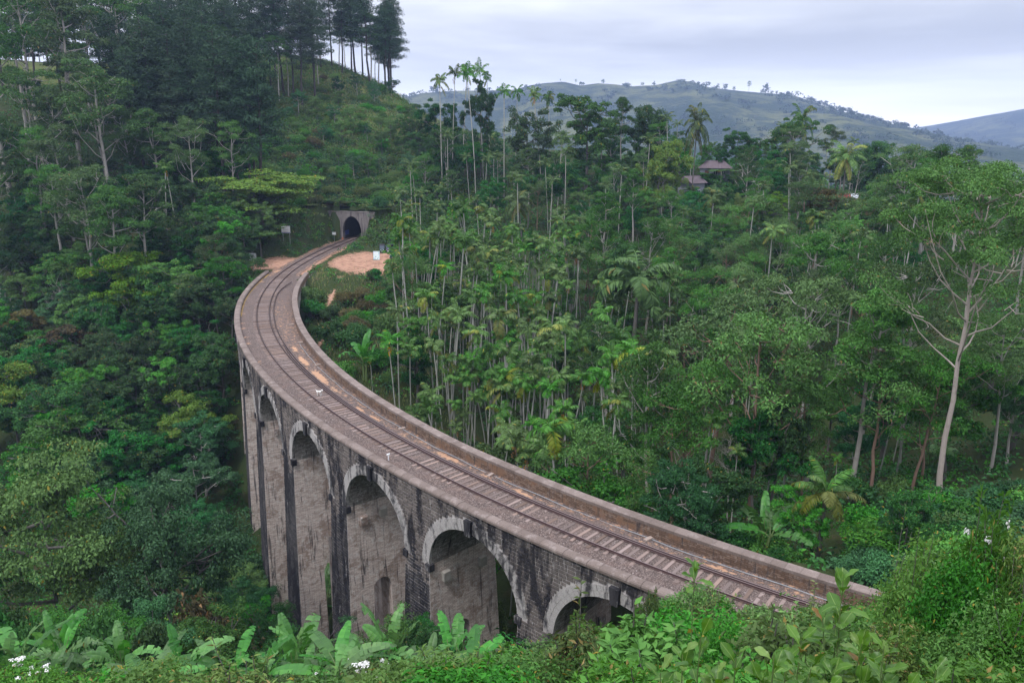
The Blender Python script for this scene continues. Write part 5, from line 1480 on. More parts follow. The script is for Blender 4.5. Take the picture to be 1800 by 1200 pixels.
# ------------------------------------------------------------------ tunnel portal
def tunnel_mat():
    t = NT("portal_masonry"); v = t.pos()
    n = t.noise(v, 1.1, 6, 0.65); st = t.noise(t.map(v, (1.6, 1.6, 0.22)), 1.3, 6, 0.65, 0.5)
    c = t.mix(n, (0.13, 0.115, 0.115), (0.30, 0.27, 0.27))
    c = t.mix(t.ramp(st, [(0.50, 0.0), (0.64, 0.8)]), c, (0.055, 0.05, 0.058))
    c = t.mix(t.ramp(t.noise(v, 3.5, 5, 0.7), [(0.62, 0.0), (0.70, 0.7)]), c, (0.52, 0.50, 0.50))
    return t.bsdf(c, 0.92, 0.12, t.bump(t.math("ADD", n, st), 0.7, 0.08))
PORTM = tunnel_mat()
LININGM = plain("sooty_tunnel_lining", (0.05, 0.047, 0.046), 0.95, 0.1, var=0.4, scale=1.2)
BLUEP = plain("blue_paint", (0.035, 0.06, 0.22), 0.6, 0.3, var=0.3)
REDP = plain("red_oxide_paint", (0.42, 0.13, 0.06), 0.7, 0.2, var=0.3)
WHITEP = plain("white_board_paint", (0.78, 0.79, 0.82), 0.55, 0.3, var=0.06, scale=3)
GREYL = plain("faded_lettering", (0.42, 0.42, 0.47), 0.6, 0.2, var=0.2)
BLUEL = plain("blue_lettering", (0.07, 0.10, 0.35), 0.6, 0.2, var=0.2)
STEEL = plain("grey_steel_post", (0.30, 0.32, 0.34), 0.5, 0.5, 0.4, 0.2)
S0 = S_PORTAL
portal = empty("tunnel_portal", B(S0, 0, -0.4)); tag(portal, "grey masonry tunnel mouth in the hillside at the end of the track", "tunnel")
PI_ = Matrix.Translation(portal.location).inverted()
def onp(o): o.parent = portal; o.matrix_parent_inverse = PI_; return o
HWo, ZSP, ZTP = 2.42, 1.3, 5.15
pp = Patches(); tcol = np.linspace(0, math.pi, 25)
def pcol(o_, zl, s_): 
    z_ = np.linspace(zl, 6.1, 10); return Bn(np.full(10, s_), np.full(10, o_), z_), np.stack([np.full(10, o_), z_], -1)
for s_, fl in ((S0, False), (S0 - 1.0, True)):
    for cols in ([pcol(o_, -1.2, s_) for o_ in np.linspace(-6.0, -HWo, 6)], [pcol(-HWo * math.cos(t), ZSP + (ZTP - ZSP) * math.sin(t), s_) for t in tcol], [pcol(o_, -1.2, s_) for o_ in np.linspace(HWo, 7.6, 7)]):
        pp.grid(np.stack([c[0] for c in cols]), np.stack([c[1] for c in cols]), 0, fl)
hw = onp(pp.build("headwall", [PORTM]))
m = MB(); vs = []
m.hexa([B(S0 - 1.1, -6.0, 6.1), B(S0 - 1.1, 7.6, 6.1), B(S0 + 0.05, 7.6, 6.1), B(S0 + 0.05, -6.0, 6.1), B(S0 - 1.1, -6.0, 6.28), B(S0 - 1.1, 7.6, 6.28), B(S0 + 0.05, 7.6, 6.28), B(S0 + 0.05, -6.0, 6.28)])
onp(m.build("coping", [PORTM]))
m = MB(); m.hexa([B(s_, o_, z_) for z_ in (5.25, 6.75) for s_, o_ in ((S0 - 1.12, -4.2), (S0 - 3.6, -4.2), (S0 - 3.6, 4.2), (S0 - 1.12, 4.2))])
onp(m.build("earth_backfill", [SOIL]))
outl = [(-HWo * 0.93, -0.6)] + [(-HWo * math.cos(t) * 1.0, ZSP + (ZTP - ZSP) * math.sin(t)) for t in tcol] + [(HWo * 0.93, -0.6)]
oo = np.array([a for a, _ in outl]); zz = np.array([b for _, b in outl])
lp_ = Patches(); qs = np.linspace(S0 - 0.9, S0 - 26, 16)
lp_.grid(np.stack([Bn(np.full(len(oo), q_), oo, zz) for q_ in qs], 0), np.zeros((16, len(oo), 2)), 0)
P0 = Bn(np.full(len(oo), qs[-1]), oo, zz); lp_.grid(np.stack([P0, np.repeat(Bn(qs[-1], 0.0, 1.5)[None], len(oo), 0)], 0), np.zeros((2, len(oo), 2)), 0)
onp(lp_.build("tunnel_lining", [LININGM]))
rnd = random.Random(14)
for i in range(len(tcol) - 1):
    a0, a1 = tcol[i], tcol[i + 1]; vs = []
    for s_ in (S0 - 1.02, S0 + 0.07):
        for rr, an in ((1.0, a0 + .006), (1.0, a1 - .006), (1.2, a1 - .006), (1.2, a0 + .006)):
            vs.append(B(s_, -HWo * rr * math.cos(an) * (1 if rr == 1 else 0.99), ZSP + (ZTP - ZSP) * (rr - (0.07 if rr > 1 else 0)) * math.sin(an)))
    m = MB(); m.hexa(vs); onp(m.build("ring_stone", [PORTM]))
for sg in (-1, 1):
    m = MB(); m.hexa([B(S0 + a, sg * b, z_) for z_ in (-1.0, ZSP) for a, b in ((-1.02, HWo * .95), (-1.02, HWo + .48), (0.07, HWo + .48), (0.07, HWo * .95))])
    onp(m.build("jamb", [PORTM]))
m = MB(); m.hexa([B(s_, o_, z_) for z_ in (0.5, 1.6) for s_, o_ in ((S0 - 1.2, 2.30), (S0 - 3.4, 2.30), (S0 - 3.4, 2.36), (S0 - 1.2, 2.36))])
onp(m.build("painted_panel", [BLUEP]))["label"] = "blue painted patch on the inner wall"
m = MB(); m.hexa([B(s_, o_, z_) for z_ in (-0.5, 0.15) for s_, o_ in ((S0 + 0.075, 2.32), (S0 + 0.075, 2.75), (S0 + 0.10, 2.75), (S0 + 0.10, 2.32))])
onp(m.build("painted_patch", [REDP]))

# ------------------------------------------------------------------ boards
def board(name, px, py_base, y, w, h, top_z, label, face=None, rows=0, stripe=None, posts=1, lean=0.0, turn=0.0, legs=True):
    x, zg = ground_at(px, y); 
    r = empty(name, (x, y, zg), turn); tag(r, label, "sign")
    m = MB(); m.box((0, 0, top_z - h / 2), (w, 0.05, h)); m.build("panel", [face or WHITEP], r)
    for i in range(rows):
        m = MB(); ww = w * (0.35 + 0.35 * ((i * 37) % 10) / 10); m.box((-0.03 * i, -0.032, top_z - h * (0.2 + 0.6 * i / max(rows - 1, 1))), (ww, 0.008, h * 0.045)); m.build("text_line", [GREYL], r)
    if stripe: m = MB(); m.box((0, -0.033, top_z - h * 0.93), (w * 0.94, 0.008, h * 0.07)); m.build("stripe", [stripe], r)
    if legs:
        for i in range(posts):
            xx = 0 if posts == 1 else (-w * 0.38 + i * w * 0.76)
            m = MB(); m.box((xx, 0.06, (top_z - 0.1 - 0.5) / 2), (0.09, 0.07, top_z - 0.1 + 0.5)); m.build("post", [STEEL], r)
    m = MB()
    for sx in (-1, 1): m.box((sx * w / 2, 0, top_z - h / 2), (0.05, 0.07, h + 0.05))
    for sz in (0, 1): m.box((0, 0, top_z - h * sz), (w, 0.07, 0.05))
    m.build("frame", [STEEL], r)
    return r
board("signboard", 446, 0, 150.5, 1.45, 1.4, 3.1, "white signboard on a pale post at the end of the low parapet", rows=5, turn=-0.15)
board("signboard", 504, 0, 168, 2.0, 1.5, 3.4, "white signboard half hidden by leaves left of the track", rows=3, stripe=BLUEL, posts=2, turn=-0.2)
board("notice_plate", 588, 0, 186.3, 0.95, 0.62, 2.2, "small white plate beside the tunnel mouth", rows=1, turn=-0.25)
t = NT("green_white_print"); v = t.coord(); n = t.voro(v, 3.2, "F1", "Color"); bw = t.node("ShaderNodeRGBToBW"); t.l.new(n, bw.inputs[0])
PRINTM = t.bsdf(t.ramp(bw.outputs[0], [(0.2, (0.12, 0.42, 0.36)), (0.45, (0.62, 0.78, 0.80)), (0.62, (0.75, 0.80, 0.86)), (0.9, (0.25, 0.42, 0.66))]), 0.5, 0.3)
ab = board("standing_board", 662, 0, 160, 1.3, 1.75, 1.8, "pale blue and green standing board on the bare earth by the tunnel", face=PRINTM, legs=False, turn=0.1); ab.rotation_euler = (-0.12, 0, 0.1)
for sx in (-1, 1):
    m = MB(); m.tube([(sx * .6, 0.05, 1.75), (sx * .6, 0.75, -0.05)], [.03, .03], 6); m.build("leg", [STEEL], ab)

# ------------------------------------------------------------------ three-wheelers parked in the clearing
TYRE = plain("tyre_rubber", (0.02, 0.02, 0.022), 0.85, 0.2); HUB = plain("wheel_hub", (0.35, 0.36, 0.38), 0.4, 0.5, 0.5)
GLASS = plain("dark_windscreen", (0.06, 0.08, 0.11), 0.15, 0.6); CANV = plain("black_canvas", (0.018, 0.018, 0.026), 0.7, 0.3)
LAMP = plain("headlamp_glass", (0.72, 0.74, 0.82), 0.15, 0.6)
def three_wheeler(px, y, turn, body, label, canvas=None):
    x, zg = ground_at(px, y); r = empty("three_wheeler", (x, y, zg), turn); tag(r, label, "vehicle")
    canvas = canvas or CANV
    # local: front toward -Y
    def loft(secs, name, mat, smooth=True):
        m = MB(); V = []; n = len(secs[0])
        for s_ in secs: V += s_
        Fq = [(k * n + i, k * n + (i + 1) % n, (k + 1) * n + (i + 1) % n, (k + 1) * n + i) for k in range(len(secs) - 1) for i in range(n)]
        Fq += [tuple(range(n))[::-1], tuple(range((len(secs) - 1) * n, len(secs) * n))]
        m.add(V, Fq); return m.build(name, [mat], r, smooth)
    def sec(y_, w, z0, z1): 
        c = 0.12
        return [(-w, y_, z0), (w, y_, z0), (w, y_, z1 - c), (w - c, y_, z1), (-w + c, y_, z1), (-w, y_, z1 - c)]
    loft([sec(-1.30, 0.22, 0.35, 0.80), sec(-1.10, 0.38, 0.30, 0.98), sec(-0.80, 0.55, 0.25, 1.0), sec(-0.70, 0.62, 0.24, 0.62), sec(0.10, 0.65, 0.24, 0.60), sec(0.2, 0.66, 0.24, 0.9), sec(1.15, 0.66, 0.30, 0.92), sec(1.30, 0.60, 0.40, 0.85)], "body", body, False)
    loft([sec(-0.78, 0.52, 1.62, 1.72), sec(-0.3, 0.62, 1.62, 1.80), sec(0.9, 0.64, 1.60, 1.80), sec(1.28, 0.60, 1.50, 1.68)], "canopy", canvas, False)
    loft([sec(0.95, 0.63, 0.90, 1.66), sec(1.24, 0.60, 0.86, 1.58)], "rear_canvas", canvas, False)
    m = MB(); m.hexa([(-0.5, -0.98, 1.0), (0.5, -0.98, 1.0), (0.5, -0.94, 1.0), (-0.5, -0.94, 1.0), (-0.48, -0.78, 1.64), (0.48, -0.78, 1.64), (0.48, -0.74, 1.64), (-0.48, -0.74, 1.64)]); m.build("windscreen", [GLASS], r)
    for sx in (-1, 1):
        m = MB(); m.tube([(sx * .53, -0.96, 0.95), (sx * .53, -0.76, 1.68)], [.03, .03], 6); m.build("pillar", [body], r)
        m = MB(); m.disc((sx * .26, -1.17, 0.82), .10, (0, 1, .15), .10, 12); m.build("headlight", [LAMP], r)
        m = MB(); m.tube([(sx * .50, -0.9, 1.05), (sx * .72, -0.98, 1.16)], [.015, .015], 5); m.disc((sx * .74, -0.99, 1.18), .07, (0, 1, 0), .03, 10); m.build("mirror", [CANV], r)
        m = MB(); m.box((sx * 0.3, 0.55, 0.62), (0.58, 0.5, 0.14)); m.build("seat", [CANV], r)
    for (wx, wy) in ((0, -1.08), (-0.58, 0.85), (0.58, 0.85)):
        m = MB(); m.disc((wx, wy, 0.23), .23, (1, 0, 0), .13, 18); w_ = m.build("wheel", [TYRE], r)
        m = MB(); m.disc((wx, wy, 0.23), .12, (1, 0, 0), .145, 14); m.build("rim", [HUB], w_)
    m = MB(); m.box((0, -1.33, 0.52), (0.34, 0.02, 0.14)); m.build("number_plate", [WHITEP], r)
    return r
DKBLUE = plain("dark_blue_paint", (0.02, 0.025, 0.10), 0.3, 0.5, var=0.15); DKGREEN = plain("dark_green_paint", (0.015, 0.06, 0.05), 0.3, 0.5, var=0.15); NAVY = plain("navy_violet_paint", (0.035, 0.02, 0.10), 0.3, 0.5, var=0.15)
three_wheeler(672, 170, 0.15, DKGREEN, "dark green three-wheeler parked at the edge of the clearing, left of a pair")
three_wheeler(685, 170.5, -0.1, NAVY, "violet-blue three-wheeler parked at the edge of the clearing, right of a pair")
three_wheeler(696, 162, -1.15, DKGREEN, "dark green three-wheeler half hidden behind the palms, nearest the standing board")

# ------------------------------------------------------------------ small things on the deck
CURB = plain("loose_kerb_stone", (0.30, 0.24, 0.21), 0.9, 0.15, var=0.35)
for i, (s_, d_, tn) in enumerate([(47.5, .5, .1), (57.5, .45, -.2), (68.5, .42, .3), (92.0, .42, -.1), (105.0, .5, .2), (119.8, .5, -.2)]):
    m = MB(); a, b, c = .34, .15, .09
    m.hexa([(-a, -b, -c), (a, -b * .9, -c), (a * .95, b, -c), (-a, b, -c), (-a * .93, -b * .9, c), (a * .94, -b * .85, c * .9), (a * .9, b * .88, c), (-a * .95, b * .9, c * .95)])
    o = m.build("kerb_stone", [CURB]); o.location = B(s_, float(oR(s_)) + d_, -0.27); o.rotation_euler = (0.03, -0.02, s_ / RAD + tn)
    tag(o, ("loose stone block lying by the brick parapet, " + ["farthest from the camera", "second farthest", "third farthest, between two earth patches", "third nearest the camera", "second nearest the camera", "nearest the camera"][i]), "stone", "loose blocks by the parapet")
m = MB(); m.tube([(0, 0, -.2), (0, 0, .52)], [.045, .04], 8); m.box((0, 0, 0.54), (.20, .07, .10)); 
mp = empty("marker_post", B(97.2, 2.05, -0.33), 0.6); tag(mp, "short white marker post between the track and the low parapet", "post")
m2 = MB(); m2.tube([(0, 0, -.2), (0, 0, .50)], [.05, .045], 8); m2.build("shaft", [WHITEP], mp); m2 = MB(); m2.box((0, 0, 0.54), (.26, .09, .12)); m2.build("head", [WHITEP], mp)
qs = np.arange(58, 134, 0.5); cz = -0.30 + 0.03 * np.sin(qs * 0.7)
V, Fq = tube_np(Bn(qs, np.array([float(np.interp(q_, [58, 90, 104, 134], [oR(58) + 0.6, oR(90) + 0.42, oR(104) + 0.36, oR(134) + .40])) for q_ in qs]) + 0.03 * np.sin(qs * 1.3), cz), np.full(len(qs), 0.03), 6)
tag(link("pipe", mesh_np("pipe", V, Fq, [STEEL], True)), "thin grey pipe running along the foot of the brick parapet", "pipe")

# white dog standing between the rails
def dog():
    loc = np.array(B(79.2, 0.10, -0.17)); r = empty("dog", loc, -0.35); tag(r, "small white dog standing between the rails", "dog")
    J = {  # facing +X
      "hip": ((-0.20, 0, 0.42), .085), "mid": ((0.0, 0, 0.425), .085), "chest": ((0.20, 0, 0.42), .11), "neck": ((0.31, 0, 0.53), .065), "head": ((0.37, 0, 0.60), .068), "muz": ((0.46, 0, 0.575), .034), "nose": ((0.50, 0, 0.568), .022),
      "t1": ((-0.29, 0, 0.47), .028), "t2": ((-0.36, 0, 0.56), .020), "t3": ((-0.35, 0, 0.64), .012)}
    E_ = [("hip", "mid"), ("mid", "chest"), ("chest", "neck"), ("neck", "head"), ("head", "muz"), ("muz", "nose"), ("hip", "t1"), ("t1", "t2"), ("t2", "t3")]
    for sg, n_ in ((-1, "r"), (1, "l")):
        y = 0.075 * sg; f = 0.03 * sg
        J["fs" + n_] = ((0.20 + f, y, 0.34), .058); J["fe" + n_] = ((0.18 + f, y, 0.22), .036); J["fw" + n_] = ((0.20 + f, y, 0.10), .024); J["fp" + n_] = ((0.21 + f, y, 0.022), .024); J["ft" + n_] = ((0.25 + f, y, 0.016), .018)
        E_ += [("chest", "fs" + n_), ("fs" + n_, "fe" + n_), ("fe" + n_, "fw" + n_), ("fw" + n_, "fp" + n_), ("fp" + n_, "ft" + n_)]
        J["hs" + n_] = ((-0.19 - f, y, 0.33), .066); J["hk" + n_] = ((-0.13 - f, y, 0.235), .042); J["hh" + n_] = ((-0.23 - f, y, 0.14), .024); J["hp" + n_] = ((-0.21 - f, y, 0.022), .022); J["ht" + n_] = ((-0.17 - f, y, 0.016), .017)
        E_ += [("hip", "hs" + n_), ("hs" + n_, "hk" + n_), ("hk" + n_, "hh" + n_), ("hh" + n_, "hp" + n_), ("hp" + n_, "ht" + n_)]
        J["e" + n_] = ((0.345, 0.045 * sg, 0.66), .018); J["et" + n_] = ((0.335, 0.06 * sg, 0.705), .008); E_ += [("head", "e" + n_), ("e" + n_, "et" + n_)]
    ks = list(J); me = bpy.data.meshes.new("body"); me.from_pydata([J[k][0] for k in ks], [(ks.index(a), ks.index(b)) for a, b in E_], [])
    o = link("body", me, r)
    sk = o.modifiers.new("skin", "SKIN"); sk.use_smooth_shade = True
    for v, k in zip(me.skin_vertices[0].data if me.skin_vertices else [], ks): v.radius = (J[k][1],) * 2
    if not me.skin_vertices:
        bm = bmesh.new(); bm.from_mesh(me); bm.verts.layers.skin.verify(); bm.to_mesh(me); bm.free()
        for v, k in zip(me.skin_vertices[0].data, ks): v.radius = (J[k][1],) * 2
    me.skin_vertices[0].data[ks.index("hip")].use_root = True
    o.modifiers.new("sub", "SUBSURF").levels = 1; o.modifiers["sub"].render_levels = 1
    me.materials.append(plain("white_dog_coat", (0.72, 0.70, 0.68), 0.8, 0.2, var=0.1))
    m = MB(); m.disc((0.515, 0, 0.572), .016, (1, 0, 0), .02, 8); m.build("nose", [CANV], r)
dog()

# ------------------------------------------------------------------ houses on the ridge
WALLG = plain("grey_rendered_wall", (0.27, 0.28, 0.34), 0.9, 0.15, var=0.2, scale=1.0); ROOFP = plain("mauve_sheet_roof", (0.125, 0.098, 0.112), 0.75, 0.25, var=0.3, scale=1.5)
ROOFR = plain("rust_red_sheet_roof", (0.33, 0.06, 0.05), 0.7, 0.25, var=0.35, scale=2); ROOFW = plain("pale_sheet_roof", (0.60, 0.63, 0.70), 0.5, 0.35, var=0.15); WOODD = plain("brown_door_wood", (0.14, 0.06, 0.05), 0.8, 0.2, var=0.3)
def house(name, px, y, zb, w, d, hw_, hr, roofm, wallm, label, turn=0.0, hip=True, door=True, wins=2, cols=None):
    x, zg = ground_at(px, y); r = empty(name, (x, y, zb), turn); tag(r, label, "house" if name == "house" else "shed")
    m = MB(); dn = max(0.0, zb - zg) + 1.5; m.box((0, 0, (hw_ - dn) / 2), (w, d, hw_ + dn)); m.build("wall", [wallm], r)
    ov = 0.55; rr = w * 0.28 if hip else 0
    A = [(-w / 2 - ov, -d / 2 - ov, hw_ - .12), (w / 2 + ov, -d / 2 - ov, hw_ - .12), (w / 2 + ov, d / 2 + ov, hw_ - .12), (-w / 2 - ov, d / 2 + ov, hw_ - .12)]
    Rg = [(-w / 2 - ov + rr, 0, hw_ + hr), (w / 2 + ov - rr, 0, hw_ + hr)]
    m = MB(); V = A + Rg; m.add(V, [(0, 1, 5, 4), (1, 2, 5), (2, 3, 4, 5), (3, 0, 4), (0, 3, 2, 1)]); rf = m.build("roof", [roofm], r)
    m = MB(); m.tube([Rg[0], Rg[1]], [.09, .09], 6); m.build("ridge_cap", [roofm], rf)
    for i in range(9):
        xx = -w / 2 + w * (i + .5) / 9; t0 = max(0, min(1, 1.0 if abs(xx) < w / 2 + ov - rr else (w / 2 + ov - abs(xx)) / max(rr, .01)))
        m = MB(); m.tube([(xx, -d / 2 - ov, hw_ - .10), (xx, (-d / 2 - ov) * (1 - t0), hw_ - .10 + (hr + .12) * t0)], [.03, .03], 4); m.build("roof_rib", [roofm], rf)
    if door: m = MB(); m.box((-w * 0.27, -d / 2 - .02, 1.05), (0.95, .08, 2.1)); m.build("door", [WOODD], r)
    for i in range(wins):
        m = MB(); xx = w * (0.02 + 0.27 * i); m.box((xx, -d / 2 - .02, 1.5), (1.1, .08, 1.0)); wi = m.build("window", [WHITEP], r)
        for sx in (-1, 1): m = MB(); m.box((xx + sx * .26, -d / 2 - .07, 1.5), (.44, .04, .84)); m.build("pane", [GLASS], wi)
    m = MB(); m.box((w / 2 + .02, 0.3, 1.5), (.08, 1.0, .9)); m.build("window", [GLASS], r)
    return r
house("house", 1256, 199, 13.2, 7.0, 5.0, 2.75, 1.55, ROOFP, WALLG, "grey house with mauve hipped roof on the ridge", turn=-0.25)
house("house", 1214, 190, 9.4, 4.0, 4.6, 3.6, 1.4, ROOFP, WALLG, "smaller house with mauve roof just below the grey house", turn=0.55, hip=False, wins=1)
house("shed", 1471, 186, 7.9, 4.2, 3.2, 2.0, 0.75, ROOFR, WOODD, "small shed with rust-red roof on the right slope", turn=-0.1, hip=False, door=False, wins=1)
house("shed", 1492, 186.4, 7.9, 2.4, 3.0, 2.0, 0.7, ROOFW, WOODD, "small lean-to with pale sheet roof beside the red-roofed shed", turn=-0.35, hip=False, door=False, wins=0)
x_, z_ = ground_at(1487, 182); m = MB(); up_ = empty("utility_pole", (x_, 182, z_)); tag(up_, "pale concrete pole standing in front of the red-roofed shed", "pole")
m.tube([(0, 0, -1), (0.25, 0, 6.3)], [.13, .09], 8); m.build("shaft", [CONC], up_); m = MB(); m.box((0.24, 0, 6.0), (0.9, .09, .1)); m.build("cross_arm", [CONC], up_)
# shelter with rounded roof among the palms
ys_ = depth_for(848, 338.5, 2.7, 120.0); x_, z_ = ground_at(848, ys_); sh = empty("shelter", (x_, ys_, z_)); zt_ = ray(848, 338.5, ys_)[2] - z_; tag(sh, "small shelter with rounded pale roof between the palms", "shelter")
m = MB(); n = 9; V = []
for yy in (-1.3, 1.3):
    for i in range(n): a = math.pi * i / (n - 1); V.append((-1.25 * math.cos(a), yy, zt_ - .75 + .75 * math.sin(a)))
    for i in range(n): a = math.pi * (n - 1 - i) / (n - 1); V.append((-1.19 * math.cos(a), yy, zt_ - .81 + .75 * math.sin(a)))
k2 = 2 * n; m.add(V, [(i, (i + 1) % k2, k2 + (i + 1) % k2, k2 + i) for i in range(k2)] + [tuple(range(k2))[::-1], tuple(range(k2, 2 * k2))]); m.build("roof", [ROOFW], sh)
for sx in (-1.15, 1.15):
    for yy in (-1.1, 1.1): m = MB(); m.tube([(sx, yy, -.6), (sx, yy, zt_ - .75)], [.06, .06], 6); m.build("post", [WOODD], sh)

for i, (px, tp, yy_) in enumerate([(566, 360, 191.5), (590, 364, 192), (612, 366, 192), (634, 364, 192.5), (655, 358, 192), (545, 378, 188), (668, 376, 188)]):
    hero("bank_shrub", px, yy_, tp, ("low light green bush growing over the top of the tunnel mouth" if i < 5 else "low light green bush on the bank beside the tunnel mouth"), 1, i, i * 1.1, "bushes over the tunnel mouth" if i < 5 else "bushes beside the tunnel mouth", wpx=42, depth_mark=False)
# ------------------------------------------------------------------ foreground plants
rf = random.Random(5)
FLIM = ([-100, 60, 150, 300, 400, 470, 560, 700, 800, 900, 960, 1060, 1120, 1160, 1180, 1240, 1290, 1330, 1400, 1480, 1530, 1560, 1595, 1640, 1680, 1720, 1800, 1900],
        [1185, 1185, 1185, 1185, 1185, 1185, 1185, 1180, 1165, 1140, 1125, 1115, 1110, 1085, 1040, 1028, 1048, 1070, 1062, 1062, 1060, 1050, 950, 925, 915, 905, 915, 920])
# banana plants along the lower edge
BAN = [(40, 1105, 3.0, "at the lower left corner"), (118, 1068, 3.6, "with the tallest leaves at lower left"), (165, 1120, 2.8, "low in front of the tallest one at lower left"), (222, 1092, 3.2, "with broad arching leaves at lower left"), (292, 1110, 2.9, "left of the yellow-green shrub"),
       (250, 1150, 2.4, "partly cut by the lower edge at left"), (95, 1150, 2.6, "at the lower edge near the left corner"), (420, 1118, 2.8, "right of the yellow-green shrub"), (470, 1098, 3.0, "with a leaf standing up left of the pier foot"), (538, 1080, 3.2, "with one upright leaf before the second pier"),
       (590, 1120, 2.6, "with drooping leaves before the second pier"), (640, 1092, 3.1, "before the third pier with leaves spread wide"), (690, 1082, 3.2, "left of the bright upright leaf"), (735, 1105, 2.8, "half hidden beside the bright upright leaf"), (792, 1088, 3.0, "right of the bright upright leaf"), (830, 1125, 2.3, "at the right end of the banana row"), (560, 1145, 2.2, "low at the lower edge before the piers"), (480, 1150, 2.2, "low at the lower edge right of the shrub")]
for i, (px, tp, ht, lb) in enumerate(BAN):
    hero("banana", px, 29.5 + (i * 7) % 5 + (2 if tp < 1095 else 0), tp + 14 + (i * 13) % 22 - 8, "banana plant " + lb, 1.0, i, i * 1.3, "banana plants along the lower edge", split=True, depth_mark=False, wpx=(165, 105, 135, 120, 150)[i % 5])
hero("banana_bright", 757, 0, 1076, "banana plant with one bright yellow-green upright leaf", 1.0, 0, 0.6, split=True, ht=3.6, y0=20, depth_mark=False)
hero("banana", 575, 0, 1010, "dark banana plant at the foot of the second pier", 1.0, 1, 0.6, ht=4.6, y0=45, depth_mark=False)
hero("banana", 545, 0, 1030, "shaded banana plant beside the pier foot", 1.0, 2, 2.6, ht=4.0, y0=45, depth_mark=False)
for i, (px, y_, tp, wp) in enumerate([(-10, 40, 1040, 110), (38, 42, 1052, 100), (85, 39, 1075, 90), (200, 41, 1060, 110), (270, 40, 1075, 100)]):
    hero("shrub_dark", px, y_, tp, "dark green shrub behind the banana plants at lower left", 1, i, i * 1.2, "dark shrubs behind the bananas", wpx=wp, depth_mark=False)
hero("yellow_shrub", 335, 0, 1108, "yellow-green shrub between the banana plants at lower left", 1, 0, 0.2, ht=2.2, wpx=170, y0=20, depth_mark=False)
hero("yellow_shrub", 395, 0, 1130, "smaller yellow-green shrub between the banana plants", 1, 0, 1.2, ht=1.6, wpx=90, y0=20, depth_mark=False)
hero("flower_low", 640, 0, 1172, "low shrub covered with white flowers at the lower edge", 1, 0, 0.5, ht=1.2, wpx=130, y0=15, depth_mark=False)
hero("flower_low", 725, 0, 1150, "white-flowering shrub below the bright banana leaf", 1, 0, 1.5, ht=1.3, wpx=110, y0=15, depth_mark=False)
hero("flower_shrub", 1692, 14.5, 888, "tall shrub with white flower heads at the right", 1, 0, 0.4, wpx=130, depth_mark=False)
hero("mound", 1588, 0, 925, "rounded light green shrub right of the parapet end", 1, 0, 0.4, ht=2.6, wpx=190, y0=8, depth_mark=False)
hero("weed", 1568, 0, 888, "thin leafy shoot rising above the rounded shrub", 0.35, 0, 0.4, ht=3.4, y0=8, depth_mark=False)
hero("shrub_near", 1238, 0, 1026, "dark green shrub against the low parapet", 1, 0, 0.4, ht=3.2, wpx=120, y0=20, depth_mark=False)
hero("shrub_near", 1660, 0, 985, "leafy bush with dark hollow below the white flower heads", 1, 1, 0.4, ht=2.6, wpx=200, y0=8, depth_mark=False)
for i, (k_, px, tp, ht_, wp, lb_) in enumerate([("shrub_mid", 1625, 1010, 2.2, 130, "broad-leaved bush in the hollow at the right"), ("yellow_shrub", 1520, 1078, 1.5, 110, "yellowish bush below the end of the parapet"), ("weed", 1722, 1035, 2.0, 110, "loose tall weed at the right"), ("yellow_shrub", 1760, 1060, 1.8, 130, "yellowish loose bush low at the right edge"), ("shrub_near", 1340, 1072, 1.8, 120, "small-leaved grey-green bush below the track"), ("weed", 1080, 1112, 1.8, 90, "loose weed before the last arch"), ("shrub_mid", 960, 1130, 1.6, 110, "broad-leaved bush below the near pier")]):
    hero(k_, px, 0, tp, lb_, 1, i, i * 0.8, ht=ht_, wpx=wp, y0=8, depth_mark=False)
hero("mound", 1770, 0, 960, "light green bush at the right edge", 1, 0, 2.4, ht=2.4, wpx=160, y0=8, depth_mark=False)
hero("weed", 1600, 0, 1085, "young tree with several stems low at the right", 1, 1, 0.4, ht=2.6, wpx=200, y0=6, depth_mark=False)
hero("weed", 1140, 0, 1048, "sapling standing before the last arch", 0.45, 0, 0.4, ht=2.6, y0=15, depth_mark=False)
hero("weed", 1022, 0, 1095, "feathery sapling before the near pier", 0.5, 1, 0.4, ht=2.6, y0=15, depth_mark=False)
hero("weed", 868, 0, 1060, "thin sapling at the right edge of the third pier", 0.4, 1, 2.4, ht=4.5, y0=30, depth_mark=False)
hero("shrub_mid", 800, 0, 1060, "dark feathery shrub in front of the third pier", 1, 1, 2.4, ht=4.5, wpx=90, y0=30, depth_mark=False)
hero("shrub_blue", 465, 0, 980, "shrub growing up the foot of the first tall pier", 1, 1, 2.4, ht=5.0, wpx=90, y0=45, depth_mark=False)

for i, (px, y_, tp, wp, lb_) in enumerate([(1598, 15, 940, 150, "tall light green bush right of the parapet end, close to the camera"), (1668, 13, 950, 170, "tall dense bush below the white flower heads, close to the camera"), (1745, 14, 925, 150, "tall loose bush second from the right edge"), (1800, 12, 950, 150, "tall bush cut by the right edge of the picture"), (1700, 9.5, 1040, 190, "tall loose bush low at the right"), (1560, 10, 1085, 150, "bush below the parapet end, close to the camera"), (1780, 9, 1070, 170, "bush in the lower right corner"), (1270, 16, 1082, 120, "bush before the dark green shrub by the low parapet"), (1010, 20, 1140, 130, "bush below the nearest arch, close to the camera")]):
    hero("tall_bush", px, y_, tp, lb_, 1, i, i * 0.9, wpx=wp, depth_mark=False)
FL = {"weed": "leafy weed", "shrub_near": "small-leaved green bush", "mound": "light green leafy bush", "flower_low": "low bush with tiny white flowers", "shrub_mid": "mid green bush", "shrub_blue": "blue-green bush", "flower_shrub": "slender bush with white flower heads", "shrub_dark": "dark green bush"}
nfore = 0; occupied = []
tries = 0
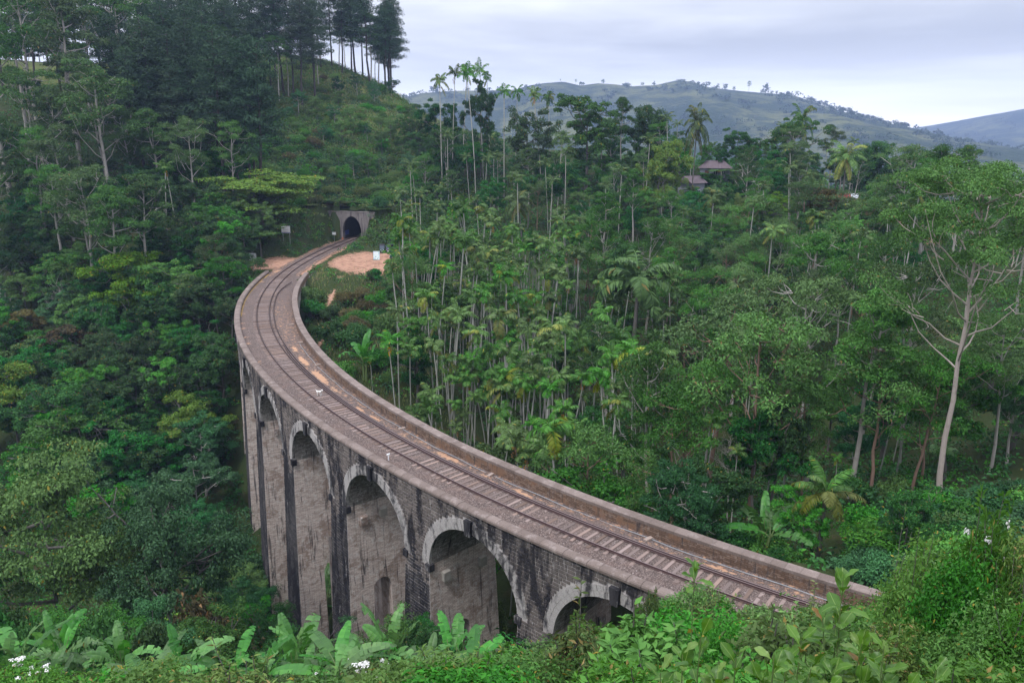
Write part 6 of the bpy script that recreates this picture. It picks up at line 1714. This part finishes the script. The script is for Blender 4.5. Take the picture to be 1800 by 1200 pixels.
while nfore < 250 and tries < 9000:
    tries += 1
    px = rf.uniform(-40, 1840); y = rf.uniform(7, 40) ** 1.0
    if rf.random() < 0.5: y = rf.uniform(12, 40)
    x, z = ground_at(px, y); s, o = to_so(x, y)
    if -6 < o < 5.2 and s < 139: continue
    if y < 12 and px < 1000: continue
    bpx, bpy2, bd = proj([[x, y, z]])
    if bpy2[0] > 1330 + (14 - min(y, 14)) * 30 or bpy2[0] < 820: continue
    rmin = 0.7 + y * 0.022
    if any((a - x) ** 2 + (b - y) ** 2 < rmin * rmin for a, b in occupied): continue
    kind = rf.choices(["weed", "shrub_near", "mound", "flower_low", "flower_shrub", "shrub_blue"], [.62, .13, .09, .05, .05, .05 if y > 28 else 0])[0]
    h0 = PROTO[kind][0][2]; sc = rf.choice([0.5, 0.7, 0.9, 1.1, 1.35, 1.6]) * rf.uniform(0.85, 1.15) * (0.6 if y < 12 else 1.0)
    lim = float(np.interp(px, FLIM[0], FLIM[1])) + rf.uniform(0, 22)
    zt = ray(px, lim, y)[2]
    if zt - z < 0.35: continue
    sc = min(sc, (zt - z) / h0)
    if px < 850 and y > 24 and rf.random() < 0.3: continue
    occupied.append((x, y)); nfore += 1
    w_ = "at the lower right" if px > 1250 else "below the near arches" if px > 830 else "among the lower banana plants"
    d_ = "close to the camera" if y < 16 else "halfway down the bank" if y < 28 else "near the viaduct"
    put(kind, x, y, z, sc, f"{FL[kind]} {w_}, {d_}", f"{FL[kind]} {w_} {d_}", wide=rf.uniform(0.85, 1.2), rnd_=rf)
# shrubs on the ground beyond the near parapet end
nb_ = 0; tries = 0
while nb_ < 60 and tries < 3000:
    tries += 1
    px = rf.uniform(1320, 1840); y = rf.uniform(41, 66); x, z = ground_at(px, y); s, o = to_so(x, y)
    if o > -6 and s < 140: continue
    if any((a - x) ** 2 + (b - y) ** 2 < 3.2 for a, b in occupied): continue
    kind = rf.choices(["shrub_blue", "shrub_mid", "shrub_dark"], [.5, .3, .2])[0]
    lim = float(np.interp(px, [1320, 1480, 1530, 1600, 1700, 1800], [980, 975, 890, 860, 850, 840])) + rf.uniform(0, 40)
    sc = min(rf.uniform(0.6, 1.1), (ray(px, lim, y)[2] - z) / 2.8)
    if sc < 0.3: continue
    occupied.append((x, y)); nb_ += 1
    put(kind, x, y, z, sc, f"{FL[kind]} on the bank beyond the end of the brick parapet", f"{FL[kind]} beyond the parapet end", wide=rf.uniform(0.9, 1.3), rnd_=rf)

# big-leaved saplings right in front: every leaf a piece of its own
def big_leaf(seed, L=0.26, W=0.125):
    rng = np.random.default_rng(seed); n, k = 9, 5
    t = np.linspace(0, 1, n); w = W / 2 * (np.sin(np.clip(t, 0, 1) ** 1.5 * math.pi) ** 0.62) * (0.75 + 0.5 * t); w[0] = 0.004; w[-1] = 0.006
    cx = L * t; cz = -0.22 * L * t ** 2 * rng.uniform(0.2, 1.6) + 0.03 * L * np.sin(t * 6 + seed)
    V = []
    for i in range(n):
        for j in range(k):
            v = (j / (k - 1) - .5) * 2
            V.append((cx[i], v * w[i], cz[i] + abs(v) * w[i] * 0.32 + 0.012 * math.sin(t[i] * 14 + v * 3 + seed) * abs(v)))
    I, J = np.meshgrid(np.arange(n - 1), np.arange(k - 1), indexing="ij")
    return np.array(V), np.stack([I * k + J, (I + 1) * k + J, (I + 1) * k + J + 1, I * k + J + 1], -1).reshape(-1, 4)
def bigleaf_mat(name, a, b):
    t = NT(name); r = t.rand_obj(); v = t.coord()
    sep = t.node("ShaderNodeSeparateXYZ"); t.put(sep.inputs[0], v)
    rib = t.math("LESS_THAN", t.math("ABSOLUTE", sep.outputs[1]), 0.0035)
    vein = t.ramp(t.math("FRACT", t.math("MULTIPLY", t.math("SUBTRACT", sep.outputs[0], t.math("ABSOLUTE", sep.outputs[1])), 42.0)), [(0.0, 0.35), (0.12, 0.0), (0.88, 0.0), (1.0, 0.35)])
    c = t.mix(t.math("ADD", t.math("MULTIPLY", r, 0.7), t.math("MULTIPLY", t.noise(v, 9, 3), 0.3)), a, b)
    c = t.mix(t.math("MULTIPLY", t.math("MAXIMUM", t.math("MULTIPLY", vein, 0.5), rib), 0.7), c, (0.20, 0.30, 0.08))
    return t.bsdf(c, 0.38, 0.3, trans=t.hsv(c, 0.485, 1.1, 1.6), trans_w=0.28)
BLG = bigleaf_mat("big_leaf_green", (0.030, 0.095, 0.012), (0.090, 0.205, 0.022)); BLR = bigleaf_mat("young_red_leaf", (0.16, 0.12, 0.03), (0.24, 0.12, 0.045)); BLP = bigleaf_mat("pale_underside_leaf", (0.09, 0.18, 0.04), (0.16, 0.26, 0.06))
BLM = []
for i in range(6):
    V, Fq = big_leaf(i); BLM.append([mesh_np("leaf", V, Fq, [mm], True) for mm in (BLG, BLR, BLP)])
def sapling(px, y, top, label, nst, seed, spread=0.4, nleaf=13, ls=1.0, lf=0.85):
    rng = np.random.default_rng(seed); x, z = ground_at(px, y); zt = ray(px, top, y)[2]; Ht = zt - z
    r = empty("big_leaved_sapling", (x, y, z)); tag(r, label, "plant", "big-leaved saplings in front")
    for k in range(nst):
        a = rng.uniform(0, 6.28); h = Ht * (1.0 if k == 0 else rng.uniform(0.6, 0.95)); lean = np.array([math.cos(a), math.sin(a)]) * spread * (0.15 if k == 0 else rng.uniform(0.4, 1.0))
        t = np.linspace(0, 1, 8)[:, None]; p = np.c_[lean[0] * t ** 1.3 + 0.02 * np.sin(t * 5 + k), lean[1] * t ** 1.3, t * (h - 0.10) - 0.15 * (1 - t)]
        V, Fq = tube_np(p, np.linspace(0.013, 0.004, 8), 6); link("stem", mesh_np("stem", V, Fq, [STEMG], True), r)
        for i in range(nleaf):
            f = 1 - (i / nleaf) ** 1.1 * lf; bp = np.array([np.interp(f, t[:, 0], p[:, j]) for j in range(3)])
            az = i * 2.4 + rng.uniform(-.4, .4); el = rng.uniform(0.6, 1.25) if i < 4 else rng.uniform(-0.1, 0.85)
            D = Vector((math.cos(az) * math.cos(el), math.sin(az) * math.cos(el), math.sin(el))); Nn = Vector((rng.normal(0, .25), rng.normal(0, .25), 1.0))
            S = Nn.cross(D).normalized(); U = D.cross(S).normalized()
            M = Matrix((D, S, U)).transposed()
            mi = 1 if (i < 3 and rng.random() < 0.13) else 2 if rng.random() < 0.12 else 0
            o = link("leaf", BLM[rng.integers(0, 6)][mi], r, bp + np.array(D) * 0.02); o.rotation_euler = M.to_euler(); sc = ls * rng.uniform(0.75, 1.2) * (0.75 if i < 3 else 1.0); o.scale = (sc,) * 3
    return r
sapling(1445, 6.9, 1004, "tallest big-leaved sapling at the bottom, right of the middle", 6, 1, 0.38, 30, 0.9)
sapling(1520, 6.3, 1125, "big-leaved sapling right of the tallest one", 5, 2, 0.35, 26, 0.85)
sapling(1370, 6.2, 1115, "big-leaved sapling left of the tallest one", 5, 3, 0.35, 26, 0.85)
sapling(1200, 5.4, 1098, "big-leaved sapling with reddish young leaves at the bottom", 4, 4, 0.26, 24, 0.75)
sapling(1262, 5.2, 1130, "low big-leaved sapling between two taller ones", 4, 5, 0.26, 24, 0.75)
sapling(1335, 5.0, 1128, "big-leaved sapling with a rosette of upright leaves at the bottom", 4, 6, 0.26, 24, 0.8)
sapling(1150, 5.0, 1158, "leftmost big-leaved sapling at the bottom edge", 3, 7, 0.26, 22, 0.7)
sapling(1610, 5.6, 1165, "rightmost big-leaved sapling at the bottom edge", 4, 8, 0.3, 24, 0.8)

sapling(1198, 9.0, 985, "slender bright sapling whose tip stands before the track", 1, 9, 0.1, 9, 0.8, 0.10)
# grass: too many blades to count
def blades(rng, X, Y, hgt, wid, bend=0.5):
    n = len(X); Z = H(X, Y); P = np.stack([X, Y, Z - 0.05], -1)
    a = rng.uniform(0, 6.28, n); d = np.stack([np.cos(a), np.sin(a), np.zeros(n)], -1); sd = np.stack([-np.sin(a), np.cos(a), np.zeros(n)], -1)
    h = (hgt * rng.uniform(0.5, 1.2, n))[:, None]; b = bend * rng.uniform(0.3, 1.2, n)[:, None] * h; w = (wid * rng.uniform(.7, 1.3, n))[:, None]
    V = np.stack([P - sd * w, P + sd * w, P + d * b * .3 + [0, 0, 1] * h * .6 + sd * w * .8, P + d * b * .3 + [0, 0, 1] * h * .6 - sd * w * .8, P + d * b + [0, 0, 1] * h], 1).reshape(-1, 3)
    i = np.arange(n) * 5
    return V, np.stack([i, i + 1, i + 2, i + 3], -1), np.stack([i + 3, i + 2, i + 4], -1)
rg = np.random.default_rng(12)
def grass_obj(X, Y, hgt, wid, mat, bend=0.5):
    V, Q, T = blades(rg, X, Y, hgt, wid, bend); tag(link("grass", mesh_np("grass", V, [Q, T], [mat])), kind="stuff")
n = 40000; yy = rg.uniform(5.5, 42, n); px = rg.uniform(-60, 1860, n); xx = (px - 900) / FPX * (yy * 1.0 + 4.5)
s, o = to_so(xx, yy); ok = ~((o < 5.2) & (o > -5.5) & (s < 139)); ok &= rg.random(n) < np.where((px > 1550) | (px > 830) & (yy > 12), 1.0, 0.35); ok &= ~((yy < 8) & (px < 1100))
grass_obj(xx[ok], yy[ok], np.where(px[ok] > 1550, 0.65, 0.5), 0.010 + 0.0003 * yy[ok], L_GRASS, 0.6)
n = 24000; xx = rg.normal(-42, 20, n); yy = rg.uniform(192, 296, n); ok = (meadow_mask(xx, yy) > 0.3) & (bare_mask(xx, yy) < 0.3); grass_obj(xx[ok], yy[ok], 0.9, 0.05, L_STRAW, 0.6)
n = 18000; xx = rg.uniform(-46, -4, n); yy = rg.uniform(84, 150, n); s, o = to_so(xx, yy); ok = (o < -5.6) & (bare_mask(xx, yy) < 0.25) & (xx < -8); grass_obj(xx[ok], yy[ok], 0.55, 0.035, L_STRAW, 0.7)
n = 9000; xx = rg.uniform(-56, -10, n); yy = rg.uniform(134, 192, n); s, o = to_so(xx, yy); bm_ = bare_mask(xx, yy); nz_ = np.sin(xx * .9) * np.sin(yy * .7 + 1) ; ok = (np.abs(o) > 3.2) & ((bm_ < 0.45) | (nz_ > 0.82)); grass_obj(xx[ok], yy[ok], 0.4, 0.04, L_GRASS, 0.5)

# undergrowth that covers the forest floor
n = 9500; yy = np.sqrt(rg.uniform(40 ** 2, 235 ** 2, n)); px = rg.uniform(-60, 1860, n); xx = (px - 900) / FPX * yy
s, o = to_so(xx, yy); bm_ = bare_mask(xx, yy)
ok = ~((o > np.where(s < 8, -3.3, -5.4)) & (o < np.where(s < 4, 3.3, 5.0)) & (s < 140) & (s > -39)) & (bm_ < 0.2) & ~((yy > 190) & (meadow_mask(xx, yy) > 0.75) & (rg.random(n) < 0.8))
ok &= ~((px > 528) & (px < 700) & (yy < 145) & (rg.random(n) < 0.35))
xx, yy = xx[ok], yy[ok]; zz = H(xx, yy); R = rg.uniform(0.6, 1.35, len(xx)) * (0.75 + yy / 220)
R[(np.abs(to_so(xx, yy)[1]) < 9)] *= 0.6
C = np.stack([xx, yy, zz + R * 0.35], -1)
mi_all = rg.integers(0, 3, len(xx))
for k, mt in enumerate((L_DARK, L_MID, L_BLUE)):
    mk_ = mi_all == k
    V, Q = clumps(rg, C[mk_], np.stack([R[mk_], R[mk_], R[mk_] * 0.8], -1), 28, 0.39, 0.22, up=0.8, droop=0.1, low=-0.1)
    tag(link("undergrowth", mesh_np("undergrowth", V, Q, [mt])), kind="stuff")

# thick growth on the valley floor beside the piers and under the near bank
n = 2000; xx = rg.uniform(-75, 2, n); yy = rg.uniform(33, 112, n); s, o = to_so(xx, yy); ok = (o > np.where(H(xx, yy, False) < -11, 4.5, 5.4)) & (s < 128); xx, yy = xx[ok], yy[ok]; zz = H(xx, yy); R = rg.uniform(0.8, 1.7, len(xx)); px_, py_, d_ = proj(np.stack([xx, yy, zz + R * 1.3], -1))
lim_ = np.interp(px_, [-200, 425, 470, 560, 660, 800, 900, 1100], [-999, 850, 985, 1075, 1085, 1085, 1120, 1105]); ok = py_ > lim_; 
V, Q = clumps(rg, np.stack([xx, yy, zz + R * 0.35], -1)[ok], np.stack([R, R, R * 0.8], -1)[ok], 44, 0.32, 0.17, up=0.8, droop=0.1, low=-0.1)
tag(link("undergrowth", mesh_np("undergrowth", V, Q, [L_DARK])), kind="stuff")

# lush low growth on the hillside round the tunnel
n = 5600; xx = rg.uniform(-82, -6, n); yy = rg.uniform(176, 292, n); s, o = to_so(xx, yy); bm_ = bare_mask(xx, yy)
ok = ~((np.abs(o) < 3.5) & (s > -39.5)) & (bm_ < 0.25) & ~((xx > -34) & (yy > 238)); xx, yy = xx[ok], yy[ok]; zz = H(xx, yy); R = rg.uniform(0.7, 1.8, len(xx)) * np.where(yy < 200, 0.7, 1.0)
pat = np.sin(xx * 0.13 + 1.3) + np.sin(yy * 0.11 + xx * 0.05) + rg.normal(0, 0.7, len(xx)); mi_all = np.digitize(pat, [-0.5, 0.5, 1.2])
for k, mt in enumerate((L_MID, L_WEED, L_GRASSY, L_BLUE)):
    mk_ = mi_all == k
    V, Q = clumps(rg, np.stack([xx, yy, zz + R * 0.3], -1)[mk_], np.stack([R, R, R * 0.7], -1)[mk_], 32, 0.40, 0.21, up=0.8, droop=0.1, low=-0.1)
    tag(link("undergrowth", mesh_np("undergrowth", V, Q, [mt])), kind="stuff")

# tea terraces on the shoulder of the hill
TEA = leaf_mat("tea_leaves", (0.03, 0.085, 0.02), (0.08, 0.16, 0.035), None, 0, hue=0.01, val=0.2)
tz = []
for k in range(26):
    y_ = 236 + k * 1.9
    for x_ in np.arange(-36, 4, 0.9):
        xq = x_ + rg.uniform(-.2, .2); yq = y_ + 0.25 * (x_ + 20) * 0.3 + rg.uniform(-.15, .15)
        if bare_mask(np.array([xq]), np.array([yq]))[0] < 0.35: tz.append((xq, yq))
tz = np.array(tz); zq = H(tz[:, 0], tz[:, 1]); V, Q = clumps(rg, np.c_[tz, zq + .35], np.tile([[.75, .6, .42]], (len(tz), 1)), 22, 0.30, 0.15, up=1.2, low=0.0)
tag(link("tea_bushes", mesh_np("tea_bushes", V, Q, [TEA])), kind="stuff", label="rows of clipped tea bushes on the hill shoulder", cat="bushes")

# ------------------------------------------------------------------ trees on the far mountains
rm = random.Random(8)
far_pos = [(1316, 20), (1346, 19), (1450, 14), (1475, 12), (1492, 13), (1245, 12), (1262, 10), (1275, 12), (1060, 10), (1012, 11), (760, 12), (768, 14), (1400, 12), (1525, 11), (1550, 12), (1580, 9), (1602, 10), (1228, 8), (985, 7), (1100, 7), (1130, 8), (1150, 9), (1290, 9), (1365, 8), (1425, 9), (1505, 10), (1535, 8)]
for i, (px, hpx) in enumerate(far_pos):
    X = np.interp(px, proj(CREST1)[0], CREST1[:, 0]); Z = np.interp(X, CREST1[:, 0], CREST1[:, 2]); Y = CREST1[0, 1]
    h = hpx / FPX * 2300
    put("broad_dark" if i % 3 else "gum", X, Y, Z - 1.5, h / (12 if i % 3 else 20), "tiny tree on the crest of the hazy mountain ridge" if i > 1 else ["left one of two taller trees on the hazy mountain crest", "right one of two taller trees on the hazy mountain crest"][i], "trees on the mountain crest" if i > 1 else None, rnd_=rm)
def forest_blobs(HG, n, seed):
    X, Yg, Z, T = HG; rng = np.random.default_rng(seed)
    ok = np.argwhere((T > 0.15) & (T < 1.02)); sel = ok[rng.integers(0, len(ok), n)]
    c = np.stack([X[sel[:, 0], sel[:, 1]], Yg[sel[:, 0], sel[:, 1]], Z[sel[:, 0], sel[:, 1]]], -1) + rng.normal(0, 6, (n, 3)) * [1, 1, 0]
    clus = np.array([mnoise.noise(Vector((p[0] / 130, p[1] / 260, seed))) for p in c]); c = c[clus > -0.05]
    r = rng.uniform(3.5, 9.0, len(c)); return clumps(rng, c + [0, 0, 3], np.stack([r, r, r * .8], -1), 26, 4.2, 3.4, low=-0.2, inner=.8)
FARL = leaf_mat("far_forest_leaves", (0.03, 0.06, 0.03), (0.06, 0.10, 0.045), None, 0)
V, Q = forest_blobs(HG1, 2600, 3); tag(link("distant_forest", mesh_np("distant_forest", V, Q, [FARL])), kind="stuff")
V, Q = forest_blobs(HG2, 1500, 6); tag(link("distant_forest", mesh_np("distant_forest", V, Q, [FARL])), kind="stuff")

# ------------------------------------------------------------------ haze
hz = NT("haze_air"); pv = hz.node("ShaderNodeVolumePrincipled")
pv.inputs["Color"].default_value = (0.44, 0.58, 0.98, 1); pv.inputs["Density"].default_value = 0.00020; pv.inputs["Anisotropy"].default_value = 0.2
hz.l.new(pv.outputs[0], hz.out.inputs["Volume"])
m = MB(); m.hexa([(-1800, -90, -77), (4000, -90, -77), (4000, 5000, -77), (-1800, 5000, -77), (-1800, -90, 290), (4000, -90, 290), (4000, 5000, 290), (-1800, 5000, 290)])
tag(m.build("haze", [hz.m]), kind="stuff")
print("PLACED", COUNT, "near plants", nfore, nb_)

print("FACES", sum(len(m_.polygons) for m_ in bpy.data.meshes))
# ------------------------------------------------------------------ tell look-alikes apart by what they stand next to
import re
LM = [("the tunnel mouth", 613, 400), ("the signboard by the parapet", 441, 455), ("the standing board", 662, 447), ("the grey house", 1256, 298), ("the red-roofed shed", 1471, 350), ("the rounded shelter", 848, 343), ("the great gum tree", 1660, 560),
      ("the fishtail palm", 1106, 520), ("the dark column-shaped tree", 1457, 450), ("the yellowing coconut palm", 1438, 900), ("the tallest skyline palms", 850, 150), ("the wide layered tree", 462, 350), ("the dense yellow-green tree", 268, 530), ("the forked grey tree", 130, 900),
      ("the olive-brown shrub", 385, 1060), ("the brick parapet's far end", 535, 485), ("the white dog", 549, 690), ("the marker post", 724, 826), ("the brick parapet's middle", 900, 825), ("the brick parapet's near end", 1540, 1040), ("the tallest left gum tree", 80, 150),
      ("the leafless hilltop tree", 562, 100), ("the bright banana leaf", 757, 1120), ("the rounded light green shrub", 1588, 960), ("the tall white-flowering shrub", 1692, 940), ("the tallest big-leaved sapling", 1445, 1090), ("the yellow-green lower shrub", 335, 1150),
      ("the house coconut palm", 1215, 240), ("the skyline coconut palm", 1402, 240), ("the first tall pier", 460, 880), ("the nearest arch", 1060, 1080), ("the dark dome-shaped skyline tree", 1525, 270), ("the two crest trees", 1330, 150)]
ORD = ["nearest", "second nearest", "third nearest", "fourth nearest", "fifth nearest", "sixth nearest", "seventh nearest", "eighth nearest", "ninth nearest", "tenth nearest"] + [f"{n}th nearest" for n in range(11, 80)]
bpy.context.view_layer.update()
by_label = {}
for o in COL.objects:
    if o.parent is None and "group" in o.keys() and "label" in o.keys(): by_label.setdefault((o["label"], o["group"]), []).append(o)
buckets = {}
for (lb, gp), obs in by_label.items():
    if len(obs) < 2: continue
    short = re.split(r" (?:in|on|at|among|high|beyond|below|standing|of|close|near|halfway) ", lb)[0].rstrip(",")
    for o in obs:
        top = max((c.bound_box[6][2] for c in o.children), default=2.0) * o.scale[2]
        px, py, _ = proj([[o.location[0], o.location[1], o.location[2] + top * 0.75]])
        d = [math.hypot(px[0] - x, (py[0] - y)) for _, x, y in LM]; i = int(np.argmin(d)); dx, dy = px[0] - LM[i][1], py[0] - LM[i][2]
        side = ("right of" if dx > 0 else "left of") if abs(dx) > abs(dy) else ("below" if dy > 0 else "above")
        buckets.setdefault((short, LM[i][0], side), []).append((d[i], o))
for (short, name, side), L in buckets.items():
    L.sort(key=lambda t: t[0])
    for k, (_, o) in enumerate(L):
        o["label"] = f"{short}, {ORD[k] + ' ' if len(L) > 1 else ''}{side} {name}"
